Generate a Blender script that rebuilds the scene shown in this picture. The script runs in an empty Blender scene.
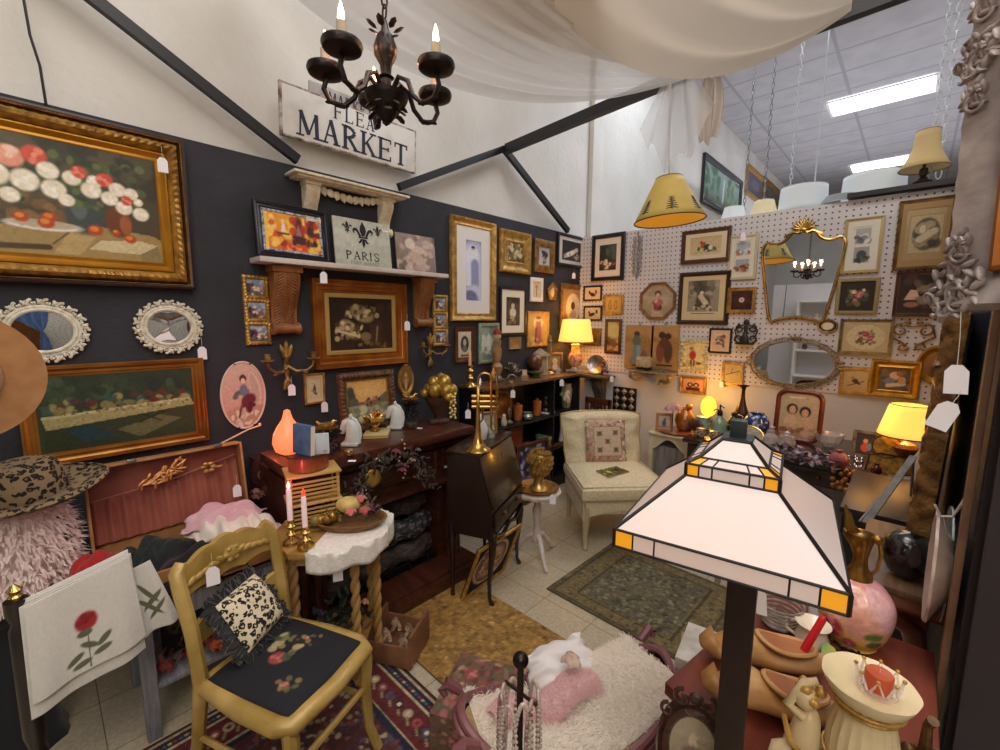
import bpy, bmesh, math, random
import numpy as np
from mathutils import Vector as V, Matrix as MX
SC=bpy.context.scene; COL=SC.collection; PI=math.pi
rnd=random.Random(7)
sin,cos=math.sin,math.cos
# ---------------------------------------------------------------- camera
F,YAW,PIT,ROL=438.822664,0.753956,0.130467,0.007121
H=1.6; XL=-2.634; YB=4.028; XR=.14
fwd=V((-sin(YAW)*cos(PIT),cos(YAW)*cos(PIT),-sin(PIT))); rgt=V((cos(YAW),sin(YAW),0)); upv=rgt.cross(fwd)
r2=rgt*cos(ROL)+upv*sin(ROL); u2=upv*cos(ROL)-rgt*sin(ROL)
EYE=V((0,0,H))
def ray(x,y): return r2*((x-500)/F)+u2*((375-y)/F)+fwd
def PX(x,y,c): r=ray(x,y); return EYE+r*(c/r.x)          # point on the plane X=c
def PY(x,y,c): r=ray(x,y); return EYE+r*(c/r.y)
def PZ(x,y,c): r=ray(x,y); return EYE+r*((c-H)/r.z)
cd=bpy.data.cameras.new('camera'); cam=bpy.data.objects.new('camera',cd); COL.objects.link(cam); SC.camera=cam
cd.sensor_width=36; cd.lens=F/1000*36; cd.clip_start=.02; cd.clip_end=100
m=MX.Identity(4)
for i,c in enumerate((r2,u2,-fwd)):
    for j in range(3): m[j][i]=c[j]
m.translation=EYE; cam.matrix_world=m
# ---------------------------------------------------------------- colours and materials
def lin(c):
    if isinstance(c,str): c=[int(c[i:i+2],16) for i in (1,3,5)]
    return tuple(((v/255)/12.92 if v<=10.3 else ((v/255+.055)/1.055)**2.4) for v in c)
MATS={}
def mat(key,c='#808080',rough=.5,metal=0,c2=None,sc=8,bump=0,bsc=None,emit=0,ec=None,trans=0,alpha=1,coat=0,sheen=0,sss=0,stretch=None,spec=None,det=5,lo=.35,hi=.65):
    if key in MATS: return MATS[key]
    M=bpy.data.materials.new(key); M.use_nodes=True; N=M.node_tree.nodes; L=M.node_tree.links
    B=N['Principled BSDF']; B.inputs['Base Color'].default_value=(*lin(c),1)
    B.inputs['Roughness'].default_value=rough; B.inputs['Metallic'].default_value=metal
    if spec is not None: B.inputs['Specular IOR Level'].default_value=spec
    if coat: B.inputs['Coat Weight'].default_value=coat; B.inputs['Coat Roughness'].default_value=.12
    if sheen: B.inputs['Sheen Weight'].default_value=sheen
    if trans: B.inputs['Transmission Weight'].default_value=trans
    if alpha<1: B.inputs['Alpha'].default_value=alpha
    if emit: B.inputs['Emission Color'].default_value=(*lin(ec or c),1); B.inputs['Emission Strength'].default_value=emit
    if c2 or bump:
        T=N.new('ShaderNodeTexCoord'); mp=N.new('ShaderNodeMapping'); L.new(T.outputs['Object'],mp.inputs[0])
        if stretch: mp.inputs['Scale'].default_value=stretch
    if c2:
        n=N.new('ShaderNodeTexNoise'); n.inputs['Scale'].default_value=sc; n.inputs['Detail'].default_value=det; L.new(mp.outputs[0],n.inputs['Vector'])
        r=N.new('ShaderNodeValToRGB'); r.color_ramp.elements[0].position=lo; r.color_ramp.elements[1].position=hi
        r.color_ramp.elements[0].color=(*lin(c),1); r.color_ramp.elements[1].color=(*lin(c2),1)
        L.new(n.outputs[0],r.inputs[0]); L.new(r.outputs[0],B.inputs['Base Color'])
    if bump:
        n=N.new('ShaderNodeTexNoise'); n.inputs['Scale'].default_value=bsc or sc*3; n.inputs['Detail'].default_value=4; L.new(mp.outputs[0],n.inputs['Vector'])
        b=N.new('ShaderNodeBump'); b.inputs['Strength'].default_value=bump; b.inputs['Distance'].default_value=.01
        L.new(n.outputs[0],b.inputs['Height']); L.new(b.outputs[0],B.inputs['Normal'])
    MATS[key]=M; return M
def vcol(rough=.5,bump=0,bsc=200,coat=0,sheen=0,emit=0,key=None):
    k='painted_%g_%g_%g_%g_%g_%g'%(rough,bump,bsc,coat,sheen,emit)
    if k in MATS: return MATS[k]
    M=mat(k,'#808080',rough,bump=bump,bsc=bsc,coat=coat,sheen=sheen); N=M.node_tree.nodes
    a=N.new('ShaderNodeVertexColor'); a.layer_name='Col'
    M.node_tree.links.new(a.outputs[0],N['Principled BSDF'].inputs['Base Color'])
    if emit: M.node_tree.links.new(a.outputs[0],N['Principled BSDF'].inputs['Emission Color']); N['Principled BSDF'].inputs['Emission Strength'].default_value=emit
    return M
# ---------------------------------------------------------------- mesh builder
def rot(ax,a): return MX.Rotation(a,4,ax)
def tr(*a): return MX.Translation(V(a[0] if len(a)==1 else a))
def scl(x,y=None,z=None): 
    y=x if y is None else y; z=x if z is None else z
    return MX.Diagonal((x,y,z,1))
class MB:
    def __init__(s): s.v=[]; s.f=[]; s.m=MX.Identity(4); s.c=None
    def add(s,vs,fs):
        o=len(s.v); s.v+= [s.m@V(v) for v in vs]; s.f+=[tuple(i+o for i in f) for f in fs]; return s
    def at(s,m=None): s.m=m if m is not None else MX.Identity(4); return s
    def box(s,c,d,b=0):
        x,y,z=[q/2 for q in d]; cx,cy,cz=c
        if b<=0:
            vs=[(cx+i*x,cy+j*y,cz+k*z) for i in(-1,1) for j in(-1,1) for k in(-1,1)]
            return s.add(vs,[(0,1,3,2),(4,6,7,5),(0,4,5,1),(2,3,7,6),(0,2,6,4),(1,5,7,3)])
        bm=bmesh.new(); bmesh.ops.create_cube(bm,size=1); 
        for v in bm.verts: v.co=V((cx+v.co.x*2*x,cy+v.co.y*2*y,cz+v.co.z*2*z))
        bmesh.ops.bevel(bm,geom=bm.edges[:],offset=min(b,.49*min(d)),segments=2,profile=.6,affect='EDGES')
        return s.bm(bm)
    def bm(s,bm):
        bm.verts.index_update(); s.add([v.co[:] for v in bm.verts],[tuple(v.index for v in f.verts) for f in bm.faces]); bm.free(); return s
    def ball(s,c,r,u=12,v=8):
        if not hasattr(r,'__len__'): r=(r,r,r)
        vs=[(c[0],c[1],c[2]-r[2])]
        for j in range(1,v):
            a=-PI/2+PI*j/v
            for i in range(u):
                b=2*PI*i/u; vs.append((c[0]+r[0]*cos(a)*cos(b),c[1]+r[1]*cos(a)*sin(b),c[2]+r[2]*sin(a)))
        vs.append((c[0],c[1],c[2]+r[2])); n=len(vs)-1; fs=[]
        for i in range(u):
            k=(i+1)%u; fs.append((0,1+k,1+i)); fs.append((n,n-u+i,n-u+k))
            for j in range(v-2): a=1+j*u; fs.append((a+i,a+k,a+u+k,a+u+i))
        return s.add(vs,fs)
    def lathe(s,pr,c=(0,0,0),n=24,sx=1,sy=1,fn=None,cap=True):
        vs=[];fs=[];K=len(pr)
        for i in range(n):
            a=2*PI*i/n
            for (r,z) in pr:
                q=r*(fn(a,z) if fn else 1); vs.append((c[0]+q*cos(a)*sx,c[1]+q*sin(a)*sy,c[2]+z))
        for i in range(n):
            k=(i+1)%n
            for j in range(K-1): fs.append((i*K+j,k*K+j,k*K+j+1,i*K+j+1))
        if cap:
            if pr[0][0]>1e-4: fs.append(tuple(i*K for i in range(n))[::-1])
            if pr[-1][0]>1e-4: fs.append(tuple(i*K+K-1 for i in range(n)))
        return s.add(vs,fs)
    def tube(s,pts,r,n=8,cap=True,closed=False,fl=None):
        P=[V(p) for p in pts]; K=len(P); R=r if hasattr(r,'__len__') else [r]*K
        vs=[];fs=[]; prev=None
        for i,p in enumerate(P):
            if closed: t=P[(i+1)%K]-P[i-1]
            else: t=P[min(i+1,K-1)]-P[max(i-1,0)]
            if t.length<1e-9: t=V((0,0,1))
            t.normalize()
            if prev is None: prev=t.orthogonal().normalized() if fl is None else V(fl)
            prev=(prev-t*prev.dot(t)); prev=prev.normalized() if prev.length>1e-6 else t.orthogonal().normalized()
            b=t.cross(prev)
            rr=R[i] if hasattr(R[i],'__len__') else (R[i],R[i])
            for j in range(n):
                a=2*PI*j/n+ (PI/n if n==4 else 0); vs.append(p+prev*(rr[0]*cos(a))+b*(rr[1]*sin(a)))
        for i in range(K if closed else K-1):
            q=(i+1)%K
            for j in range(n):
                k=(j+1)%n; fs.append((i*n+j,i*n+k,q*n+k,q*n+j))
        if cap and not closed: fs.append(tuple(range(n))[::-1]); fs.append(tuple((K-1)*n+j for j in range(n)))
        return s.add(vs,fs)
    def prism(s,poly,z0,z1):
        n=len(poly); vs=[(x,y,z0) for x,y in poly]+[(x,y,z1) for x,y in poly]
        return s.add(vs,[tuple(range(n))[::-1],tuple(range(n,2*n))]+[(i,(i+1)%n,n+(i+1)%n,n+i) for i in range(n)])
    def loft(s,rings,closed=True,cap=True):
        n=len(rings[0]); vs=[p for r in rings for p in r]; fs=[]
        for i in range(len(rings)-1):
            for j in range(n if closed else n-1):
                k=(j+1)%n; fs.append((i*n+j,i*n+k,(i+1)*n+k,(i+1)*n+j))
        if cap and closed: fs.append(tuple(range(n))[::-1]); fs.append(tuple((len(rings)-1)*n+j for j in range(n)))
        return s.add(vs,fs)
    def grid(s,fn,nu,nv,th=0):
        vs=[fn(i/nu,j/nv) for j in range(nv+1) for i in range(nu+1)]; w=nu+1
        return s.add(vs,[(j*w+i,j*w+i+1,(j+1)*w+i+1,(j+1)*w+i) for j in range(nv) for i in range(nu)])
    def ring(s,c,R,r,n=24,k=8,sx=1,sy=1):
        return s.tube([(c[0]+R*sx*cos(2*PI*i/n),c[1]+R*sy*sin(2*PI*i/n),c[2]) for i in range(n)],r,k,closed=True)
    def build(s,name,material,parent=None,M=None,smooth=40,solid=0,sub=0,lab=None):
        me=bpy.data.meshes.new(name); me.from_pydata([v[:] for v in s.v],[],s.f); me.update()
        bm=bmesh.new(); bm.from_mesh(me); bmesh.ops.recalc_face_normals(bm,faces=bm.faces); bm.to_mesh(me); bm.free()
        if s.c is not None:
            a=me.color_attributes.new('Col','FLOAT_COLOR','POINT'); a.data.foreach_set('color',np.concatenate([s.c,np.ones((len(s.c),1))],1).astype(np.float32).ravel())
        if smooth: me.shade_smooth(); me.set_sharp_from_angle(angle=math.radians(smooth))
        me.materials.append(material); o=bpy.data.objects.new(name,me); COL.objects.link(o)
        if parent: o.parent=parent
        if M is not None: o.matrix_world=M if not parent else M
        if solid: d=o.modifiers.new('s','SOLIDIFY'); d.thickness=solid; d.offset=0
        if sub: d=o.modifiers.new('u','SUBSURF'); d.levels=sub; d.render_levels=sub
        if lab: o['label']=lab
        return o
def tag(o,label,cat,group=None,kind=None):
    o['label']=label; o['category']=cat
    if group: o['group']=group
    if kind: o['kind']=kind
    return o
def thing(name,label,cat,M=None,group=None):
    o=bpy.data.objects.new(name,None); COL.objects.link(o); o.empty_display_size=.05
    if M is not None: o.matrix_world=M if isinstance(M,MX) else tr(M)
    return tag(o,label,cat,group)
def struct(o): o['kind']='structure'; return o
def dup(o,M,label,group=None,parent=None):
    c=o.copy(); COL.objects.link(c); c.parent=parent
    if parent is None:
        c.matrix_world=M; c['label']=label
        if group: c['group']=group
    for ch in list(o.children): dup(ch,None,None,None,c)
    return c
# local frames for things hung on a wall: x right, y up, z out of the wall
def wallM(side,u,v,off=0,tilt=0,roll=0):
    if side=='L': p=V((XL+off,u,v)); c=[V((0,1,0)),V((0,0,1)),V((1,0,0))]
    elif side=='B': p=V((u,YB-off,v)); c=[V((1,0,0)),V((0,0,1)),V((0,-1,0))]
    else: p=V((XR-off,u,v)); c=[V((0,-1,0)),V((0,0,1)),V((-1,0,0))]
    m=MX.Identity(4)
    for i in range(3):
        for j in range(3): m[j][i]=c[i][j]
    m.translation=p
    return m@rot('Z',roll)@rot('X',tilt)
def uv(side,x,y,off=0):
    if side=='L': p=PX(x,y,XL+off); return p.y,p.z
    if side=='B': p=PY(x,y,YB-off); return p.x,p.z
    p=PX(x,y,XR-off); return p.y,p.z
# ---------------------------------------------------------------- picture painter (vertex colours)
def paint(ops,nu,nv,seed=1,noise=.06):
    y,x=np.mgrid[0:nv+1,0:nu+1]; x=x/nu; y=1-y/nv; asp=nu/nv
    img=np.zeros((nv+1,nu+1,3)); rs=np.random.RandomState(seed)
    L=lambda c:np.array(lin(c))
    def mix(a,c): img[:]=img*(1-a[...,None])+L(c)*a[...,None]
    def ell(cx,cy,rx,ry,c,ang=0,soft=4,al=1):
        dx=(x-cx)*asp; dy=y-cy; ca,sa=cos(ang),sin(ang)
        d=np.sqrt(((dx*ca+dy*sa)/(rx*asp))**2+((-dx*sa+dy*ca)/ry)**2); mix(np.clip((1-d)*soft,0,1)*al,c)
    for o in ops:
        k=o[0]
        if k=='bg': a=np.clip(y,0,1)[...,None]; img[:]=L(o[1])*(1-a)+L(o[2] if len(o)>2 else o[1])*a
        elif k=='e': ell(*o[1:])
        elif k=='r': mix(((x>=o[1])&(x<=o[3])&(y>=o[2])&(y<=o[4])).astype(float)*(o[6] if len(o)>6 else 1),o[5])
        elif k=='l':
            x0,y0,x1,y1,w,c=o[1:7]; dx,dy=(x1-x0)*asp,y1-y0; LL=dx*dx+dy*dy+1e-9
            t=np.clip(((x-x0)*asp*dx+(y-y0)*dy)/LL,0,1); d=np.hypot((x-x0)*asp-t*dx,y-y0-t*dy); mix(np.clip((1-d/w)*2.5,0,1),c)
        elif k=='p':
            pts=o[1]; ins=np.zeros(x.shape,bool); j=len(pts)-1
            for i in range(len(pts)):
                xi,yi=pts[i]; xj,yj=pts[j]
                ins^=((yi>y)!=(yj>y))&(x<(xj-xi)*(y-yi)/((yj-yi) or 1e-9)+xi); j=i
            mix(ins.astype(float),o[2])
        elif k=='b':   # random blobs inside a box
            x0,y0,x1,y1,n,r,cs=o[1:8]
            for _ in range(n): ell(x0+(x1-x0)*rs.rand(),y0+(y1-y0)*rs.rand(),r*(.6+.8*rs.rand())/asp,r*(.6+.8*rs.rand()),cs[rs.randint(len(cs))],rs.rand()*3,3,.9)
        elif k=='rose':
            cx,cy,r,c1,c2=o[1:6]; ell(cx,cy,r/asp,r,c1)
            for q in range(7): a=rs.rand()*6.3; ell(cx+.5*r*cos(a)/asp,cy+.5*r*sin(a),r*.42/asp,r*.3,c2 if q%2 else c1,a,3,.8)
            ell(cx,cy,r*.25/asp,r*.25,c2)
    if noise:
        n=rs.randn(nv//3+2,nu//3+2); n=np.kron(n,np.ones((3,3)))[:nv+1,:nu+1]; img*=np.clip(1+noise*1.6*(n*.6+.5*rs.randn(nv+1,nu+1)),.2,2)[...,None]
    return img.reshape(-1,3)
def canvas(name,w,h,ops,nu,parent,z=.004,rough=.45,seed=1,noise=.06,fn=None,material=None,lab=None):
    nu=int(nu); nv=max(4,int(nu*h/w)); b=MB()
    b.grid(fn or (lambda u,v:((u-.5)*w,(v-.5)*h,z)),nu,nv); 
    b.c=paint([(o) for o in [tuple(q) for q in ops]],nu,nv,seed,noise)
    return b.build(name,material or vcol(rough),parent,smooth=0 if fn is None else 60,lab=lab)
# NOTE paint uses y down (0 = top) so that pictures read like the photograph
def sweep(b,w,h,fw,pr,n=1,amp=0,per=.03,idx=(),out=0,shape=None):
    """frame moulding: pr is a list of (inset 0..1, height); bumps on the listed profile rows"""
    pts=[]; cs=[(-w/2,-h/2),(w/2,-h/2),(w/2,h/2),(-w/2,h/2)]
    if shape: pts=shape
    else:
        for i in range(4):
            a=cs[i]; c=cs[(i+1)%4]; L=math.hypot(c[0]-a[0],c[1]-a[1]); k=max(1,int(L/per*4)) if n>1 else 1
            for j in range(k): pts.append((a,c,j/k,L,i))
    rings=[]
    for (a,c,t,L,i) in pts:
        px=a[0]+(c[0]-a[0])*t; py=a[1]+(c[1]-a[1])*t; q=[]
        ph=2*PI*round(L/per)*t
        for r,(ins,hh) in enumerate(pr):
            d=ins*fw; x=px*(1-2*d/w); y=py*(1-2*d/h)
            bz=amp*(.5-.5*cos(ph)) if r in idx else 0
            if out and r<3: 
                e=out*(abs(sin(ph/2))*.6+.4*(2*abs(t-.5))**3); x*=1+2*e/w; y*=1+2*e/h
            q.append((x,y,hh+bz))
        rings.append(q)
    rings.append(rings[0]); b.loft(rings,closed=False,cap=False); return b
PR={'flat':[(0,0),(0,.8),(.06,.9),(.5,1),(.94,.9),(1,.8),(1,0)],
 'scoop':[(0,0),(0,.6),(.08,.95),(.22,1),(.34,.8),(.6,.45),(.8,.5),(.9,.62),(1,.5),(1,0)],
 'step':[(0,0),(0,1),(.15,1),(.17,.8),(.3,.85),(.45,.7),(.5,.5),(.75,.55),(.8,.35),(1,.3),(1,0)],
 'round':[(0,0),(0,.3),(.15,.75),(.4,1),(.65,.95),(.88,.6),(1,.35),(1,0)]}
def frame(w,h,fw,fd,style,material,parent,name='frame',orn=0,out=0,z=0,per=.03,idx=None,lab=None):
    b=MB().at(tr(0,0,z)); pr=[(a,q*fd) for a,q in PR[style]]
    sweep(b,w,h,fw,pr,2 if (orn or out) else 1,orn,per,idx or (2,3,4),out)
    return b.build(name,material,parent,lab=lab)
NT=0
def price_tag(p,M=None,s=1,drop=.05,label='',ang=0,sc='#c9c4b8',yaw=None):
    """white clipped-corner card on a string; p is the hanging point, card hangs below"""
    yaw=yaw if yaw is not None else math.atan2(-p[0],p[1])  # faces the aisle
    t=thing('price_tag',label,'price tag',tr(p)@rot('Z',yaw)@rot('Y',ang),'hanging price tags')
    w,h=.019*s,.036*s
    b=MB().at(tr(0,0,-drop)); poly=[(-w,-h*2+.004),(w,-h*2+.004),(w,-.018*s),(w*.45,-.004*s),(-w*.45,-.004*s),(-w,-.018*s)]
    b.at(tr(0,0,-drop)@rot('X',PI/2)); b.prism(poly,-.0006,.0006); b.build('card',mat('tag_card','#efedf2',.7),t)
    MB().tube([(0,0,0),(.001,0,-drop*.5),(0,0,-drop-.008*s)],.0007*s,5).build('string',mat('tag_string','#dcd8cc',.8),t)
    return t
# common materials
GOLD=mat('antique_gold','#a8803e',.42,.5,c2='#70502a',sc=30,bump=.3,bsc=120)
GOLDB=mat('bright_gilt','#cfa352',.38,.5,c2='#98733a',sc=25,bump=.25,bsc=140)
GOLDL=mat('gilt_liner','#c9952f',.35,.6)
BRASS=mat('polished_brass','#d0ae68',.22,.9,c2='#a88440',sc=9)
BRASSD=mat('aged_brass','#8a6630',.4,.9,c2='#5a3d1c',sc=20)
BRONZE=mat('black_bronze','#1b1513',.4,.5,c2='#35241b',sc=20,bump=.3)
BLACK=mat('black_paint','#131216',.45)
BLACKF=mat('black_frame','#17131a',.35,coat=.3)
WOODD=mat('dark_mahogany','#371b12',.38,c2='#52281a',sc=3,stretch=(1,12,12),coat=.3,bump=.05)
WOODM=mat('red_wood','#7b3a20',.3,c2='#8f4a2a',sc=3,stretch=(10,1,10),coat=.4)
WOODL=mat('carved_oak','#9a6538',.45,c2='#7a4a24',sc=12,bump=.25,bsc=60)
WOODB=mat('brown_frame','#5b3218',.4,c2='#3c1f10',sc=14)
ESP=mat('espresso_wood','#1d1211',.3,c2='#2a1915',sc=4,stretch=(1,1,8),coat=.35)
WHITE=mat('white_paint','#e4e0d8',.5)
CREAM=mat('cream_paint','#d8cdb2',.55,c2='#c3b492',sc=9,bump=.15,bsc=70)
MIRR=mat('mirror_glass','#d8dce2',.02,1)
PAPER=mat('cream_mat_board','#e3dcc8',.8)
# ================================================================ room shell
def nodes_mat(key,rough=.6):
    M=bpy.data.materials.new(key); M.use_nodes=True; MATS[key]=M; N=M.node_tree.nodes; B=N['Principled BSDF']; B.inputs['Roughness'].default_value=rough
    return M,N,M.node_tree.links,B
def Mth(N,L,op,a,b=None,c=None):
    n=N.new('ShaderNodeMath'); n.operation=op
    for i,q in enumerate((a,b,c)):
        if q is None: continue
        if isinstance(q,(int,float)): n.inputs[i].default_value=q
        else: L.new(q,n.inputs[i])
    return n.outputs[0]
def ramp(N,L,fac,stops,interp='LINEAR'):
    r=N.new('ShaderNodeValToRGB'); e=r.color_ramp.elements; r.color_ramp.interpolation=interp
    while len(e)<len(stops): e.new(.5)
    for q,(p,c) in zip(e,stops): q.position=p; q.color=(*lin(c),1)
    L.new(fac,r.inputs[0]); return r.outputs[0]
def mixc(N,L,fac,a,b):
    n=N.new('ShaderNodeMix'); n.data_type='RGBA'
    for s,q in (('Factor',fac),('A',a),('B',b)):
        i=[k for k in n.inputs if k.name==s and (k.type=='RGBA' or s=='Factor')][0]
        if isinstance(q,str): i.default_value=(*lin(q),1)
        elif isinstance(q,(int,float)): i.default_value=q
        else: L.new(q,i)
    return [o for o in n.outputs if o.type=='RGBA'][0]
def noise(N,L,vec,sc,det=4):
    n=N.new('ShaderNodeTexNoise'); n.inputs['Scale'].default_value=sc; n.inputs['Detail'].default_value=det; L.new(vec,n.inputs['Vector']); return n.outputs[0]
def drapem(key,c,alpha):
    M,N,L,B=nodes_mat(key,.9); B.inputs['Base Color'].default_value=(*lin(c),1); out=[n for n in N if n.type=='OUTPUT_MATERIAL'][0]
    T=N.new('ShaderNodeBsdfTranslucent'); T.inputs[0].default_value=(*lin(c),1); mx=N.new('ShaderNodeMixShader'); mx.inputs[0].default_value=.45; L.new(B.outputs[0],mx.inputs[1]); L.new(T.outputs[0],mx.inputs[2])
    tp=N.new('ShaderNodeBsdfTransparent'); m2=N.new('ShaderNodeMixShader'); m2.inputs[0].default_value=alpha; L.new(tp.outputs[0],m2.inputs[1]); L.new(mx.outputs[0],m2.inputs[2]); L.new(m2.outputs[0],out.inputs[0]); return M
def peg_mat(key,base,base2,hole,pitch,rr,ax=(0,2)):
    M,N,L,B=nodes_mat(key,.45); T=N.new('ShaderNodeTexCoord'); s=N.new('ShaderNodeSeparateXYZ'); L.new(T.outputs['Object'],s.inputs[0])
    q=[]
    for a in ax:
        f=Mth(N,L,'FRACT',Mth(N,L,'MULTIPLY',s.outputs[a],1/pitch)); f=Mth(N,L,'SUBTRACT',f,.5); q.append(Mth(N,L,'MULTIPLY',f,f))
    d=Mth(N,L,'SQRT',Mth(N,L,'ADD',*q)); h=Mth(N,L,'LESS_THAN',d,rr)
    c=ramp(N,L,noise(N,L,T.outputs['Object'],3),[(.3,base),(.7,base2)]); L.new(mixc(N,L,h,c,hole),B.inputs['Base Color']); return M
PEG=peg_mat('white_pegboard','#cbc8cc','#d6d3d4','#4e4a50',.04,.16)
PEGD=peg_mat('black_pegboard','#221d22','#2b252a','#8a7f78',.05,.06,(1,2))
# floor: vinyl tiles
M,N,L,B=nodes_mat('vinyl_tile_floor',.35); T=N.new('ShaderNodeTexCoord'); s=N.new('ShaderNodeSeparateXYZ'); L.new(T.outputs['Object'],s.inputs[0])
g=[]
for a,o in ((0,1.015),(1,-1.68)):
    f=Mth(N,L,'FRACT',Mth(N,L,'MULTIPLY',Mth(N,L,'ADD',s.outputs[a],o+30.5),1/.305)); f=Mth(N,L,'ABSOLUTE',Mth(N,L,'SUBTRACT',f,.5)); g.append(Mth(N,L,'GREATER_THAN',f,.494))
jt=Mth(N,L,'MAXIMUM',*g); n1=noise(N,L,T.outputs['Object'],70,6); c=ramp(N,L,n1,[(.3,'#a89c84'),(.5,'#b3a890'),(.7,'#beb49c')])
L.new(mixc(N,L,jt,c,'#6e634c'),B.inputs['Base Color']); FLOOR=M
# ceiling tiles
M,N,L,B=nodes_mat('ceiling_tile',.9); T=N.new('ShaderNodeTexCoord'); s=N.new('ShaderNodeSeparateXYZ'); L.new(T.outputs['Object'],s.inputs[0]); g=[]
for a,p in ((0,1.22),(1,.61)):
    f=Mth(N,L,'FRACT',Mth(N,L,'MULTIPLY',Mth(N,L,'ADD',s.outputs[a],61+(.05 if a else .02)),1/p)); f=Mth(N,L,'ABSOLUTE',Mth(N,L,'SUBTRACT',f,.5)); g.append(Mth(N,L,'GREATER_THAN',f,.5-.02/p))
jt=Mth(N,L,'MAXIMUM',*g); c=ramp(N,L,noise(N,L,T.outputs['Object'],4),[(.3,'#a5a4a8'),(.7,'#b2b0b4')]); L.new(mixc(N,L,jt,c,'#97959b'),B.inputs['Base Color']); CEIL=M
DWALL=mat('charcoal_wall_paint','#26272e',.75,c2='#2e2f37',sc=5,bump=.35,bsc=45)
WWALL=mat('white_block_wall','#cfccc4',.85,c2='#dad8d2',sc=2,bump=.5,bsc=22)
LWALL=mat('pale_wall_paint','#cfcdd0',.8,c2='#d6d3d3',sc=3)
def slab(name,c,d,m,b=0): return MB().box((0,0,0),d,b).build(name,m,M=tr(c))
ZC=4.9
struct(slab('floor',(-1,6,-.05),(14,22,.1),FLOOR))
struct(slab('ceiling',(-1,6,ZC+.05),(14,22,.1),CEIL))
o=struct(slab('wall_left',(XL-.16,5,2.45),(.2,20,4.9),WWALL)); 
b=MB().box((0,0,0),(.06,4.9,2.44)); o=struct(b.build('wall_left_dark',DWALL,M=tr(XL-.03,YB-2.45,1.22)))
o.name='wall_left_dark'
b=MB(); b.box((0,0,0),(.05,.2,2.44)); struct(b.build('wall_left_end_post',WWALL,M=tr(XL-.03,4.32,3.66)))
struct(slab('wall_back',(-.97,YB+.02,1.745),(3.33,.04,1.37),PEG))
struct(slab('wall_back_base',(-.97,YB+.035,.53),(3.33,.05,1.06),LWALL))
struct(slab('wall_right',(XR+.02,2.70,1.25),(.04,2.66,2.5),PEGD))
b=MB().box((0,0,0),(.014,.03,2.2),.003); struct(b.build('trim_1',mat('right_trim','#6b4a38',.5,c2='#8a6a50',sc=6),M=tr(XR-.016,1.412,1.1)))
struct(slab('trim_2',(-.12,YB-.01,2.455),(.62,.1,.03),BLACK))
# far building wall (end), side wall and the stock across the aisle, seen in the mirrors and over the partition
struct(slab('wall_far',(-1,16.1,2.45),(14,.2,4.9),WWALL))
struct(slab('wall_right_far',(6.1,6,2.45),(.2,22,4.9),WWALL))
struct(slab('wall_front',(-1,-5.1,2.45),(14,.2,4.9),WWALL))
struct(slab('wall_aisle_partition',(-.4,-2.6,1.15),(3.6,.05,2.3),PEG))
struct(slab('wall_aisle_side',(2.2,.9,1.15),(.05,2.2,2.3),peg_mat('aisle_pegboard','#b9b3a5','#c7c1b3','#5d564c',.05,.14,(1,2))))
# zigzag trusses on the wall and the cross beam
def beam(name,pts,label,w=.05,d=.035):
    b=MB(); b.tube(pts,[(w/1.41,d/1.41)]*len(pts),4,fl=(0,0,1)); o=b.build(name,BLACK,smooth=30); return tag(o,label,'beam',None)
X0=XL+.03
beam('timber_strut',[PX(-130,-177,X0),PX(298,160,X0)],'black diagonal strut on the white wall at upper left, above the large flower painting')
beam('timber_strut',[PX(399,187,X0),PX(512,146,X0)],'short black rising strut on the white wall just right of the lettered sign')
beam('timber_strut',[PX(505,150,X0),PX(568,231,X0)],'black diagonal strut sloping down to the dark wall near the corner, cut end rounded')
beam('cross_beam',[PX(507,149,XL+.05),PZ(690,72,3.0),PZ(880,0,3.0),PZ(880,0,3.0)+V((1.1,0,.02))],'long black cross beam carrying the white drapes overhead',.07,.05)
b=MB(); b.tube([PX(22,-10,XL+.012),PX(30,35,XL+.012),PX(40,66,XL+.012),PX(46,104,XL+.012)],.005,6); tag(b.build('electric_cable',BLACK),'thin black cable running down the white wall above the flower painting','cable')
# ceiling lights
PANEL=mat('light_panel','#ffffff',.5,emit=7,ec='#eef4ff')
def clight(x,y,label):
    t=thing('ceiling_light',label,'ceiling light',(x,y,ZC-.012),'recessed ceiling lights')
    MB().box((0,0,0),(1.18,.58,.012)).build('diffuser',PANEL,t)
    b=MB().at(tr(0,0,-.001)); sweep(b,1.24,.64,.03,[(0,0),(0,-.015),(1,-.015),(1,0)]); b.build('frame',WHITE,t)
clight(-.7,8.95,'large bright fluorescent panel in the tiled ceiling, nearer of the two in view')
clight(-.75,12.7,'small-looking bright fluorescent panel further back in the tiled ceiling')
for i,(x,y) in enumerate([(-.7,5.3),(-.7,1.6),(-.7,-1.8),(2.9,5.3),(2.9,1.6),(2.9,-1.8),(2.9,8.95)]):
    clight(x,y,'fluorescent ceiling panel high over the shop, above the drapes and out of the picture')
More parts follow.
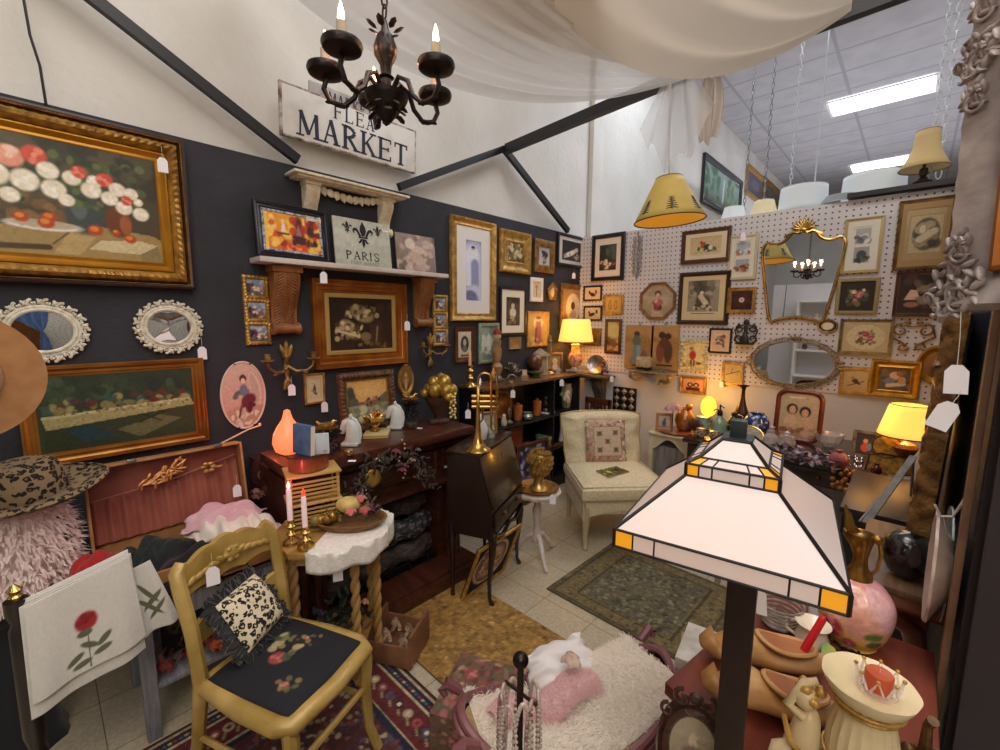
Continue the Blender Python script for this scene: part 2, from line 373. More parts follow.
# world and area lights added besides the ceiling panels
W=bpy.data.worlds.new('world'); SC.world=W; W.use_nodes=True; W.node_tree.nodes['Background'].inputs[0].default_value=(*lin('#cfd6e2'),1); W.node_tree.nodes['Background'].inputs[1].default_value=.4
def area(loc,size,e,c,rx=0,ry=0,rz=0):
    l=bpy.data.lights.new('added_area_light','AREA'); l.shape='RECTANGLE'; l.size,l.size_y=size; l.energy=e; l.color=lin(c); o=bpy.data.objects.new('added_area_light',l); COL.objects.link(o); o.location=loc; o.rotation_euler=(rx,ry,rz); return o
def point(loc,e,c,r=.03):
    l=bpy.data.lights.new('bulb_light','POINT'); l.energy=e; l.color=lin(c); l.shadow_soft_size=r; o=bpy.data.objects.new('bulb_light',l); COL.objects.link(o); o.location=loc; return o
area((.3,.6,4.7),(3.5,2.5),95,'#fff4ea')
area((-1.2,4.9,4.7),(2.4,1.2),50,'#eef3ff')
area((-.6,9.5,3.6),(4,6),62,'#f6f4ff',rx=PI)  # uplight added to brighten the far ceiling, no fixture hangs here
area((-.8,3.2,3.7),(2.5,3),16,'#fff6ee',rx=PI)  # second added uplight, lifts the ceiling above the booth
area((1.2,-1.2,3.2),(2,2),45,'#fff0e0',rx=.9,rz=.78)  # fill light added behind the camera, no lamp stands there
SC.view_settings.view_transform='Standard'; SC.view_settings.look='None'; SC.view_settings.exposure=.12
# ================================================================ pictures on the walls
def pic(side,px,label,ops,fm=GOLD,fw=.12,fd=.02,style='step',cat='picture',name='framed_picture',mats=None,matc=None,liner=None,orn=0,out=0,per=.03,off=.004,tilt=0,roll=0,n=None,noise=.06,seed=None,group=None,glass=False,z0=None,rough=.4):
    x0,y0,x1,y1=px; a=uv(side,x0,y0,off); b=uv(side,x1,y1,off); cu,cv=(a[0]+b[0])/2,(a[1]+b[1])/2; w,h=abs(b[0]-a[0]),abs(a[1]-b[1])
    t=thing(name,label,cat,wallM(side,cu,cv,off,tilt,roll),group)
    f=fw*min(w,h); frame(w,h,f,fd,style,fm,t,orn=orn,out=out,per=per)
    iw,ih=w-2*f,h-2*f; z=max(fd*.3,.0075)
    if liner:
        lm,lw=liner; l=lw*min(w,h); frame(iw+.002,ih+.002,l,fd*.5,'flat',lm,t,'liner'); iw-=2*l; ih-=2*l
    if mats:
        mw=mats if hasattr(mats,'__len__') else (mats,mats); b=MB(); k0,k1=iw/2,ih/2; j0,j1=iw/2*(1-mw[0]*2),ih/2*(1-mw[1]*2)
        o=[(-k0,-k1),(k0,-k1),(k0,k1),(-k0,k1)]; i=[(-j0,-j1),(j0,-j1),(j0,j1),(-j0,j1)]
        b.add([(x,y,z+.001) for x,y in o]+[(x,y,z+.001) for x,y in i]+[(x,y,z-.0015) for x,y in i],[(q,(q+1)%4,4+(q+1)%4,4+q) for q in range(4)]+[(4+q,4+(q+1)%4,8+(q+1)%4,8+q) for q in range(4)])
        b.build('mat_board',matc or PAPER,t,smooth=0); iw,ih=j0*2,j1*2; z-=.001
    rng=rnd.randint(1,9999)
    canvas('painting',iw,ih,ops,n or max(24,min(110,abs(x1-x0)*1.7)),t,z-.0015,rough,seed or rng,noise)
    MB().box((0,0,.0015),(w*.96,h*.96,.002)).build('backing',mat('kraft_backing','#6b4f34',.8),t)
    return t,(cu,cv,w,h)
K='#1c1712'
# ---- big flower painting at the left edge
P0=PX(194,290,XL); P1=PX(181,143,XL); wF=1.12; hF=P1.z-P0.z+.0
cF=((P0.y+P1.y)/2-wF/2,(P0.z+P1.z)/2)
t=thing('framed_painting','huge gilt-framed still life of white and coral roses with peaches, top left of dark wall','painting',wallM('L',cF[0],cF[1],.004))
REMAP=lambda o:(o[0],*( (.36+.64*o[1],o[2],*((o[3]*.64,)+o[4:] if o[0]=='e' else o[3:])) if o[0] in('e','rose') else ((.36+.64*o[1],o[2],.36+.64*o[3])+o[4:] if o[0] in('l','b') else ([(.36+.64*x,y) for x,y in o[1]],)+o[2:] if o[0]=='p' else o[1:])))
frame(wF,hF,.022,.05,'flat',mat('dark_plum_wood','#3a2220',.4,c2='#2a1614',sc=20),t,'outer_frame')
frame(wF-.03,hF-.03,.008,.055,'round',GOLDB,t,'rope_edge',orn=.004,per=.012)
frame(wF-.055,hF-.055,.05,.065,'round',GOLDB,t,'carved_frame',orn=.009,per=.03)
frame(wF-.15,hF-.15,.045,.035,'scoop',mat('yellow_gilt','#c8932e',.32,.55,c2='#b07a20',sc=4),t,'gilt_slip')
ops=[('bg','#3b3a2c','#4a4230')]+[('b',0,0,1,.5,60,.09,['#343527','#4b4a35','#2f3226','#57503a'])]+[('b',.0,.5,.5,.75,20,.06,['#7a5a34','#5b4a30','#8b6a3e'])]
ops+=[('p',[(0,.8),(.3,.72),(.62,.70),(.95,.74),(1,.78),(1,1),(0,1)],'#a08754'),('p',[(.62,.83),(.86,.80),(.97,.83),(.85,.93),(.55,.92)],'#cdbd93'),('p',[(.45,.78),(.6,.8),(.5,.98),(.36,.98)],'#b79d69'),('p',[(.85,.93),(.97,.83),(1,1),(.86,1)],'#8a7a50'),('l',.36,.9,.48,.75,.008,'#5d4b2c'),('l',.0,.95,.34,.93,.03,'#4b3a20')]
ops+=[('e',.55,.6,.13,.21,'#3f4a48'),('e',.52,.55,.05,.12,'#5b6865'),('e',.74,.64,.09,.17,'#6b3c22'),('e',.78,.66,.04,.1,'#a05a34'),('e',.33,.745,.22,.05,'#e4dfd2'),('e',.33,.735,.2,.04,'#b9ad93')]
ops+=[('b',.02,.1,.92,.55,130,.035,['#4a5a34','#2c3a26','#5f6e40','#36452c'])]
for (x,y,r) in ((.22,.69,.05),(.36,.67,.05),(.34,.72,.055),(.6,.74,.055),(.8,.79,.045),(.72,.74,.03)): ops+=[('e',x,y,r/1.1,r,'#b3471f'),('e',x-.006,y-.012,r/2,r*.5,'#dd8434')]
for (x,y,r,c) in ((.05,.22,.1,1),(.2,.2,.1,1),(.32,.16,.09,2),(.12,.36,.1,0),(.26,.38,.1,0),(.4,.42,.09,0),(.38,.27,.08,0),(.5,.3,.07,0),(.54,.24,.06,2),(.6,.38,.08,0),(.62,.3,.06,0),(.68,.27,.07,2),(.7,.43,.07,0),(.75,.34,.07,0),(.83,.36,.06,0),(.78,.5,.07,0),(.88,.54,.07,0),(.8,.43,.05,2),(.87,.43,.04,0),(.46,.5,.06,0),(.08,.5,.08,1),(.18,.52,.07,0)):
    ops.append(('rose',x,y,r,*[('#e9e0c8','#f5f1e4'),('#e49a7f','#f3c9b4'),('#d0503c','#e98a70')][c]))
canvas('painting',wF-.23,hF-.23,[REMAP(o) for o in ops],230,t,.02,.35,5,.05)
# ---- long supper-table sized landscape (plain stand-in)
pa=PX(12,369,XL+.004); pb=PX(208,437,XL+.004)
ops=[('bg','#2b352a','#3f4a30'),('r',.0,.0,1,.42,'#34402f'),('b',.0,.05,1,.35,40,.09,['#2c3a2d','#3c4a35','#46563c','#2a3633']),('b',.05,.3,.97,.5,70,.055,['#7c7a4a','#5a3b2c','#3f5a50','#8b8450','#6b2c24','#4a6055','#a39860']),('p',[(.02,.52),(.97,.44),(1,.56),(.04,.70)],'#a9a06c'),('p',[(.02,.52),(.97,.44),(.97,.475),(.02,.56)],'#c2b985'),('b',.05,.47,.95,.53,40,.02,['#8f7a4a','#d8cf9f','#6b5a34']),('p',[(.04,.70),(1,.56),(1,1),(.02,1)],'#39412c'),('p',[(.45,.8),(.75,.66),(.9,.75),(.6,.95)],'#6d6a45'),('p',[(.15,.72),(.3,.68),(.45,.9),(.25,.92)],'#28454a'),('l',.62,.62,.75,.75,.012,'#2c2418'),('l',.6,.74,.8,.6,.012,'#2c2418')]
t=thing('framed_painting','long low gold-framed picture in dull greens with a pale horizontal band, below the oval mirrors','painting',wallM('L',(pa.y+pb.y)/2,(pa.z+pb.z)/2,.004))
w,h=pb.y-pa.y,pa.z-pb.z+.015
frame(w,h,.05,.03,'step',mat('orange_gilt','#b07a34',.35,.55,c2='#8d5420',sc=5,stretch=(1,1,1)),t); canvas('painting',w-.1,h-.1,ops,170,t,.008,.35,3,.1)
MB().box((0,0,.002),(w*.97,h*.95,.003)).build('backing',mat('kraft_backing','#6b4f34',.8),t)
# ---- left wall, middle and right
pic('L',(309,278,405,362),'still life in brown tones, wide reddish gold frame, hanging between the two carved corbels',
 [('bg','#251712','#33211a'),('b',0,0,1,1,40,.12,['#2a1a14','#3a251b','#1e1310']),('r',.62,.5,.8,1,'#3f2a1e'),('e',.5,.3,.22,.17,'#8e7a52',.4),('b',.25,.15,.75,.42,22,.05,['#a8946a','#6d5a38','#c4b184','#4e3d26']),('e',.3,.6,.2,.16,'#9b8558',.7),('b',.08,.45,.5,.8,34,.05,['#b7a273','#7c683f','#d2c093','#4a3924']),('l',.1,.62,.45,.75,.03,'#c8b58a'),('e',.55,.75,.1,.1,'#7a6443'),('l',.75,.55,.72,.9,.02,'#8a6f48'),('b',.4,.85,.9,.98,12,.04,['#6b4a30','#82603c'])],
 mat('red_gilt','#8a4a1c',.33,.5,c2='#a86a28',sc=9),.15,.04,'step',cat='painting',liner=(mat('dull_gilt_slip','#b89a5a',.5,.3),.05),name='framed_painting')
def pastoral(s): return [('bg','#8fa0b8','#5d4a44'),('b',0,0,1,.4,10,.12,['#9fb0c4','#c4c9cf']),('b',0,.3,.4,.8,14,.12,['#4a2f38','#5f3c40','#2f2530']),('b',.3,.5,1,1,18,.09,['#8b4a4a','#c89a8a','#54383c','#e0cdb8']),('b',.4,.45,.7,.75,8,.08,['#e7dccb','#b35c50'])]
def triple(px,label):
    a=uv('L',px[0],px[1]); b=uv('L',px[2],px[3]); w,h=b[0]-a[0],a[1]-b[1]; t=thing('picture_strip',label,'picture',wallM('L',(a[0]+b[0])/2,(a[1]+b[1])/2,.004),'three-view picture strips beside the corbels')
    for k in range(3):
        y=(1-k)*h/3.08; q=frame(w,h/3.05,w*.17,.016,'round',GOLDB,t,'frame',orn=.003,out=.004,per=.02).location=(0,y,0)
        c=canvas('painting',w*.68,h/3.05-w*.34,pastoral(k),22,t,.006,.35,9+k,.1); c.location.y=y
    MB().box((0,0,.002),(w*.8,h*.95,.004)).build('backing',GOLDB,t)
triple((241,274,271,345),'gilt strip of three tiny country scenes left of the larger carved corbel')
triple((432,294,447,346),'gilt strip of three tiny country scenes right of the corbel beside the tall white-matted picture')
pic('L',(449,214,494,321),'tall gold-framed print of a long white-gowned figure on deep blue, wide white mat',
 [('bg','#3a3f63','#4a4a70'),('b',0,0,1,1,25,.2,['#2f3357','#5a5680','#444873','#6d628a']),('l',.5,.3,.5,.92,.42,'#b9bfd8'),('l',.42,.25,.5,.9,.2,'#dfe2ee'),('l',.6,.4,.62,.95,.12,'#8f97bd'),('e',.48,.13,.16,.035,'#c8b8b0'),('e',.48,.11,.14,.025,'#3a2f3a'),('b',.1,.88,.9,.98,12,.15,['#c9cde0','#5a5f8a'])],
 GOLDB,.13,.028,'scoop',mats=(.27,.15),matc=mat('white_mat_board','#dfdcd8',.8),orn=.005,per=.02)
pic('L',(499,228,529,275),'small square picture in a very wide mottled gold frame, upper row near the corner',
 [('bg','#7a6a44','#5d5034'),('b',0,0,1,1,40,.12,['#b8a878','#3e3520','#8c7a4c','#d0c298'])],GOLDB,.27,.03,'scoop',orn=.002,per=.02)
pic('L',(534,238,553,274),'small gold-framed flower print on a blue-grey ground, between wide gold frame and black frame',
 [('bg','#9aa4b4','#c0bfba'),('l',.5,.4,.45,.95,.04,'#3c4a34'),('b',.3,.2,.75,.5,12,.12,['#2b2228','#5a3028','#1e2430']),('b',.3,.6,.7,.9,5,.08,['#3c4a34'])],GOLD,.2,.02,'flat',liner=(GOLDB,.04),seed=4)
pic('L',(557,232,584,269),'black-framed dark print with a pale reclining shape, highest frame beside the corner',
 [('bg','#1c1b20','#3a3434'),('l',.15,.8,.8,.4,.12,'#cbbfae'),('l',.3,.72,.6,.55,.14,'#e3d8c8'),('b',.1,.6,.9,.95,12,.09,['#8f867c','#4b4645','#b9b0a4']),('e',.78,.35,.07,.08,'#b8a897')],BLACKF,.08,.02,'flat',mats=(.13,.13),matc=mat('silver_mat','#c9c6c2',.5))
pic('L',(530,277,542,302),'narrow white-framed sketch of a slim flower, beneath the gold-framed flower print',
 [('bg','#d6c8a6','#cdbd98'),('l',.5,.3,.5,.9,.05,'#8a7a4a'),('e',.5,.3,.2,.1,'#b5793f')],WHITE,.2,.015,'flat')
pic('L',(499,286,525,335),'black-framed sepia engraving of a seated child, under the wide mottled gold frame',
 [('bg','#54493c','#3c342b'),('b',0,0,1,1,30,.14,['#4b4136','#6b5d4b','#2f2822']),('e',.5,.3,.14,.1,'#cfc2ac'),('e',.5,.55,.26,.2,'#d8cdb8'),('e',.45,.75,.2,.12,'#a99c86'),('b',.2,.8,.8,1,10,.1,['#2b241f','#776a58'])],BLACKF,.07,.018,'flat',mats=(.2,.17),matc=PAPER)
pic('L',(527,311,548,346),'gold-edged poster of a lady in orange and purple, left of the yellow shaded lamp',
 [('bg','#c9a257','#b98f45'),('e',.5,.3,.3,.2,'#e2c98a'),('l',.5,.35,.55,.85,.17,'#a34a5c'),('e',.5,.2,.09,.07,'#e8c9a8'),('l',.4,.5,.35,.9,.08,'#6d2f4f'),('e',.5,.14,.14,.06,'#7a4420'),('b',.1,.8,.9,1,10,.08,['#d9b56c','#8c5a34'])],GOLDB,.06,.012,'flat')
pic('L',(454,327,474,361),'small dark wooden frame with an oval portrait engraving, under the tall white-matted picture',
 [('bg','#c9c0ae','#bdb39f'),('e',.5,.48,.34,.34,'#2f2a28',0,8),('e',.5,.42,.14,.16,'#b9b0a0'),('e',.5,.65,.2,.12,'#6d655c'),('r',.2,.9,.8,.96,'#5a5048')],WOODB,.18,.018,'step')
pic('L',(478,323,498,362),'pale green frame holding a cloudy grey-green print, behind the tall candlesticks',
 [('bg','#9fb0a4','#b9c2b4'),('b',0,0,1,1,16,.2,['#8ba196','#c9d0c4','#6d8078']),('e',.5,.5,.2,.3,'#d8dcd0')],mat('sage_frame','#8fa083',.5,c2='#7a8b70',sc=20),.12,.018,'flat')
pic('L',(303,374,325,402),'little gold-framed engraving of a lone figure, hanging above the brass bird dish',
 [('bg','#d2c3a2','#c9b892'),('e',.5,.55,.14,.22,'#5b4f3c'),('e',.5,.35,.07,.06,'#6d5f48'),('b',.3,.6,.7,.8,6,.06,['#4b4030','#85775c'])],GOLDB,.1,.016,'flat',mats=.12,matc=mat('peach_mat','#d8b98f',.8),seed=3)
# pictures by the lamp
pic('L',(560,283,584,330),'gold frame with an arched pale figure inside, behind the yellow lampshade',
 [('bg','#a88a55','#8a6d3c'),('e',.5,.5,.38,.42,'#d8ceb4',0,8),('e',.5,.45,.12,.13,'#4b3a30'),('e',.5,.72,.2,.16,'#b9a68a')],GOLD,.12,.02,'step')
# ---- back wall
B_='B'
BRN=mat('walnut_frame','#4a2a1a',.35,c2='#5f3822',sc=10,coat=.2)
pic(B_,(593,236,624,280),'black-framed print of a dark dance scene with white mat, first frame right of the corner',
 [('bg','#3c4038','#2c2a22'),('b',0,0,1,.55,14,.16,['#3f4a42','#2b302b','#555c50']),('b',.1,.6,.9,.95,30,.07,['#c9b08a','#8a5f3c','#e0d0b0','#5f3a28','#3a2a20']),('e',.4,.68,.12,.14,'#d8c8a8')],BLACKF,.11,.02,'flat',mats=(.17,.17),matc=mat('ivory_mat','#e0d4c4',.8))
pic(B_,(683,232,730,261),'landscape print of two roosters, brown frame with ivory mat, top row left of mirror',
 [('bg','#c2ac7e','#cbb88c'),('l',.1,.85,.9,.8,.02,'#8a7a50'),('b',.25,.55,.85,.82,30,.07,['#4a4a38','#e0d8c4','#6b6a4c','#35342a']),('e',.42,.45,.08,.22,'#a8502c',.4),('e',.36,.3,.06,.1,'#b3341f'),('e',.55,.55,.13,.17,'#2f3530'),('e',.66,.6,.08,.14,'#d6cfba')],BRN,.12,.02,'step',mats=(.12,.14),matc=mat('cream_mat','#d9c9a8',.8),orn=.002,per=.02)
pic(B_,(730,236,756,279),'slim champagne frame with two small seascapes one above the other, left of the brass mirror',
 [('bg','#d8d2c0','#d8d2c0'),('r',.12,.06,.88,.44,'#a9b4bb'),('b',.15,.28,.85,.42,12,.06,['#b56a4a','#8a9aa0','#cfd4d0']),('r',.12,.56,.88,.94,'#9fa9ad'),('b',.15,.75,.85,.92,14,.07,['#a34c28','#5c3a28','#c98a50'])],mat('champagne_frame','#c9bd9a',.4,.3),.1,.018,'flat',mats=(.12,.08),matc=mat('offwhite_mat','#ddd9cc',.8))
pic(B_,(680,273,728,325),'large dark-framed sepia engraving of a woman under a tree, centre of the pegboard',
 [('bg','#9d9382','#8f8674'),('b',0,0,.9,.5,30,.12,['#7f7666','#aaa08e','#6d6456']),('l',.35,.6,.42,.0,.07,'#463d33'),('b',.2,0,.6,.3,16,.1,['#4a4238','#5f564a']),('e',.5,.6,.28,.2,'#4f4438',.4),('e',.45,.35,.07,.06,'#d8ccb4'),('l',.42,.45,.6,.65,.09,'#c9bda4'),('l',.55,.65,.75,.82,.05,'#d8ccb4'),('b',.2,.7,.9,.85,20,.05,['#3f362d','#c0b49c']),('r',0,.88,1,1,'#cabd9c'),('l',.15,.94,.85,.94,.012,'#3f362d')],mat('dark_brown_frame','#2b1a12',.3,c2='#3a2418',sc=10,coat=.3),.09,.026,'round',mats=(.13,.1),matc=mat('tan_mat','#d0bd90',.8),n=90)
pic(B_,(729,288,755,313),'small gold square frame with deep red velvet round a tiny ivory medallion',
 [('bg','#3a1a16','#3a1a16'),('b',.1,.1,.9,.9,20,.15,['#4a2018','#2c1210']),('e',.5,.48,.14,.14,'#dfcdb4',0,8),('e',.5,.48,.06,.07,'#b58a70')],GOLDB,.13,.025,'step')
pic(B_,(584,286,602,301),'tiny black-framed print of a black rooster, upper of the pair by the corner',
 [('bg','#d2c4a0','#c9b990'),('e',.5,.6,.22,.18,'#2a221c',.3),('e',.3,.4,.08,.15,'#2a221c'),('e',.72,.4,.08,.22,'#7a2c18'),('e',.3,.28,.05,.06,'#b3402a')],BLACKF,.12,.012,'flat',cat='picture')
pic(B_,(584,306,602,321),'tiny black-framed print of a black rooster, lower of the pair by the corner',
 [('bg','#d2c4a0','#c9b990'),('e',.45,.6,.24,.16,'#1f1a16',-.3),('e',.28,.45,.07,.15,'#3a2a1c'),('e',.75,.35,.08,.2,'#26201c'),('e',.25,.35,.05,.06,'#8f3422')],BLACKF,.12,.012,'flat')
pic(B_,(604,295,623,315),'small gold frame with two dark scissor shapes on cream, right of the rooster pair',
 [('bg','#cfae5c','#c49f4c'),('e',.3,.5,.1,.34,'#5f4a28'),('e',.3,.5,.05,.26,'#d8bd70'),('e',.68,.5,.1,.34,'#5f4a28'),('e',.68,.5,.05,.26,'#d8bd70')],GOLDB,.12,.016,'flat')
pic(B_,(606,319,621,354),'tall narrow dark-wood frame of autumn flowers, above the silvered plate',
 [('bg','#a88c58','#6d5030'),('b',0,.3,1,1,22,.2,['#5a3a24','#d8b060','#8a5a34','#3f3a20']),('b',.2,.05,.8,.4,8,.2,['#d0bd80'])],BRN,.16,.016,'flat')
pic(B_,(584,328,601,346),'small orange-gold wooden frame with a dim miniature, just right of the lampshade',
 [('bg','#7a5a34','#54391f'),('e',.5,.5,.2,.24,'#b08050')],GOLD,.28,.018,'scoop')
pic(B_,(710,328,731,354),'small black-edged frame with blue and red flower print, under the large engraving',
 [('bg','#d2c5ac','#c4b598'),('b',.2,.15,.8,.85,26,.1,['#5a6a78','#8a4a40','#3e4a4c','#a06058','#9aa59a'])],BLACKF,.09,.014,'flat',mats=.13,matc=mat('pink_mat','#d6b49a',.8))
pic(B_,(681,375,706,395),'small gold-framed dark photograph of two children, low above the glowing lamp',
 [('bg','#d8a078','#cf9468'),('e',.35,.5,.17,.24,'#2c1c16'),('e',.65,.5,.17,.24,'#2c1c16'),('e',.35,.5,.08,.12,'#d8a888'),('e',.65,.52,.08,.12,'#d8a888'),('r',.15,.75,.85,1,'#4a2a20')],GOLDB,.18,.02,'step')
pic(B_,(723,361,743,386),'small gold-framed pale drawing of a bare twig, left of the round ornate mirror',
 [('bg','#b7a878','#a99866'),('l',.1,.6,.9,.35,.03,'#4f5036'),('l',.4,.5,.5,.2,.02,'#4f5036')],GOLDB,.12,.018,'flat')
pic(B_,(846,220,879,272),'tall cream frame with two black and white views, just right of the brass shell mirror',
 [('bg','#dad6c8','#dad6c8'),('r',.1,.04,.9,.46,'#a9aaa8'),('b',.15,.25,.85,.42,20,.07,['#4a4c4c','#7f8282','#d8d8d4']),('r',.1,.54,.9,.96,'#9c9e9c'),('e',.5,.75,.3,.14,'#3f4442'),('b',.15,.82,.85,.94,12,.07,['#5a5f5a','#2c302e'])],mat('pale_gilt','#c0ad78',.4,.4),.09,.02,'step',mats=(.2,.12),matc=mat('offwhite_mat','#ddd9cc',.8))
pic(B_,(900,202,949,268),'large gold-edged frame with an oval sepia print, upper right of the pegboard',
 [('bg','#b59f74','#ab9468'),('r',.1,.12,.98,.88,'#a08a60'),('r',.12,.14,.96,.86,'#bfab80'),('e',.55,.5,.38,.34,'#5f5440',0,9),('b',.3,.3,.8,.7,24,.09,['#8a7c60','#3c3528','#a99b7c']),('l',.4,.6,.75,.45,.08,'#c9bd9c'),('e',.45,.4,.09,.09,'#d0c4a4')],mat('brown_gilt','#8a6a34',.4,.4,c2='#5f431f',sc=18),.08,.022,'step',mats=.1,matc=mat('dun_mat','#a8895c',.8),n=80)
pic(B_,(897,272,946,317),'large dark painting with a dim pink lampshade shape, brown frame, behind the silver mirror edge',
 [('bg','#2a1c18','#3a2a24'),('b',0,0,1,1,30,.14,['#241814','#4a382e','#33251f']),('p',[(.12,.65),(.25,.38),(.4,.4),(.5,.66)],'#d8b49c'),('e',.3,.78,.2,.08,'#a07058'),('b',.4,.2,.9,.7,14,.1,['#6d5a4c','#8f7c68'])],BRN,.1,.022,'step',n=70)
pic(B_,(838,279,877,314),'needlepoint of pink roses on black, thin silver-gold frame',
 [('bg','#2c2018','#2c2018'),('b',.2,.25,.8,.8,26,.08,['#4f5a38','#6d7048','#8f8a60','#3f4a2c']),('rose',.55,.45,.13,'#b8606a','#d89aa0'),('rose',.4,.35,.08,'#c9b48a','#e0d4b0'),('rose',.45,.65,.08,'#a85058','#d08a90'),('e',.68,.3,.05,.06,'#d8c8a0')],mat('silver_gilt','#a09068',.4,.5),.1,.018,'flat')
pic(B_,(841,319,891,356),'needlepoint of red roses in a cream oval, champagne frame, below the black needlepoint',
 [('bg','#bfae86','#bfae86'),('e',.5,.5,.44,.44,'#d2c49c',0,12),('b',.3,.3,.7,.75,20,.06,['#5f6a40','#3f4a2c','#7a7a50']),('rose',.5,.4,.11,'#a03a40','#c8686a'),('rose',.6,.55,.1,'#b04a50','#d0888a'),('rose',.4,.58,.08,'#8a3034','#b85a5c'),('e',.33,.42,.04,.05,'#d89a9a')],mat('silver_gilt2','#9a8a64',.4,.5,c2='#7a6a44',sc=30),.09,.02,'step')
pic(B_,(841,366,870,396),'small gold-framed print of a yellow and black bird, left of the bright gilt frame',
 [('bg','#cdb07a','#c0a068'),('l',.2,.75,.85,.5,.03,'#5a4a2c'),('e',.5,.5,.16,.12,'#3a3024',.5),('e',.4,.38,.08,.09,'#c07a28'),('e',.62,.6,.14,.05,'#2c241c',.6)],GOLDB,.12,.018,'flat')
pic(B_,(872,359,918,400),'bright broad gilt frame round a small painting of two embracing figures',
 [('bg','#4a3a34','#5a4a3c'),('b',0,0,1,1,20,.14,['#3a3034','#6d5a4c']),('e',.5,.35,.2,.2,'#dcae8a'),('e',.65,.25,.12,.13,'#b0603a'),('e',.35,.6,.2,.18,'#6a7a94'),('l',.3,.8,.8,.7,.1,'#d0c0a8'),('e',.75,.55,.14,.2,'#c8956c')],mat('glowing_gilt','#dca63c',.35,.6,c2='#b9801f',sc=20),.2,.03,'scoop',orn=.003,per=.02)
# pictures high on the building wall beyond the partition
def far(x0,y0,x1,y1,label,ops,fm,**k):
    a=PX(x0,y0,XL-.06+.05); b=PX(x1,y1,XL-.06+.05); w=b.y-a.y; h=a.z-b.z
    t=thing('framed_painting',label,'painting',wallM('L',(a.y+b.y)/2,(a.z+b.z)/2,-.055)); frame(w,h,.1,.05,'step',fm,t)
    canvas('painting',w-.2,h-.2,ops,60,t,.02); MB().box((0,0,.005),(w*.96,h*.96,.01)).build('backing',BLACK,t)
far(706,152,740,222,'dark-framed painting of a waterfall among green trees, high beyond the partition',[('bg','#8fa6a0','#4f6a50'),('b',0,0,.4,.9,30,.14,['#3f6a4c','#2c4f3c','#5a8060']),('b',.6,0,1,.9,30,.14,['#46704f','#34573f','#7a9a60']),('l',.52,.2,.5,.85,.07,'#c9d8dc'),('b',.1,.8,.9,1,16,.1,['#8a6a5c','#5f7a6a'])],BLACKF)
far(749,163,764,206,'gilt-framed dark portrait, second picture along the far building wall',[('bg','#5a5a6a','#4a4454'),('e',.5,.5,.3,.3,'#6d6470')],GOLDB)
far(765,176,782,212,'gilt-framed murky landscape, last picture along the far building wall',[('bg','#54504a','#3a342e'),('b',0,.4,1,1,10,.2,['#6a604c','#2f2a24'])],GOLD)
# ================================================================ shaped things on the walls
def oval_mirror(px,label,mw,mh,fr,material,side='L',leaf=18,off=.006,name='oval_mirror',group=None,squash=1):
    u_,v_=uv(side,px[0],px[1],off); t=thing(name,label,'mirror',wallM(side,u_,v_,off),group)
    MB().lathe([(0,0),(1,0),(1,.003),(0,.003)],n=48).at(); b=MB().at(tr(0,0,.008)@scl(mw,mh,1)); b.lathe([(1,0),(0.0,.002)],n=48,cap=True); b.build('mirror_glass',MIRR,t)
    b=MB(); N=64; b.tube([(mw*cos(2*PI*i/N),mh*sin(2*PI*i/N),.014) for i in range(N)],.008,8,closed=True)
    b.tube([((mw+fr*.28)*cos(2*PI*i/N),(mh+fr*.28)*sin(2*PI*i/N),.01) for i in range(N)],.008,6,closed=True); b.build('inner_rim',material,t)
    b=MB()
    for i in range(leaf):   # pierced scrolls and leaves round the rim
        a=2*PI*i/leaf; cx,cy=(mw+fr*.62)*cos(a),(mh+fr*.62)*sin(a); rr=fr*.36
        b.tube([(cx+rr*cos(q+a)*.9*(1-k*.05),cy+rr*sin(q+a)*.9*(1-k*.05),.012+.004*sin(k)) for k,q in enumerate([j*5.2/9 for j in range(10)])],[.0065-.0003*j for j in range(10)],6)
        a2=a+PI/leaf; ex,ey=(mw+fr*.7)*cos(a2),(mh+fr*.7)*sin(a2)
        b.at(tr(ex,ey,.012)@rot('Z',a2+.5)); b.ball((0,0,0),(fr*.36,fr*.16,.009),8,5); b.at(tr(ex,ey,.014)@rot('Z',a2-.6)); b.ball((0,0,0),(fr*.3,fr*.12,.009),8,5); b.at()
        b.ball((cx,cy,.016),fr*.13,6,4)
    b.build('carved_rim',material,t); return t
WORN=mat('antique_white','#e0dccb',.5,c2='#b8ab8c',sc=40,bump=.3,bsc=90,lo=.45,hi=.75)
oval_mirror((43,331),'white scrolled oval mirror on the left, its glass showing dark blue',.098,.088,.045,WORN,group='white scrolled oval mirrors')
oval_mirror((169,327),'white scrolled oval mirror on the right, nearer to the porcelain plaque',.092,.084,.045,WORN,group='white scrolled oval mirrors')
# oval porcelain plaque
u_,v_=uv('L',243,395); t=thing('porcelain_plaque','oval porcelain wall plaque of a woman in a maroon skirt','plaque',wallM('L',u_,v_,.006))
a=.108; bb=.182
canvas('painting',2*a,2*bb,[('bg','#d8b3a4','#c99a8c'),('r',.68,.1,.9,.7,'#dcc3b8'),('r',.7,.12,.86,.68,'#c8a598'),('p',[(0,.75),(1,.68),(1,1),(0,1)],'#c0907c'),('b',.1,.8,.9,1,20,.05,['#e8d8c8','#b88a78']),('e',.5,.24,.1,.06,'#4a3430'),('e',.5,.28,.06,.045,'#e8c0a8'),('e',.5,.42,.17,.1,'#6d7886',.5),('l',.35,.45,.3,.52,.04,'#59636f'),('e',.6,.6,.2,.15,'#6b2038',.5),('e',.68,.72,.13,.1,'#541a30',.8),('l',.5,.7,.48,.85,.02,'#c8b8b0'),('l',.42,.68,.36,.85,.018,'#5a3434')],70,t,fn=lambda u,v:((lambda th,r:(a*r*cos(th),bb*r*sin(th),.010-.004*r*r))(math.atan2(2*v-1,2*u-1),min(1,max(abs(2*u-1),abs(2*v-1))))),material=vcol(.6))
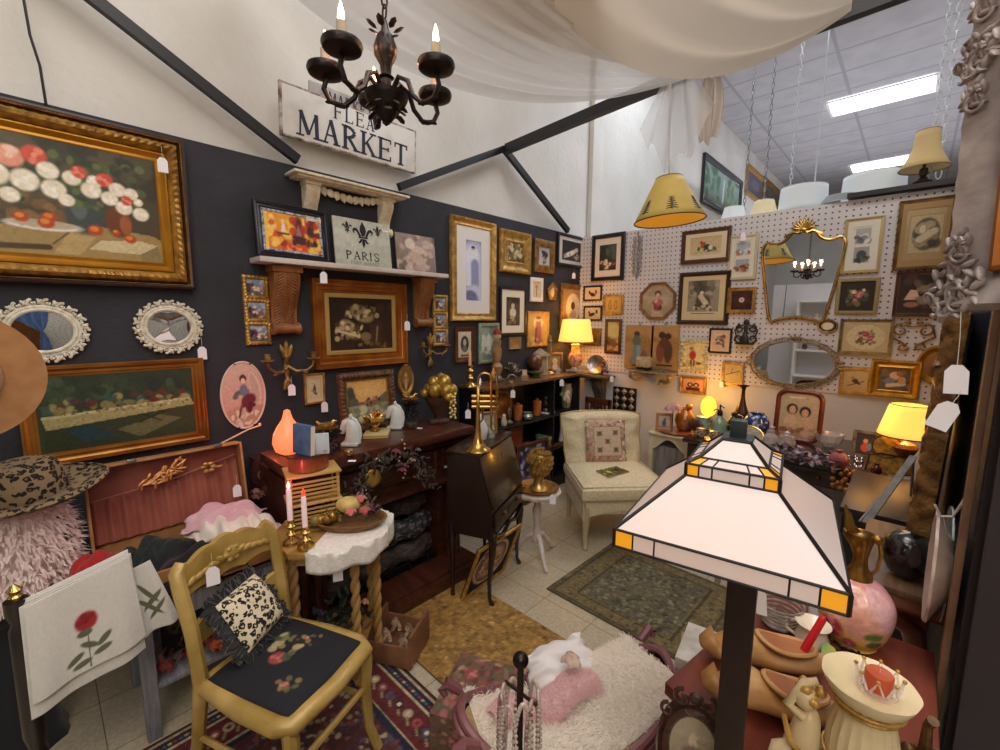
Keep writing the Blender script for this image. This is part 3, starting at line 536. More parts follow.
b=MB(); N=48; b.tube([(a*cos(2*PI*i/N),bb*sin(2*PI*i/N),.006) for i in range(N)],.005,6,closed=True); b.build('rim',mat('blush_glaze','#e6c8bc',.4),t)
b=MB(); 
for q in(1.2,1.9,4.4,5.1): b.box((a*cos(q),bb*sin(q),.008),(.01,.006,.01))
b.build('hanger_clip',BLACK,t)
# candle sconces
def sconce(px,label,s=1,rl=0):
    u_,v_=uv('L',*px); t=thing('candle_sconce',label,'wall sconce',wallM('L',u_,v_,.004),'gilded leaf candle sconces'); m=mat('gilt_wood','#b08c4c',.42,.4,c2='#6d4c22',sc=30,bump=.3)
    b=MB().at(scl(s)); 
    for k,(x,y,an,L) in enumerate([(0,.07,0,.07),(-.012,.06,.25,.06),(.012,.06,-.25,.06),(0,.03,.1,.05),(0,-.05,PI,.06),(.008,-.06,PI+.2,.05),(-.008,-.06,PI-.2,.05)]):
        b.m=scl(s)@tr(x,y,.012)@rot('Z',an); b.ball((0,L*.3,0),(.011,L*.62,.01),8,6)
    b.m=scl(s)@tr(0,0,.008); b.ball((0,0,0),(.014,.06,.008),8,6); b.build('leaf_backplate',m,t)
    for sg in(-1,1):
        b=MB().at(scl(s)); pts=[(0,.01,.02),(sg*.03,-.012,.04),(sg*.07,-.01,.06),(sg*.095,.01,.065),(sg*.1,.035,.065)]
        b.tube(pts,[.008,.006,.006,.006,.007],8); b.m=scl(s)@tr(sg*.06,-.015,.055)@rot('Z',sg*-.5); b.ball((0,0,0),(.02,.007,.006),8,5)
        b.m=scl(s)@tr(sg*.1,.04,.065)@rot('X',-PI/2); b.lathe([(.004,-.01),(.018,0),(.03,.004),(.03,.007),(.012,.008),(.012,.03),(.014,.032),(.011,.034),(.0,.028)][:],n=16); b.build('candle_arm',m,t)
sconce((286,368),'gilded leaf candle sconce with a price tag, between the porcelain plaque and small engraving',1.25)
sconce((429,352),'gilded leaf candle sconce above the gold fruit urn',1.1)
# oval gold frame
u_,v_=uv('L',405,380); t=thing('oval_portrait','pointed oval gold frame with a small standing figure, above the right horse head','picture',wallM('L',u_,v_,.004))
N=48; sh=lambda a,r:(r*.066*cos(a),r*.105*sin(a)*(1+.12*abs(sin(a))**6))
b=MB(); b.loft([[(sh(2*PI*i/N,q)[0],sh(2*PI*i/N,q)[1],z) for q,z in((1,0),(1,.012),(.93,.02),(.75,.014),(.7,.01),(.7,0))] for i in range(N+1)],closed=False,cap=False); b.build('frame',GOLDB,t)
canvas('painting',1,1,[('bg','#8a6a34','#5a4020'),('e',.5,.5,.3,.4,'#a07c40'),('e',.5,.28,.08,.07,'#d8b48c'),('e',.48,.45,.14,.13,'#a84a34'),('l',.5,.5,.5,.85,.1,'#c9a878')],30,t,fn=lambda u,v:((lambda th,r:(*sh(th,r*.72),.008))(math.atan2(2*v-1,2*u-1),max(abs(2*u-1),abs(2*v-1)))))
# ornate little pentagon plaque
u_,v_=uv('L',551,292); t=thing('carved_plaque','small five-sided gilt plaque with a pale bird in relief','plaque',wallM('L',u_,v_,.004)); r=.075
b=MB(); pl=[(r*sin(2*PI*i/5)*1.0,r*cos(2*PI*i/5)*1.1) for i in range(5)]; b.prism(pl,0,.01)
for i in range(5):
    x0,y0=pl[i]; x1,y1=pl[(i+1)%5]
    for k in range(4): b.ball((x0+(x1-x0)*k/4,y0+(y1-y0)*k/4,.012),.011,6,4)
b.build('frame',GOLDB,t); b=MB(); b.ball((0,-.01,.012),(.03,.04,.01),10,6); b.ball((.01,.03,.014),(.014,.014,.01),8,5); b.build('relief',mat('ivory_relief','#d9c88f',.5),t)
# ---- shelves with corbels
def corbel(t,y,h,w,d,m,side='L',leafy=True,name='corbel',zt=0):
    """scrolled bracket: profile in (out,down) swept across its width, with acanthus rows"""
    n=22; pr=[]
    for i in range(n+1):
        s=i/n; o=d*(.72-.42*s+.22*sin(s*PI*1.9+.3)); pr.append((o,zt-h*s))
    b=MB(); rings=[[(-w/2+w*k/6,z,o*(1-.10*abs(k-3)/3)) for k in range(7)] for o,z in pr]; b.loft(rings,closed=False,cap=False)
    for sg in(-1,1): b.add([(sg*w/2,z,o*.9) for o,z in pr]+[(sg*w/2,z,0) for o,z in pr],[(i,i+1,n+2+i,n+1+i) for i in range(n)])
    b.at(tr(0,zt-h*.06,0)); b.box((0,0,d*.45),(w*1.15,h*.1,d*.95),.004)
    b.at(tr(0,zt-h*.97,d*.3)@rot('Y',PI/2)); b.lathe([(d*.26,-w*.55),(d*.3,-w*.5),(d*.22,-w*.3),(d*.24,0),(d*.22,w*.3),(d*.3,w*.5),(d*.26,w*.55)],n=16); b.at()
    if leafy:
        for i in range(3,n-2,1):
            o,z=pr[i]
            for sg in(-1,1): b.m=tr(sg*w*.26,z,o*.97)@rot('Z',sg*-.6); b.ball((0,0,0),(w*.17,h*.02,.006),6,4)
            b.m=tr(0,z,o); b.ball((0,0,0),(w*.06,h*.016,.006),6,4)
    c=b.build(name,m,t); c.location.x=y; return c
P=lambda x,y,o:PX(x,y,XL+o)
# white shelf on carved oak corbels
a=P(259,256,.15); c=P(448,275,.15); zsh=a.z-.012; ym=(a.y+c.y)/2; ws=c.y-a.y
t=thing('wall_shelf','long white wall shelf on two carved oak corbels','shelf',wallM('L',ym,zsh,.002)); MB().box((0,0,.08),(ws,.028,.155),.004).build('shelf_board',mat('shelf_white','#d5cdc6',.5,c2='#c4bab2',sc=9),t)
corbel(t,uv('L',282,300)[0]-ym,.36,.14,.12,WOODL,zt=-.014); corbel(t,uv('L',420,300)[0]-ym,.33,.125,.12,WOODL,zt=-.014)
SHZ=zsh+.014
# ivory shelf above
a=P(293,170,.12); c=P(408,191,.12); z2=a.z; y2=(a.y+c.y)/2; w2_=c.y-a.y
t=thing('wall_shelf','small ivory carved wall shelf with scalloped leaf apron, under the lettered market sign','shelf',wallM('L',y2,z2,.002)); IV=mat('ivory_carving','#e8e0cc',.5,c2='#cdbf9c',sc=25,bump=.2)
b=MB(); b.box((0,0,.07),(w2_,.014,.14),.003); b.box((0,-.012,.06),(w2_-.05,.012,.12),.003); b.build('shelf_board',IV,t)
corbel(t,-w2_/2+.13,.22,.08,.09,IV,leafy=False,zt=-.015); corbel(t,w2_/2-.12,.22,.08,.09,IV,leafy=False,zt=-.015)
b=MB()
for i in range(13):
    x=-.24+.04*i; y=-.03-.035*sin(PI*i/12); b.m=tr(x,y,.03)@rot('Z',(.5 if i<6 else -.5 if i>6 else 0)); b.ball((0,0,0),(.024,.026,.014),8,5); b.m=tr(x,y-.018,.035)@rot('Z',i); b.ball((0,0,0),(.018,.008,.008),6,4)
b.build('apron',IV,t)
# lettering
def text(body,size,m,parent,loc,ext=.001,sx=1,rotm=None,align='CENTER',bold=0):
    cu=bpy.data.curves.new('lettering','FONT'); cu.body=body; cu.size=size; cu.extrude=ext; cu.align_x=align; cu.offset=bold
    o=bpy.data.objects.new('t',cu); COL.objects.link(o); dg=bpy.context.evaluated_depsgraph_get(); me=bpy.data.meshes.new_from_object(o.evaluated_get(dg)); bpy.data.objects.remove(o)
    me.materials.clear(); me.materials.append(m); q=bpy.data.objects.new('lettering',me); COL.objects.link(q); q.parent=parent; q.location=loc; q.scale=(sx,1,1); return q
def serif(parent,body,cx,cy,h,m,z,gap=.22,cw=.62,th=.16):
    """block serif capitals drawn from strokes"""
    S={'F':'Vl Tt Mm s0','L':'Vl Bb s0','E':'Vl Tt Mm Bb','A':'A','M':'M','R':'R','K':'K','T':'T','P':'P','I':'I','S':'S'}
    b=MB(); n=len(body); W=h*cw; x=cx-(n*W+(n-1)*h*gap)/2; t=h*th; f=t*.45
    def ln(p,q,w0): 
        d=V((q[0]-p[0],q[1]-p[1],0)); L=d.length; nn=V((-d.y,d.x,0))/L*w0/2; P0=V((p[0],p[1],0)); Q=V((q[0],q[1],0)); b.prism([(v.x,v.y) for v in(P0+nn,P0-nn,Q-nn,Q+nn)],z,z+.001)
    for ch in body:
        w=W*(.5 if ch=='I' else 1.2 if ch=='M' else 1); X=lambda a:x+a*w; Y=lambda a:cy-h/2+a*h
        ser=lambda a,y:ln((X(a)-t*1.0,Y(y)),(X(a)+t*1.0,Y(y)),f)
        if ch in 'FLEPRKI':
            a=.5 if ch=='I' else .18; ln((X(a),Y(0)),(X(a),Y(1)),t); ser(a,.02); ser(a,.98)
        if ch in 'FE': ln((X(.18),Y(.97)),(X(.95),Y(.97)),f); ln((X(.18),Y(.52)),(X(.75),Y(.52)),f); ln((X(.93),Y(1)),(X(.93),Y(.8)),f); ln((X(.75),Y(.62)),(X(.75),Y(.42)),f)
        if ch in 'EL': ln((X(.18),Y(.03)),(X(.95),Y(.03)),f); ln((X(.93),Y(0)),(X(.93),Y(.22)),f)
        if ch=='A': ln((X(.1),Y(0)),(X(.5),Y(1)),f); ln((X(.5),Y(1)),(X(.88),Y(0)),t); ln((X(.28),Y(.35)),(X(.75),Y(.35)),f); ser(.1,.02); ser(.88,.02)
        if ch=='M': ln((X(.08),Y(0)),(X(.12),Y(1)),f); ln((X(.12),Y(1)),(X(.5),Y(.1)),t); ln((X(.5),Y(.1)),(X(.88),Y(1)),f); ln((X(.88),Y(1)),(X(.92),Y(0)),t); ser(.08,.02); ser(.92,.02)
        if ch in 'PR':
            k=[(X(.18)+ (w*.62)*sin(PI*i/8),Y(.74)+h*.24*cos(PI*i/8)) for i in range(9)]
            for i in range(8): ln(k[i],k[i+1],t*(.5+.5*sin(PI*(i+.5)/8)))
            if ch=='R': ln((X(.42),Y(.5)),(X(.95),Y(0)),t*.9); ser(.95,.02)
        if ch=='K': ln((X(.25),Y(.42)),(X(.88),Y(1)),f); ln((X(.42),Y(.55)),(X(.95),Y(0)),t*.9); ser(.85,.98); ser(.95,.02)
        if ch=='T': ln((X(.5),Y(0)),(X(.5),Y(1)),t); ln((X(.02),Y(.97)),(X(.98),Y(.97)),f); ser(.5,.02); ln((X(.03),Y(1)),(X(.03),Y(.78)),f); ln((X(.97),Y(1)),(X(.97),Y(.78)),f)
        if ch=='S':
            k=[(.85,.78),(.75,.93),(.5,1),(.25,.93),(.18,.76),(.3,.6),(.6,.47),(.82,.34),(.85,.16),(.65,.02),(.4,0),(.18,.1),(.12,.28)]
            for i in range(len(k)-1): ln((X(k[i][0]),Y(k[i][1])),(X(k[i+1][0]),Y(k[i+1][1])),t*.7)
        x+=w+h*gap
    return b.build('lettering',m,parent,smooth=0)
# market sign
INK=mat('navy_lettering','#262b3c',.7)
WB=mat('whitewashed_board','#d8d6d2',.7,c2='#b4aca6',sc=7,bump=.1,lo=.5,hi=.9)
a=P(279,81,.03); c=P(416,172,.03); d=P(284,139,.03)
cy=(a.y+c.y)/2; h=.27; zc=((a.z+c.z)/2)
t=thing('wooden_sign','large whitewashed wooden sign lettered FLEA MARKET, high on the white wall','sign',wallM('L',cy,zc,.008,.06)); wS=c.y-a.y
MB().box((0,0,.012),(wS,h,.022),.003).build('board',WB,t)
frame(wS+.004,h+.004,.012,.026,'flat',mat('scuffed_brown_edge','#6b4a3a',.7,c2='#c8c0b4',sc=20),t,'edge')
serif(t,'FLEA',-.01,.078,.08,INK,.024,.22,.66,.14); serif(t,'MARKET',0,-.045,.13,INK,.024,.19,.74,.17)
a=P(308,84,.05); t=thing('wooden_sign','small weathered sign half hidden behind the chandelier, just above the large lettered one','sign',wallM('L',a.y+.27,a.z-.01,.002,.1))
MB().box((0,0,.01),(.5,.1,.018),.002).build('board',mat('grey_board','#8f8a8a',.7,c2='#b4aeac',sc=9),t); serif(t,'MARKET',.0,0,.06,mat('plum_lettering','#3a3244',.7),.0195,.2,.6,.16)
# things standing on the white shelf
def lean(y0,w,h,tilt=.12,out=.035): return wallM('L',y0,SHZ+.002,out,0,0)@rot('X',-tilt)@tr(0,h/2,0)
a=uv('L',252,200,.05); b_=uv('L',328,255,.05)
w=b_[0]-a[0]; h=.30
t=thing('framed_painting','black-framed painting of sailboats on a fiery orange sea, leaning on white shelf','painting',lean((a[0]+b_[0])/2,w,h,.14,.07)@rot('Z',-.02))
frame(w,h,.04,.025,'step',BLACKF,t); frame(w-.075,h-.075,.012,.016,'flat',mat('blue_slip','#2c3650',.5,c2='#c8ccd8',sc=60),t,'liner')
canvas('painting',w-.1,h-.1,[('bg','#e89a28','#d86a20'),('b',0,0,1,.5,30,.14,['#f0b83c','#e87a24','#d8481c','#f4d070']),('b',.5,0,1,.6,20,.14,['#7a1c14','#b8301c','#3a1418']),('b',0,.55,1,1,30,.12,['#d8381c','#f0a030','#8a1c18','#f4c850']),('b',.5,.6,1,.8,12,.08,['#1c1418','#3a1c1c']),('r',.0,.0,.06,1,'#e8c048'),('p',[(.28,.5),(.33,.12),(.38,.5)],'#e8d8c0'),('l',.22,.55,.42,.55,.03,'#5a2c1c'),('p',[(.55,.55),(.6,.25),(.66,.55)],'#8f7a6a'),('l',.5,.6,.72,.62,.03,'#2c1818')],80,t,.01,seed=8)
a=uv('L',333,207,.06); b_=uv('L',391,268,.06); w=b_[0]-a[0]; h=.29
t=thing('canvas_sign','grey-green square board with black fleur-de-lis emblems lettered PARIS, standing on white shelf','sign',lean((a[0]+b_[0])/2,w,h,.1,.06))
canvas('board_face',w,h,[('bg','#c2c4b4','#b2b4a2'),('b',0,0,1,1,10,.3,['#bcbeae','#c8cabb'])],30,t,.0125,.7); MB().box((0,0,.006),(w,h,.012),.002).build('board',mat('pale_board','#c0c0b2',.7),t)
def fleur(cx,cy,s,parent,z,m):
    b=MB(); pr=lambda pts:b.prism([(cx+x*s,cy+y*s) for x,y in pts],z,z+.001)
    pr([(0,1),(.2,.62),(.24,.35),(.1,0),(-.1,0),(-.24,.35),(-.2,.62)])
    for q in(-1,1):
        pts=[(q*x,y) for x,y in [(.14,-.02),(.3,.3),(.42,.48),(.6,.52),(.76,.4),(.74,.2),(.62,.12),(.66,.28),(.54,.34),(.42,.2),(.3,-.06)]]
        pr(pts if q>0 else pts[::-1]); pts=[(q*x,y) for x,y in [(.08,-.2),(.16,-.42),(.3,-.5),(.42,-.42),(.3,-.36),(.2,-.18)]]; pr(pts if q>0 else pts[::-1])
    pr([(-.34,-.04),(.34,-.04),(.34,-.14),(-.34,-.14)]); pr([(0,-.8),(.12,-.5),(.08,-.18),(-.08,-.18),(-.12,-.5)]); b.build('fleur_emblem',m,parent,smooth=0)
BK=mat('black_print','#18181c',.6)
fleur(-.0,.045,.092,t,.0135,BK); fleur(-.105,.085,.042,t,.0135,BK); fleur(.105,.085,.042,t,.0135,BK)
serif(t,'PARIS',0,-.078,.05,BK,.0135,.2,.85,.14); serif(t,'FLEA MARKET',0,-.122,.018,mat('faded_print','#8a8c80',.7),.0135,.3,.7,.14)
a=uv('L',396,219,.05); b_=uv('L',436,270,.05); w=b_[0]-a[0]; h=.26
t=thing('canvas_print','unframed pinkish-brown canvas of a pale angel figure, at right end of white shelf','painting',lean((a[0]+b_[0])/2,w,h,.1,.055)); MB().box((0,0,-.008),(w,h,.015),.002).build('stretcher',mat('canvas_edge','#5a4840',.8),t)
canvas('painting',w,h,[('bg','#9a8a80','#7f6e66'),('b',0,0,1,1,50,.13,['#a89488','#c8b0a0','#6b5c54','#b89c90','#8a7468']),('e',.55,.4,.2,.13,'#d0b8a4'),('e',.5,.62,.24,.18,'#c4a898',.4),('e',.35,.25,.14,.16,'#dacabc')],50,t,.0005,.6,seed=6)
# ---- back wall shaped things
# octagonal framed child
u_,v_=uv('B',658,301); t=thing('octagonal_picture','octagonal rope-edged frame with a girl in a red dress holding a doll','picture',wallM('B',u_,v_,.004)); R_=.185
oc=lambda r:[(r*cos(PI/8+PI/4*i),r*sin(PI/8+PI/4*i)) for i in range(8)]
b=MB(); rings=[]
for q in range(9):
    c_=oc(1)[q%8]; rings.append([(c_[0]*R_*k,c_[1]*R_*k,z) for k,z in((1,0),(1,.014),(.95,.02),(.9,.012),(.86,.016),(.86,0))])
b.loft(rings,closed=False,cap=False)
for q in range(8):
    p0,p1=oc(R_*.97)[q],oc(R_*.97)[(q+1)%8]
    for k in range(9): b.ball((p0[0]+(p1[0]-p0[0])*k/9,p0[1]+(p1[1]-p0[1])*k/9,.018),.006,6,4)
b.build('frame',mat('rope_wood','#7a5030',.45,c2='#9a6a40',sc=30),t)
def octf(u,v):
    th=math.atan2(2*v-1,2*u-1); r=max(abs(2*u-1),abs(2*v-1))*R_*.87; q=(th+PI/8)%(PI/4)-PI/8; k=cos(PI/8)/cos(q); return (r*k*cos(th),r*k*sin(th),.005)
canvas('painting',1,1,[('bg','#b5a488','#a08e70'),('b',0,0,1,1,14,.2,['#ab997c','#bcab8e']),('e',.5,.28,.13,.12,'#6b4030'),('e',.5,.33,.08,.08,'#dcae90'),('e',.5,.62,.2,.22,'#9a4048'),('e',.55,.55,.12,.14,'#b8666a'),('e',.45,.5,.06,.1,'#d8a890',.5),('e',.6,.72,.1,.07,'#5a3a34')],44,t,fn=octf)
# wooden figure panels
def wood_panel(px,label,ops):
    a=uv('B',px[0],px[1]); b_=uv('B',px[2],px[3]); w,h=b_[0]-a[0],a[1]-b_[1]
    t=thing('figure_plaque',label,'wall panel',wallM('B',(a[0]+b_[0])/2,(a[1]+b_[1])/2,.014),'tan panels with painted figures'); MB().box((0,0,0),(w,h,.02),.002).build('board',mat('tan_wood','#a8814e',.6),t); canvas('painting',w*.985,h*.99,ops,50,t,.0106,.6)
    b=MB().at(tr(0,h/2+.014,.0)); b.tube([(.012*cos(2*PI*i/12),.012*sin(2*PI*i/12),0) for i in range(12)],.003,5,closed=True); b.build('hanging_ring',BRASSD,t)
g=[('bg','#a9834f','#a07945'),('b',0,0,1,1,14,.25,['#b08a56','#9a733f'])]
wood_panel((627,325,653,370),'tan wooden panel with a standing man in striped blue trousers, left of the pair',g+[('e',.42,.2,.12,.08,'#3a3430'),('e',.42,.35,.18,.14,'#5f6a60'),('l',.38,.5,.36,.85,.06,'#6a8a8c'),('l',.5,.5,.5,.85,.06,'#86a09a'),('e',.7,.7,.12,.16,'#8a5a4c'),('l',.3,.93,.8,.93,.02,'#4a3a28')])
wood_panel((653,325,678,371),'tan wooden panel with a dark couple standing back to back, right of the pair',g+[('e',.4,.22,.15,.09,'#3a2418'),('e',.62,.24,.14,.08,'#3a2418'),('e',.35,.6,.17,.28,'#7a4430'),('e',.65,.6,.18,.28,'#4a3826'),('l',.25,.9,.8,.9,.02,'#2c2018'),('e',.5,.4,.2,.14,'#5a3624')])
a=uv('B',683,341); b_=uv('B',706,370); w,h=b_[0]-a[0],a[1]-b_[1]
t=thing('wall_plaque','ivory scalloped plaque of a little girl in a red coat with a dog','plaque',wallM('B',(a[0]+b_[0])/2,(a[1]+b_[1])/2,.006))
canvas('painting',1,1,[('bg','#d8cf9f','#cfc48f'),('b',0,.75,1,1,10,.1,['#b9a870','#8a8458']),('e',.4,.25,.1,.08,'#b06a40'),('e',.45,.5,.16,.2,'#a83228'),('l',.4,.7,.4,.85,.04,'#5a4030'),('l',.52,.7,.52,.85,.04,'#5a4030'),('e',.7,.78,.12,.06,'#6b4a34'),('l',.1,.15,.5,.05,.05,'#b8b07a')],40,t,fn=lambda u,v:((u-.5)*w*(1+.04*cos(v*25)),(v-.5)*h*(1+.03*cos(u*25)),.008))
b=MB(); [b.ball((w/2*q*(.8+.2*(k%2)),h/2*(k/4-1),.006),.018,8,5) for q in(-1,1) for k in range(9)]; [b.ball((w*(k/6-.5),h/2*q,.006),.018,8,5) for q in(-1,1) for k in range(7)]; b.build('scalloped_edge',mat('ivory_plaster','#d9d2a8',.5,c2='#b3a870',sc=20),t)
# shell-topped brass mirror
a=uv('B',758,232); b_=uv('B',842,312)
u_,v_=uv('B',800,274); t=thing('wall_mirror','shield-shaped brass-framed mirror crowned with a golden shell','mirror',wallM('B',u_,v_,.012))
prof=[(0,.215),(.07,.205),(.115,.17),(.17,.155),(.235,.165),(.262,.14),(.26,.09),(.235,-.02),(.205,-.14),(.185,-.21),(.16,-.238),(.11,-.228),(.0,-.215)]
prof=[(x*.98,y*1.5) for x,y in prof]; full=prof+[(-x,y) for x,y in prof[-2:0:-1]]
def smooth_closed(P,k=4):
    n=len(P); o=[]
    for i in range(n):
        p0,p1,p2,p3=[V(P[(i+j)%n]) for j in(-1,0,1,2)]
        for q in range(k):
            s=q/k; o.append(.5*((2*p1)+(p2-p0)*s+(2*p0-5*p1+4*p2-p3)*s*s+(3*p1-p0-3*p2+p3)*s**3))
    return o
Q=smooth_closed([(x,y,0) for x,y in full])
b=MB(); b.add([(0,0,.004)]+[(p.x,p.y,.004) for p in Q],[(0,i+1,(i+1)%len(Q)+1) for i in range(len(Q))]); b.build('mirror_glass',MIRR,t,smooth=0)
b=MB(); b.tube([(p.x,p.y,.006) for p in Q],.0115,8,closed=True); b.build('frame',BRASS,t)
b=MB()
for i in range(9):
    an=(i-4)*.33; b.m=tr(0,.32,.02)@rot('Z',-an); b.ball((0,.04,0),(.0105,.052,.01),8,6)
b.at(); b.ball((0,.32,.02),(.035,.02,.015),10,6); b.tube([(-.12,.28,.015),(-.06,.31,.02),(-.03,.30,.02),(0,.32,.02),(.03,.30,.02),(.06,.31,.02),(.12,.28,.015)],.009,6); b.build('shell_crest',BRASS,t)
# round pierced mirror (tray-like) on the back wall
u_,v_=uv('B',793,363); t=thing('oval_mirror','wide oval mirror with a lacy antiqued filigree rim, below the brass shell mirror','mirror',wallM('B',u_,v_,.012)); mw,mh=.265,.165
FIL=mat('filigree_bronze','#7a6648',.4,.6,c2='#a89878',sc=40)
b=MB(); n=40; b.add([(0,0,.004)]+[(mw*cos(2*PI*i/n),mh*sin(2*PI*i/n),.004) for i in range(n)],[(0,i+1,(i+1)%n+1) for i in range(n)]); b.build('mirror_glass',MIRR,t,smooth=0)
b=MB(); N=72
for r_ in(0,.03): b.tube([((mw+r_)*cos(2*PI*i/N)*(1+(.012*sin(i*PI/2) if r_ else 0)),(mh+r_)*sin(2*PI*i/N)*(1+(.02*sin(i*PI/2) if r_ else 0)),.008) for i in range(N)],.005,6,closed=True)
for i in range(48):
    a=2*PI*i/48; cx,cy=(mw+.015)*cos(a),(mh+.015)*sin(a); b.tube([(cx+.012*cos(q),cy+.012*sin(q),.01) for q in [k*PI/4 for k in range(8)]],.0025,4,closed=True)
for q in (PI/2,0,PI,-PI/2):
    for k in(-1,0,1): b.m=tr((mw+.035)*cos(q+k*.08),(mh+.035)*sin(q+k*.12),.01)@rot('Z',q+k*.5); b.ball((0,0,0),(.024,.01,.008),8,4)
b.build('filigree_rim',FIL,t)
# little octagonal gilt frame
u_,v_=uv('B',828,326); t=thing('octagonal_picture','tiny octagonal black and gold frame with blank oval, under the brass mirror corner','picture',wallM('B',u_,v_,.004)); R_=.062
b=MB(); b.prism([(x*1.05,y*.85) for x,y in oc(R_)],0,.012); b.build('frame',BLACKF,t); b=MB(); b.tube([(x*1.0,y*.8,.013) for x,y in oc(R_*.95)],.004,6,closed=True); b.tube([(.036*cos(2*PI*i/20),.03*sin(2*PI*i/20),.014) for i in range(20)],.004,6,closed=True); b.build('gilt_line',GOLDB,t)
b=MB().at(scl(1.15,1,1)); b.lathe([(.03,.0),(.03,.0135),(0,.0136)],n=24,cap=False); b.build('oval_insert',mat('cream_card','#ded6c2',.7),t)
# carved brown bracket sconce with scrolls, white filigree panel, gilded scroll rack
def scroll(b,cx,cy,r,a0,turns,w,z=.01,dirn=1,k=14):
    b.tube([(cx+r*(1-.75*i/k)*cos(a0+dirn*turns*2*PI*i/k),cy+r*(1-.75*i/k)*sin(a0+dirn*turns*2*PI*i/k),z) for i in range(k+1)],[w*(1-.4*i/k) for i in range(k+1)],6)
u_,v_=uv('B',746,336); t=thing('carved_bracket','black scrolled wooden wall bracket with small ledge, left of the round lacy mirror','wall bracket',wallM('B',u_,v_,.004)); m=mat('ebony_carving','#1f1512',.4,c2='#35221a',sc=15)
b=MB(); b.box((0,.02,.012),(.03,.16,.02),.008); b.ball((0,.11,.014),(.022,.03,.014))
for s in(-1,1):
    scroll(b,s*.045,.06,.035,PI/2 if s>0 else PI/2,1.1,.007,dirn=-s); scroll(b,s*.05,-.02,.035,-PI/2,1.0,.008,dirn=s); b.tube([(s*.02,.09,.01),(s*.05,.08,.01),(s*.085,.05,.01),(s*.07,.0,.01),(s*.085,-.04,.01)],.006,6)
b.build('back_plate',m,t); b=MB().at(tr(0,-.06,.0)@rot('X',-PI/2)); b.m=tr(0,-.06,.035)@rot('X',-PI/2); b.lathe([(0,-.01),(.07,-.008),(.07,.004),(.035,.01),(.03,.05),(.012,.085),(.0,.1)],n=16,sy=.55); b.build('ledge',m,t)
u_,v_=uv('B',638,255); t=thing('filigree_panel','tall white metal scrollwork wall panel, right of the black-framed dance print','wall ornament',wallM('B',u_,v_,.004)); m=mat('pewter_white','#86847f',.4,.4)
b=MB()
for k in range(6):
    y=.15-.06*k; w=.028*(1-.4*abs(k-2.5)/2.5)+.012
    for s in(-1,1): scroll(b,s*w,y,.024,PI/2*s,1.2,.004,dirn=s); scroll(b,s*w*.6,y-.03,.016,0,1,.003,dirn=-s)
b.tube([(0,.2,.008),(.01,.1,.008),(-.008,0,.008),(.006,-.1,.008),(0,-.2,.008)],.004,6); b.ball((0,.2,.01),(.01,.02,.006)); b.ball((0,-.2,.01),(.01,.02,.006)); b.build('scrollwork',m,t)
u_,v_=uv('B',912,337); t=thing('scroll_rack','gilded iron scroll wall ornament, under the dark lampshade painting','wall ornament',wallM('B',u_,v_,.004)); m=mat('old_gilt_iron','#8f6c3a',.4,.7)
b=MB()
for s in(-1,1): scroll(b,s*.06,.045,.045,PI/2,1.1,.007,dirn=-s); b.tube([(s*.1,.05,.01),(s*.11,.0,.01),(s*.06,-.03,.012),(s*.02,-.06,.012)],.006,6); scroll(b,s*.04,-.07,.03,0,1,.006,dirn=s)
b.tube([(-.06,.09,.01),(0,.07,.012),(.06,.09,.01)],.006,6); [b.ball((x,.095,.012),(.02,.01,.008)) for x in(-.03,.03)]; b.build('scrolls',m,t)
u_,v_=uv('B',938,365); t=thing('oval_portrait','round gilded frame of an amber-toned portrait, partly behind the carved gold mirror','picture',wallM('B',u_,v_,.004))
b=MB(); b.loft([[(r*.105*cos(2*PI*i/36),r*.13*sin(2*PI*i/36),z) for r,z in((1,0),(1.0,.015),(.9,.03),(.78,.02),(.68,.012),(.66,0))] for i in range(37)],closed=False,cap=False); b.build('frame',MATS['glowing_gilt'],t)
canvas('painting',1,1,[('bg','#a8763c','#7a4c24'),('e',.5,.4,.2,.18,'#d8a878'),('e',.5,.75,.34,.25,'#5a3420')],20,t,fn=lambda u,v:((lambda th,r:(r*.105*.7*cos(th),r*.13*.7*sin(th),.008))(math.atan2(2*v-1,2*u-1),max(abs(2*u-1),abs(2*v-1)))))
# shelves on the back wall
x0,z0=uv('B',600,375); t=thing('corner_shelf','grey-brown carved corbel shelf in the corner, holding the silvered plate','shelf',wallM('B',x0,z0,.002)); m=mat('grey_driftwood','#4f463c',.6,c2='#6a5f50',sc=12,bump=.2)
b=MB(); b.box((0,0,.09),(.36,.022,.18),.004); b.box((0,-.018,.08),(.32,.014,.15),.003); b.build('shelf_board',m,t); corbel(t,.02,.3,.12,.12,m,zt=-.026)
x1,z1=uv('B',653,372,.08); t=thing('wall_shelf','small carved shelf of silvered gilt scrolls, under the tan figure panels','shelf',wallM('B',x1,z1,.002)); m=mat('silvered_scroll','#8a7c66',.45,.3,c2='#b8a684',sc=20,bump=.2)
b=MB(); b.box((0,0,.08),(.42,.016,.16),.005); b.build('shelf_board',m,t)
for s in(-1,1):
    b=MB(); b.tube([(s*.17,-.01,.13),(s*.18,-.06,.12),(s*.13,-.085,.09),(s*.06,-.08,.04),(s*.03,-.12,.02)] if s>0 else [(s*.19,-.01,.13),(s*.2,-.05,.12),(s*.17,-.08,.1),(s*.12,-.07,.04)],[.02,.022,.018,.014,.01][:5 if s>0 else 4],8); b.ball((s*.18,-.03,.13),.026); b.build('scroll_bracket',m,t)
# ================================================================ furniture, left side
def base(x,y,z): 
    p=PZ(x,y,z); return p, (p-EYE).dot(fwd)/F
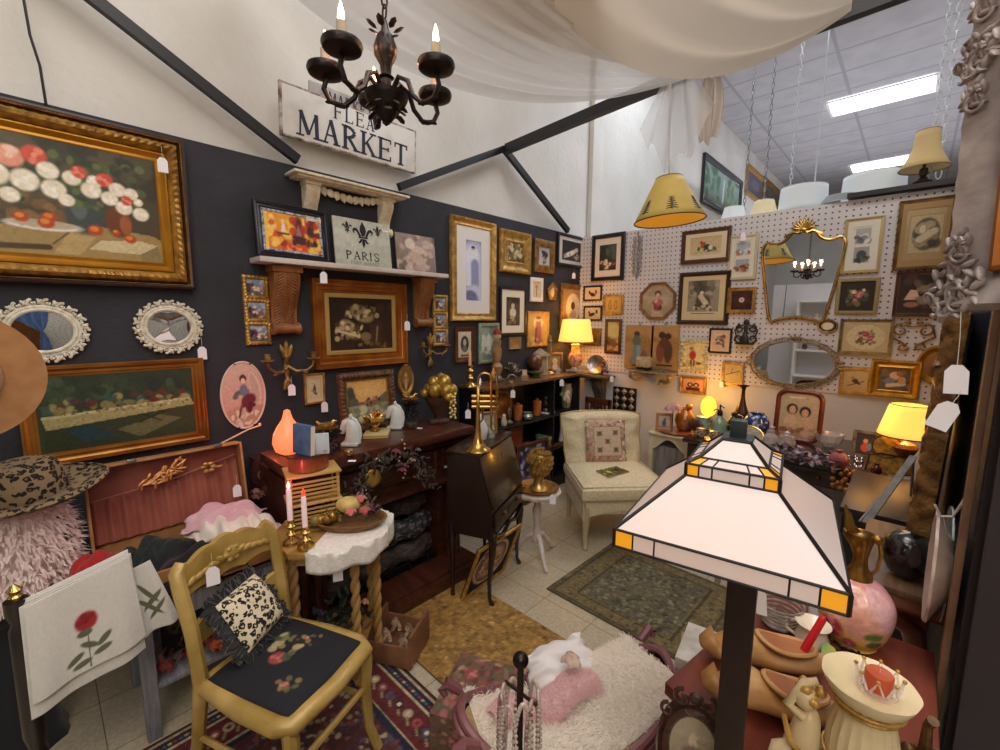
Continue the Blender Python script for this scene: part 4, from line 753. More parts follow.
# ---- floor coverings
def rugpaint(name,label,x0,y0,x1,y1,ops,nu,noise,seed,rz=0,th=.008,cat='rug'):
    w,h=x1-x0,y1-y0; t=thing(name,label,cat,tr((x0+x1)/2,(y0+y1)/2,.001)@rot('Z',rz)); MB().box((0,0,th/2),(w,h,th)).build('backing',mat('rug_edge','#5a4a34',.9),t)
    canvas('pile',w,h,ops,nu,t,th+.0005,.95,seed,noise); return t
bl=lambda cs,n,r,box=(0,0,1,1):('b',*box,n,r,cs)
gp=PZ(384,625,0)
rugpaint('carpet_remnant','mottled golden carpet piece on the tiles before the fireplace and desk',-1.865,1.095,-.86,1.69,[('bg','#97743c','#8f6c36'),bl(['#a9864a','#7d5c2c','#b8955a'],500,.012)],110,.2,3)
ops=[('bg','#5d5740','#554e38'),bl(['#6b6448','#474230','#75694a'],500,.02)]
for i,(k,c) in enumerate(((.03,'#4a4028'),(.05,'#6d6040'),(.17,'#453c26'),(.19,'#6b5f3e'))): ops.append(('p',[(k,k*.7),(1-k,k*.7),(1-k,1-k*.7),(k,1-k*.7)],c)); 
ops+=[bl(['#5c5238','#7a6c48','#3f3a26','#6d5238'],420,.014,(.05,.04,.95,.96)),('p',[(.2,.14),(.8,.14),(.8,.86),(.2,.86)],'#575340'),bl(['#6f6a4e','#3d3a28','#6a5a40','#7d7654'],420,.018,(.21,.15,.79,.85)),('e',.5,.5,.13,.14,'#655f44',0,2,.6)]
rugpaint('area_rug','worn olive and brown patterned rug in front of the cream slipper chair',-1.44,1.95,-.58,2.72,ops,150,.14,5,rz=-.02)
# persian rug
W_,H_=1.36,1.05; cx,cy=-1.25,.505
ops=[('bg','#3a1a1c','#3f1c1c')]
def band(k,c): ops.append(('p',[(k,k*W_/H_),(1-k,k*W_/H_),(1-k,1-k*W_/H_),(k,1-k*W_/H_)],c))
band(.012,'#a89878'); band(.02,'#20202e')
for k in range(60):
    for (a,b_) in ((.035,k/60+.008),(.965,k/60+.008)): ops.append(('e',a,b_,.006,.007,['#8a3030','#b8a884','#4a5a78'][k%3]))
    for (a,b_) in ((k/60+.008,.045),(k/60+.008,.955)): ops.append(('e',a,b_,.006,.007,['#8a3030','#b8a884','#4a5a78'][k%3]))
band(.05,'#b0a080'); band(.055,'#5a2024')
for k in range(22):
    q=k/22+.02
    for (a,b_) in ((.095,q),(.905,q),(q,.12),(q,.88)):
        ops+=[('e',a,b_,.018,.022,['#22263a','#a89878','#8a4440','#3a4a60'][k%4]),('e',a,b_,.008,.01,['#c0a890','#6a2428','#d0c0a0'][k%3]),('l',a+.015,b_+.018,a+.03,b_+.028,.006,'#8a8058')]
band(.14,'#a09274'); band(.146,'#1e2030'); band(.165,'#4c2624')
ops+=[bl(['#633030','#28283a','#94866c','#424a5e','#74443a','#a8987a'],620,.011,(.17,.21,.83,.79))]
for k in range(40):
    a,b_=.2+.6*((k*.381)%1),.25+.5*((k*.617)%1); ops+=[('rose',a,b_,.022,['#22263a','#8a4440','#a89878'][k%3],['#a89878','#d0c0a0','#5a2024'][k%3])]
ops+=[('e',.5,.5,.1,.12,'#22263a',0,6),('e',.5,.5,.07,.085,'#7a3032',0,6),('rose',.5,.5,.06,'#a89878','#5a2024')]
rugpaint('persian_rug','dark red and navy oriental rug with cream fringe line, under the gold chair',cx-W_/2,cy-H_/2,cx+W_/2,cy+H_/2,ops,240,.14,9)
# ---- fireplace
t=thing('fireplace','dark mahogany electric fireplace with a broad mantel and stacked logs inside','fireplace',tr(XL+.012,.74,0)); Wd=1.08
b=MB(); b.box((.495,Wd/2,.905),(.37,Wd+.04,.05),.008); b.box((.48,Wd/2,.87),(.33,Wd,.03),.01); b.box((.47,Wd/2,.845),(.31,Wd-.03,.03),.008); b.build('mantel_shelf',WOODD,t)
b=MB(); b.box((.445,.09,.42),(.23,.18,.84)); b.box((.445,Wd-.09,.42),(.23,.18,.84)); b.box((.445,Wd/2,.725),(.23,Wd-.36,.25)); b.box((.19,Wd/2,.42),(.3,Wd-.02,.84))
b.box((.59,Wd/2,.605),(.08,Wd,.02),.006); b.build('surround',WOODD,t)
b=MB(); b.box((.51,Wd/2,.04),(.5,Wd+.05,.08),.008); b.box((.5,Wd/2,.085),(.46,Wd,.02),.006); b.build('hearth_base',WOODD,t)
for y0,y1,z0,z1 in ((.19,Wd-.19,.66,.8),(.03,.15,.66,.8),(Wd-.15,Wd-.03,.66,.8)):
    f=MB().at(tr(.562,(y0+y1)/2,(z0+z1)/2)@MX(((0,0,1,0),(1,0,0,0),(0,1,0,0),(0,0,0,1)))); sweep(f,y1-y0,z1-z0,.018,[(0,0),(.2,.01),(.5,.013),(1,0)]); f.build('panel_moulding',WOODD,t)
for y in (.05,.115,Wd-.115,Wd-.05):
    MB().lathe([(.022,.09),(.026,.11),(.016,.13),(.02,.16),(.012,.18),(.018,.3),(.02,.36),(.014,.4),(.018,.45),(.012,.5),(.024,.53),(.022,.56),(.028,.58),(.028,.6)],(.59,y,0),n=14).build('turned_column',WOODD,t)
MB().box((.346,Wd/2,.33),(.008,Wd-.36,.5)).build('firebox_back',mat('soot_black','#0b0a0a',.7),t)
b=MB(); b.box((.45,Wd/2,.1),(.2,Wd-.37,.012)); [b.tube([(.56,y,.1),(.56,y,.17)],.006,6) for y in (.25,.4,.54,.68,.82)]; b.tube([(.56,.2,.15),(.56,.88,.15)],.006,6); b.build('grate',mat('cast_iron','#18171a',.5,.5),t)
LOG=mat('charred_log','#2b2522',.75,c2='#5a4a40',sc=14,bump=1,bsc=40,stretch=(3,1,3)); LOG2=mat('silvered_ash_log','#2b2a2c',.5,c2='#8f8f94',sc=30,bump=1,bsc=50,stretch=(2,1,2),lo=.5,hi=.7)
def log(y0,y1,x,z,r,m,dz=0):
    b=MB(); n=14; b.tube([(x+.02*sin(k*1.3),y0+(y1-y0)*k/n,z+dz*k/n+.008*sin(k*2.1)) for k in range(n+1)],[r*(1+.12*sin(k*1.7)+.05*cos(k*3.9)) for k in range(n+1)],12); o=b.build('log',m,t)
log(.2,.88,.48,.18,.065,LOG); log(.2,.88,.48,.31,.065,LOG2,.02); log(.26,.88,.44,.43,.055,LOG,.03)
MZ=.932
# things on the mantel
def white_horse(px,label,fl=1):
    p,s=base(*px,MZ); t=thing('horse_head_bookend',label,'bookend',tr(p+V((-.02,0,.0)))@rot('Z',.75)@scl(.8),'white horse head bookends'); W=mat('alabaster','#d3d6d2',.3,c2='#c2c8c4',sc=12,sss=.1)
    b=MB(); b.box((0,0,.012),(.11,.075,.022),.006); b.build('plinth',W,t)
    b=MB(); k=[(.012,0,.02,.055,.034),(.016,0,.06,.050,.034),(.016,0,.1,.046,.033),(.008,0,.135,.042,.03),(-.010,0,.155,.036,.026),(-.03,0,.145,.03,.023),(-.043,0,.12,.024,.02),(-.052,0,.095,.019,.018),(-.056,0,.08,.014,.014)]
    b.tube([(q[0],q[1],q[2]) for q in k],[(q[3],q[4]) for q in k],14,fl=(1,0,0)); 
    for s_ in(-1,1): b.ball((.004,s_*.014,.192),(.008,.006,.018),6,5)
    b.build('head',W,t); b=MB(); b.tube([(.06,0,.04),(.064,0,.08),(.058,0,.125),(.036,0,.168),(.01,0,.188)],[.009,.011,.011,.010,.006],8); b.build('mane',W,t)
white_horse((353,446),'white horse head bookend on the mantel, left one, behind the small brass tin')
white_horse((397,429),'white horse head bookend on the mantel, right one, beside the black scroll stand')
# canal painting leaning
p=PZ(340,446,MZ); p0=V((XL+.10,1.16,MZ+.001)); w,h=.36,.35
t=thing('framed_painting','dark-framed painting of a boat on water at sunset, leaning on the wall above the mantel','painting',wallM('L',1.315,MZ+.003,.355)@rot('X',-.10)@tr(0,h/2,0))
DKO=mat('dark_carved_frame','#3a2415',.45,.1,c2='#6b4526',sc=40,bump=.4)
frame(w,h,.045,.03,'round',DKO,t,orn=.005,per=.025); frame(w-.088,h-.088,.01,.012,'flat',GOLD,t,'liner')
canvas('painting',w-.1,h-.1,[('bg','#d0a05c','#c9955a'),('e',.55,.25,.5,.3,'#e0b46c',0,1,.7),('p',[(0,.2),(.12,.3),(.25,.45),(.3,.6),(0,.7)],'#4a4a3c'),('b',0,.2,.2,.6,12,.1,['#3f4034','#5a5844']),('p',[(.75,.45),(1,.3),(1,.62),(.6,.6)],'#6a5f48'),('r',0,.58,1,1,'#8f8a6c'),('p',[(.2,.5),(.85,.48),(.75,.62),(.35,.64)],'#7a5a48'),('b',.35,.42,.8,.6,20,.035,['#4a302c','#a87058','#2f2a28']),('b',0,.62,1,1,26,.1,['#a39c78','#6f7058','#bdb48c'])],70,t,.008,seed=2)
# gilt book with brass swirl bowl
p,s=base(382,436,MZ); t=thing('book','flat cream and gilt book on the mantel under the brass bowl','book',tr(p+V((-.05,0,0)))@rot('Z',.9)); MB().box((0,0,.008),(.13,.17,.013),.001).build('pages',mat('gilt_pages','#b8974e',.5,.2),t); MB().box((0,0,.0155),(.135,.175,.002),.0005).box((0,0,.0012),(.135,.175,.002),.0005).build('cover',mat('cream_cover','#b9a878',.6),t)
t=thing('brass_bowl','wavy-rimmed brass bowl on a foot, between the two white horse heads','bowl',tr(p+V((-.07,0,.017)))); b=MB(); b.lathe([(.025,0),(.03,.004),(.014,.012),(.02,.03),(.028,.04),(.018,.05),(.05,.062),(.062,.085),(.06,.087),(.046,.066),(0,.058)],n=28,fn=lambda a,z:1+(.16*sin(5*a) if z>.06 else 0)); b.build('bowl',BRASS,t); MB().tube([(0,0,.085),(.02,.01,.11),(.01,.02,.125)],[.018,.02,.004],8).build('bird_finial',BRASS,t)
p,s=base(349,455,MZ); t=thing('brass_tin','tiny round brass tin in front of the left horse head','tin',tr(p)); MB().lathe([(.02,0),(.023,.003),(.023,.022),(.021,.026),(0,.028)],n=18).build('tin',BRASS,t)
p,s=base(352,461,MZ+.001); tag(MB().box((0,0,.0008),(.035,.022,.0012)).build('price_card',mat('tag_card','#efedf2',.7),M=tr(p)@rot('Z',.8)),'white price card lying on the mantel edge before the brass tin','price tag')
p,s=base(414,428,MZ); tag(MB().box((0,0,.0008),(.03,.02,.0012)).build('price_card',MATS['tag_card'],M=tr(p+V((.03,.02,0)))@rot('Z',.5)),'white price card between the two little metal boxes on the mantel','price tag')
def scroll_stand(p,label,h=.1,w=.06):
    t=thing('scroll_stand',label,'candle stand',tr(p),'black wrought scroll stands'); I=mat('wrought_iron','#15131a',.45,.3); b=MB()
    for k in range(4):
        b.m=rot('Z',k*PI/2)@rot('X',PI/2); scroll(b,w*.45,h*.3,w*.4,PI,1.1,.004,z=0); scroll(b,w*.4,h*.72,w*.32,PI,1.0,.004,z=0,dirn=-1); b.tube([(w*.8,0,0),(w*.1,h*.5,0),(w*.7,h,0)],.0035,5)
    b.at(tr(0,0,h)); b.lathe([(.0,0),(w*.8,0),(w*.85,.004),(0,.005)],n=20); b.build('scrolls',I,t); return t
def bird_dish(p,label):
    t=thing('brass_bird_dish',label,'ornament',tr(p)@rot('Z',.8),'brass birds on little dishes'); MB().lathe([(.02,0),(.018,.004),(.012,.01),(.05,.016),(.056,.024),(.053,.024),(.045,.018),(0,.014)],n=24).build('dish',BRASS,t)
    b=MB(); b.tube([(-.05,0,.052),(-.03,0,.036),(0,0,.032),(.025,0,.04),(.036,0,.056),(.05,0,.054)],[.004,.01,.018,.014,.011,.002],10); b.build('bird',BRASS,t)
p,s=base(331,454,MZ); scroll_stand(p+V((-.03,0,0)),'black wrought scroll stand on the mantel left of the first horse head',.1,.08); bird_dish(p+V((-.03,0,.106)),'brass bird on a little dish, on the scroll stand near the orange lamp')
p,s=base(416,421,MZ); scroll_stand(p+V((-.1,.03,0)),'black wrought scroll stand on the mantel between horse head and gold fruit',.1,.08); bird_dish(p+V((-.1,.03,.106)),'brass bird on a little dish, nearer the gold fruit urn')
p,s=base(412,428,MZ); t=thing('trinket_box','small round embossed metal box on the mantel, wider one before the scroll stand','box',tr(p)); MB().lathe([(.028,0),(.031,.004),(.031,.026),(.029,.028)],n=20).build('body',mat('pewter','#7a6f5a',.35,.7,c2='#4a4236',sc=60,bump=.4),t); MB().lathe([(.033,.028),(.033,.033),(0,.04)],n=20).build('lid',MATS['pewter'],t)
p,s=base(434,424,MZ); t=thing('trinket_box','small square embossed metal box on the mantel, beside the gold fruit urn','box',tr(p+V((-.0,0,0)))@rot('Z',.5)); MB().box((0,0,.014),(.045,.035,.026),.004).build('body',MATS['pewter'],t); MB().box((0,0,.03),(.048,.038,.006),.003).build('lid',MATS['pewter'],t)
# gold fruit urn
p,s=base(447,422,MZ); p=p+V((-.05,-.02,0)); t=thing('fruit_urn','dark urn heaped with gold-painted fruit and a hanging bunch of gold grapes','urn',tr(p)@rot('Z',.7)@scl(1.12)); MB().lathe([(.055,0),(.058,.01),(.03,.02),(.035,.04),(.055,.08),(.08,.13),(.088,.15),(.08,.15),(0,.13)],n=28).build('urn',mat('bronze_urn','#3b241a',.5,c2='#54342a',sc=14),t)
GF=mat('gold_leaf_fruit','#c0a04c',.32,.6,c2='#8d6c28',sc=18)
for (x,y,z,r) in ((-.06,.02,.18,.038),(-.015,-.035,.185,.042),(.045,-.03,.18,.04),(.07,.03,.18,.032),(0,.04,.19,.04),(-.03,0,.225,.036),(.03,.0,.23,.04),(.005,.03,.245,.03),(-.08,-.02,.165,.028),(.06,-.05,.15,.026)):
    f=thing('gold_fruit','',' ',tr(0,0,0)); bpy.data.objects.remove(f); b=MB(); b.ball((x,y,z),(r,r,r*1.08),12,9); b.tube([(x,y,z+r),(x+.004,y,z+r+.012)],.002,4); b.build('fruit',GF,t)
b=MB(); [b.ball((.085+.014*cos(i*2.4),-.05+.014*sin(i*2.4),.17-.0065*i),.0085,7,5) for i in range(22)]; b.build('grape_bunch',mat('pale_gold','#d8c07a',.35,.4),t)
# orange glowing gourd lamp, books and box on the bamboo rack
BZ=.60
# ---- barley twist table
TC=V((-1.79,.84,0)); TZ=.68
OAK=mat('honey_wood','#b48f55',.4,c2='#97733c',sc=5,stretch=(6,1,1),coat=.2)
t=thing('barley_twist_table','small octagonal honey wood table on five barley-twist legs, beside the fireplace','table',tr(TC))
b=MB(); og=[(.255*cos(PI/8+PI/4*i)*1.0,.255*sin(PI/8+PI/4*i)) for i in range(8)]; b.prism(og,TZ-.02,TZ); b.prism([(x*.94,y*.94) for x,y in og],TZ-.035,TZ-.02); b.build('tabletop',OAK,t); b=MB(); b.prism([(x*.84,y*.84) for x,y in og],TZ-.07,TZ-.036); b.build('apron',OAK,t)
for k,(x,y) in enumerate([(-.1,-.17),(.02,-.19),(.17,.0),(.12,.13),(.0,.17)]):
    b=MB()
    for q in (0,PI): b.tube([(x+.009*cos(q+i*.75),y+.009*sin(q+i*.75),.03+i*(TZ-.12)/34) for i in range(35)],.0125,7)
    b.ball((x,y,.02),(.018,.018,.02)); b.box((x,y,TZ-.08),(.03,.03,.05),.004); b.build('leg',OAK,t)
b=MB(); b.prism([(x*.6,y*.6) for x,y in og],.16,.175); b.build('lower_shelf',OAK,t)
# lace cloth on its right half
LACE=mat('white_lace','#ece8e0',.85,c2='#dcd7cc',sc=60,bump=.4,bsc=160)
def lacef(u,v):
    a=-.9+2.6*u; r=.03+.30*v; x,y=r*cos(a),r*sin(a); R=.243/cos(((a+PI/8)%(PI/4))-PI/8); 
    if r>R: d=r-R; return (R*cos(a)*(1+.02*sin(a*14)),R*sin(a)*(1+.02*sin(a*14)),.004-d*1.0-.008*sin(a*9))
    return (x,y,.004)
b=MB(); b.grid(lacef,60,22); tag(b.build('lace_doily',LACE,M=tr(TC.x,TC.y,TZ+.001),solid=.003,smooth=60),'white lace-edged cloth hanging over the right side of the octagonal table','cloth')
# bamboo rack
# bamboo slatted chest on table rear-left
rk=thing('slatted_rack','light wooden slatted two-tier letter rack standing on the octagonal table','rack',tr(TC.x-.085,TC.y-.05,TZ+.0)@rot('Z',-.25)); PINE=mat('pale_pine','#c2a063',.5,c2='#a9843f',sc=6,stretch=(1,1,10)); w2,h2,d2=.19,.25,.13
b=MB(); [b.box((s_*d2/2,q*w2/2,h2/2),(.012,.012,h2)) for s_ in(-1,1) for q in(-1,1)]; b.build('posts',PINE,rk)
for z in (.006,h2/2,h2): MB().box((0,0,z),(d2+.03,w2+.03,.009),.002).build('shelf',PINE,rk)
for z0 in (.02,h2/2+.015):
    for i in range(5): MB().box((d2/2+.002,0,z0+.018*i+.008),(.005,w2-.01,.009)).build('slat',PINE,rk)
MB().box((0,-w2/2,h2*.5),(d2-.01,.005,h2-.02)).build('side_panel',PINE,rk)
MB().box((-.02,0,h2*.5),(.004,w2-.02,h2-.02)).build('back_panel',mat('rack_brown','#3f2a18',.8),rk)  # even dark brown panel set inside, behind the slats
RZ=TZ+.004+h2+.006
rp=V((TC.x-.085,TC.y-.05,RZ))
t=thing('wooden_box','reddish half-round carved wooden box on top of the slatted rack','box',tr(rp)@rot('Z',.3)); b=MB(); n=16; pl=[(.055*cos(-PI/2+PI*i/n)*1.1,.08*sin(-PI/2+PI*i/n)) for i in range(n+1)]; pl=[(-.04,-.085)]+pl[0:]+[(-.04,.085)]; b.prism(pl,0,.06); b.build('body',WOODM,t); MB().prism([(x*1.06,y*1.06) for x,y in pl],.06,.066).build('lid',mat('dark_lid','#4a241a',.4),t)
BT=RZ+.068
t=thing('book','blue cloth-bound book standing on the carved box beside the orange lamp','book',tr(rp+V((.0,-.03,.068)))@rot('Z',.25)@rot('X',-.06)@scl(1.15)); MB().box((0,0,.056),(.10,.022,.112),.002).build('cover',mat('blue_cloth','#3f5c85',.7,c2='#56729a',sc=30),t); MB().box((.003,0,.056),(.098,.017,.108)).build('pages',mat('page_edges','#d8d0bc',.8),t)
t=thing('greeting_card','pale blue-white card with a small gold motif, standing before the blue book','card',tr(rp+V((.05,.02,.068)))@rot('Z',1.1)@rot('X',.1)); MB().box((0,0,.047),(.075,.006,.094),.001).build('card',mat('card_stock','#bcd0d6',.7),t); b=MB(); b.tube([(.012,-.004,.012),(.02,-.004,.02),(.028,-.004,.012),(.02,-.004,.006),(.012,-.004,.012)],.0016,5); b.build('gold_motif',GOLDB,t)
lp=base(292,447,MZ)[0]+V((-.02,0,0)); lp=V((-2.17,.81,MZ)); t=thing('glass_lamp','glowing orange pear-shaped glass lamp on the left end of the mantel','lamp',tr(lp)); G=mat('orange_glass','#e8745a',.3,emit=1.5,ec='#f06a40'); MB().lathe([(.03,0),(.06,.02),(.072,.06),(.066,.1),(.046,.14),(.026,.17),(.017,.2),(.014,.215),(0,.222)],n=28).build('glass_shade',G,t); MB().lathe([(.035,0),(.035,.008),(.02,.01)],n=20).build('base',BRASSD,t)
point(lp+V((-.12,-.04,.12)),.8,'#ff7040',.05)
# candles in brass candlesticks
def brass_cs(p,h,label,group=None,cz=None,ch=.14,r=.034):
    t=thing('brass_candlestick',label,'candlestick',tr(p),group); k=h/.12
    MB().lathe([(r,0),(r*1.02,.004),(r*.96,.012),(r*.7,.02*k),(r*.3,.03*k),(r*.45,.042*k),(r*.6,.05*k),(r*.36,.06*k),(r*.26,.07*k),(r*.48,.082*k),(r*.6,.09*k),(r*.34,.1*k),(r*.3,.105*k),(r*.42,.113*k),(r*.42,.12*k),(0,.118*k)],n=24).build('stick',BRASS,t); return t
def taper(p,h,r,label,fc,cat='candle',col='#e6dfe2',glow=6):
    t=thing('candle',label,cat,tr(p),None); MB().lathe([(r,0),(r*.95,h*.96),(r*.7,h),(0,h-.001)],n=16).build('wax',mat('wax_'+col,col,.4,emit=.15,ec='#ff90a0'),t)
    if fc: MB().lathe([(.001,h),(.0065,h+.008),(.0075,h+.014),(.004,h+.026),(0,h+.034)],n=12).build('flame_bulb',mat('flame_'+fc,fc,.4,emit=glow,ec=fc),t)
    return t
q1=PZ(291,540,TZ+.004); q2=PZ(302,548,TZ+.004)
q1=TC+V((.02,-.19,TZ+.002)); q2=TC+V((.1,-.165,TZ+.002))
brass_cs(q1,.1,'brass candlestick on the octagonal table holding the pink-flamed candle'); taper(q1+V((0,0,.099)),.13,.0105,'white battery candle with a glowing pink-orange flame tip, left one','#ff7a70')
brass_cs(q2,.09,'brass candlestick on the octagonal table holding the red-flamed candle'); taper(q2+V((0,0,.089)),.125,.0105,'white battery candle with a glowing red flame tip, right one','#e8301c',glow=2.5)
point(q1+V((.0,.0,.27)),.25,'#ff5060',.01)
# fruit and flower bowl on the lace
t=thing('flower_basket','oval wooden tray heaped with gilt fruit, pink silk roses and leaves on the lace cloth','arrangement',tr(TC+V((.04,.05,TZ+.006)))@rot('Z',.7))
MB().lathe([(0,0),(.9,0),(1,.25),(1.0,.3),(.93,.3),(.85,.08),(0,.06)],n=32).at(); b=MB().at(scl(.165,.105,.1)); b.lathe([(0,0),(.85,0),(1,.3),(1.04,.34),(.97,.34),(.82,.1),(0,.08)],n=32); b.build('tray',mat('brown_wicker','#6b4a2a',.7,c2='#8a6438',sc=40,bump=.5),t)
for i in range(7): a=i*.9; MB().ball((-.09+.03*cos(a*2),-.03+.045*sin(a),.045),(.022,.022,.024),10,8).build('gilt_fruit',[GF,GOLDB,mat('olive_pear','#6e7030',.4,c2='#8f7a3c',sc=9)][i%3],t)
MB().ball((.0,.0,.09),(.055,.045,.035),14,9).build('straw_crown',mat('straw','#b09a50',.7,c2='#cdb870',sc=30),t)
def rosette(b,c,r,n=12):
    for i in range(n):
        a=i*2.4; q=r*(.15+.85*i/n); b.m=tr(c[0]+q*cos(a)*.7,c[1]+q*sin(a)*.7,c[2]+r*.35*(1-i/n))@rot('Z',a)@rot('Y',.5+.6*i/n); b.ball((0,0,0),(r*.34,r*.3,r*.1),6,4)
    b.at()
for (x,y,z,c) in((.03,-.05,.08,'#c46a68'),(.08,-.02,.075,'#a84a48'),(.05,.02,.11,'#b85c58')): b=MB(); rosette(b,(x,y,z),.036); b.build('rose',mat('silk_'+c,c,.8,sheen=.3),t)
b=MB()
for i in range(34): a=rnd.random()*6.28; r=.05+.08*rnd.random(); b.m=tr(r*cos(a)*1.1,r*sin(a)*.7,.04+.05*rnd.random())@rot('Z',a)@rot('Y',-.5-rnd.random()*.6); b.ball((0,0,0),(.026,.008,.002),6,4)
b.build('leaves',mat('dusty_leaf','#4a5534',.7,c2='#6b4a38',sc=20),t)
b=MB(); [b.ball((.10+.02*rnd.uniform(-1,1),.03+.03*rnd.uniform(-1,1),.05+.02*rnd.random()),.009,6,5) for _ in range(24)]; b.build('berries',mat('plum_berry','#4a2430',.35),t)
# dried flowers and basket under the table
def flowers(root,spots,cols,r=.03,seed=1,name='blossom'):
    for i,(x,y,z) in enumerate(spots): b=MB(); rosette(b,(x,y,z),r,9); c=cols[i%len(cols)]; b.build(name,mat('petal_'+c,c,.8),root)
def leafy(root,c,spread,n,m,L=.04,name='leaves',up=0):
    b=MB(); 
    for i in range(n):
        a=rnd.random()*6.28; b.m=tr(c[0]+spread[0]*rnd.uniform(-1,1),c[1]+spread[1]*rnd.uniform(-1,1),c[2]+spread[2]*rnd.uniform(-1,1))@rot('Z',a)@rot('Y',-rnd.uniform(0,1.2)-up); b.ball((L*.5,0,0),(L*.5,L*.16,L*.03),6,4)
    b.build(name,m,root)
t=thing('dried_flower_bunch','dark leaves with orange and purple dried blooms on the shelf under the octagonal table','flowers',tr(TC+V((.02,-.0,.176)))); DG=mat('deep_green_leaf','#1c2a22',.6,c2='#2f3a28',sc=20)
leafy(t,(0,0,.07),(.09,.09,.05),80,DG,.06); flowers(t,[(.09,.02,.1),(.08,.08,.15),(-.02,-.08,.13),(.1,.0,.04)],['#a8623c','#c48a70','#4a2450','#6a7a4a'],.028)
t=thing('wooden_basket','low wooden trug with pine cones beside the octagonal table foot','basket',tr(-1.66,1.07,.012)@rot('Z',.5)); b=MB(); [b.box((s_*.11,0,.09),(.014,.2,.15),.003) for s_ in(-1,1)]; [b.box((0,s_*.1,.06),(.22,.01,.1),.002) for s_ in(-1,1)]; b.box((0,0,.01),(.22,.2,.012)); b.build('trug',mat('rough_wood','#6b452c',.7,c2='#8a5f40',sc=12,bump=.3),t)
for i,(x,y) in enumerate([(-.05,-.03),(.04,.03),(.05,-.05),(-.04,.05)]):
    b=MB(); [b.ball((x+.022*(1-k/6)*cos(k*2.4+q),y+.022*(1-k/6)*sin(k*2.4+q),.07+k*.009),(.012,.012,.005),6,4) for k in range(7) for q in (0,2.1,4.2)]; tag(b.build('pine_cone',mat('cone_brown','#7a5a40',.7,c2='#b89a80',sc=30),M=t.matrix_basis.copy()),'pine cone lying in the low wooden trug','pine cone','pine cones in the trug')
# swag on the fireplace
t=thing('flower_swag','trailing swag of dried burgundy roses, leaves and gold leaves draped on the fireplace front','flowers',tr(XL+.012+.6,1.24,.70)); 
def sw(x,y,off=.11): p=PX(x,y,XL+.612+off); return (off,p.y-1.24,p.z-.70)
for (x,y,c,r) in ((396,452,'#6b2036',.035),(402,470,'#7a3a48',.035),(412,460,'#8a6a5c',.03),(377,460,'#b9a88a',.022),(352,497,'#7a2a3c',.028),(418,450,'#5a4a38',.025),(405,466,'#702840',.03),(368,505,'#b88a70',.02)): b=MB(); b.m=MX.Identity(4); rosette(b,sw(x,y),r,10); b.build('dried_rose',mat('dry_'+c,c,.8,sheen=.2),t)
b=MB(); b.m=tr(sw(373,478))@rot('X',.5); b.ball((0,0,0),(.012,.045,.05),10,7); b.build('gold_leaf',GF,t)
path=[(352,500),(362,482),(376,465),(392,458),(408,456),(424,466),(430,484)]
b=MB()
for i in range(150):
    k=rnd.random()*(len(path)-1); j=int(k); f=k-j; x=path[j][0]*(1-f)+path[j+1][0]*f; y=path[j][1]*(1-f)+path[j+1][1]*f; c=V(sw(x+rnd.uniform(-9,9),y+rnd.uniform(-8,8),.09+.04*rnd.random())); b.m=tr(c)@rot('X',rnd.random()*6.3)@rot('Z',rnd.uniform(-.6,.6)); b.ball((0,.02,0),(.004,.022,.008),6,4)
b.build('leaves',mat('swag_leaf','#2c2a20',.8,c2='#4a3a30',sc=30),t); MB().tube([sw(x,y,.09) for x,y in path],.006,6).build('twig_stem',mat('twig','#2b1c14',.8),t)
b=MB(); [b.ball(sw(402+3*sin(i),440+i*4.2,.11),.006,5,4) for i in range(10)]+[b.ball(sw(366+i*.6,490+i*4,.11),.006,5,4) for i in range(8)]; b.build('bead_sprays',mat('cream_bead','#b9a488',.5),t)
# ---- secretary desk
FI=.38; D0=V((-1.58,1.60,0))
t=thing('secretary_desk','dark slant-front writing desk on slim cabriole legs, trumpet standing on top','desk',tr(D0)@rot('Z',FI)); DW=.5; DD=.25
pr=[(-DD,.40),(-DD,.86),(-.07,.86),(0.02,.56),(0.02,.40)]
b=MB(); b.loft([[(x,y,z) for x,z in pr] for y in (0,DW)]); b.build('carcass',ESP,t)
b=MB(); b.box((-.155,DW/2,.868),(.20,DW+.03,.016),.004); b.build('top',ESP,t)
sl=math.atan2(.3,.09); b=MB().at(tr(-.018,DW/2,.708)@rot('Y',sl)); b.box((0,0,0),(.30,DW-.02,.016),.004); o=b.build('slant_lid',mat('worn_lid','#221614',.3,c2='#3a2a22',sc=9,coat=.4),t)
e=MB().at(tr(-.022,DW/2,.80)@rot('Y',sl)); e.ball((0,0,.0),(.014,.01,.003),8,4); e.ball((-.014,.0,.0),(.008,.004,.003)); e.ball((.014,0,0),(.008,.004,.003)); e.build('keyhole_plate',BRASSD,o)
dr=MB(); dr.box((.028,DW/2,.49),(.014,DW-.04,.11),.004); dr=dr.build('drawer',ESP,t)
for y in(.14,.36):
    k=MB(); k.tube([(.036,y-.03,.5),(.05,y,.485),(.036,y+.03,.5)],.004,6); k.ball((.04,y,.505),(.006,.016,.01)); k.build('drawer_pull',BRASSD,dr)
b=MB(); b.tube([(.025,.02,.41),(.028,.15,.37),(.028,.25,.40),(.028,.35,.37),(.025,.48,.41)],[(.02,.01)]*5,8); b.build('shaped_apron',ESP,t)
for (x,y,f) in ((0,.02,1),(0,DW-.02,1),(-DD+.02,.02,0),(-DD+.02,DW-.02,0)):
    b=MB(); b.tube([(x,y,.46),(x+.018*f,y,.38),(x+.012*f,y,.28),(x-.002*f,y,.14),(x,y,.04),(x+.016*f,y,.012),(x+.02*f,y,.004)],[.024,.024,.018,.013,.011,.014,.012],8); b.build('leg',ESP,t)
b=MB(); b.ball((.028,.02,.40),(.012,.014,.03)); b.build('brass_mount',BRASSD,t)
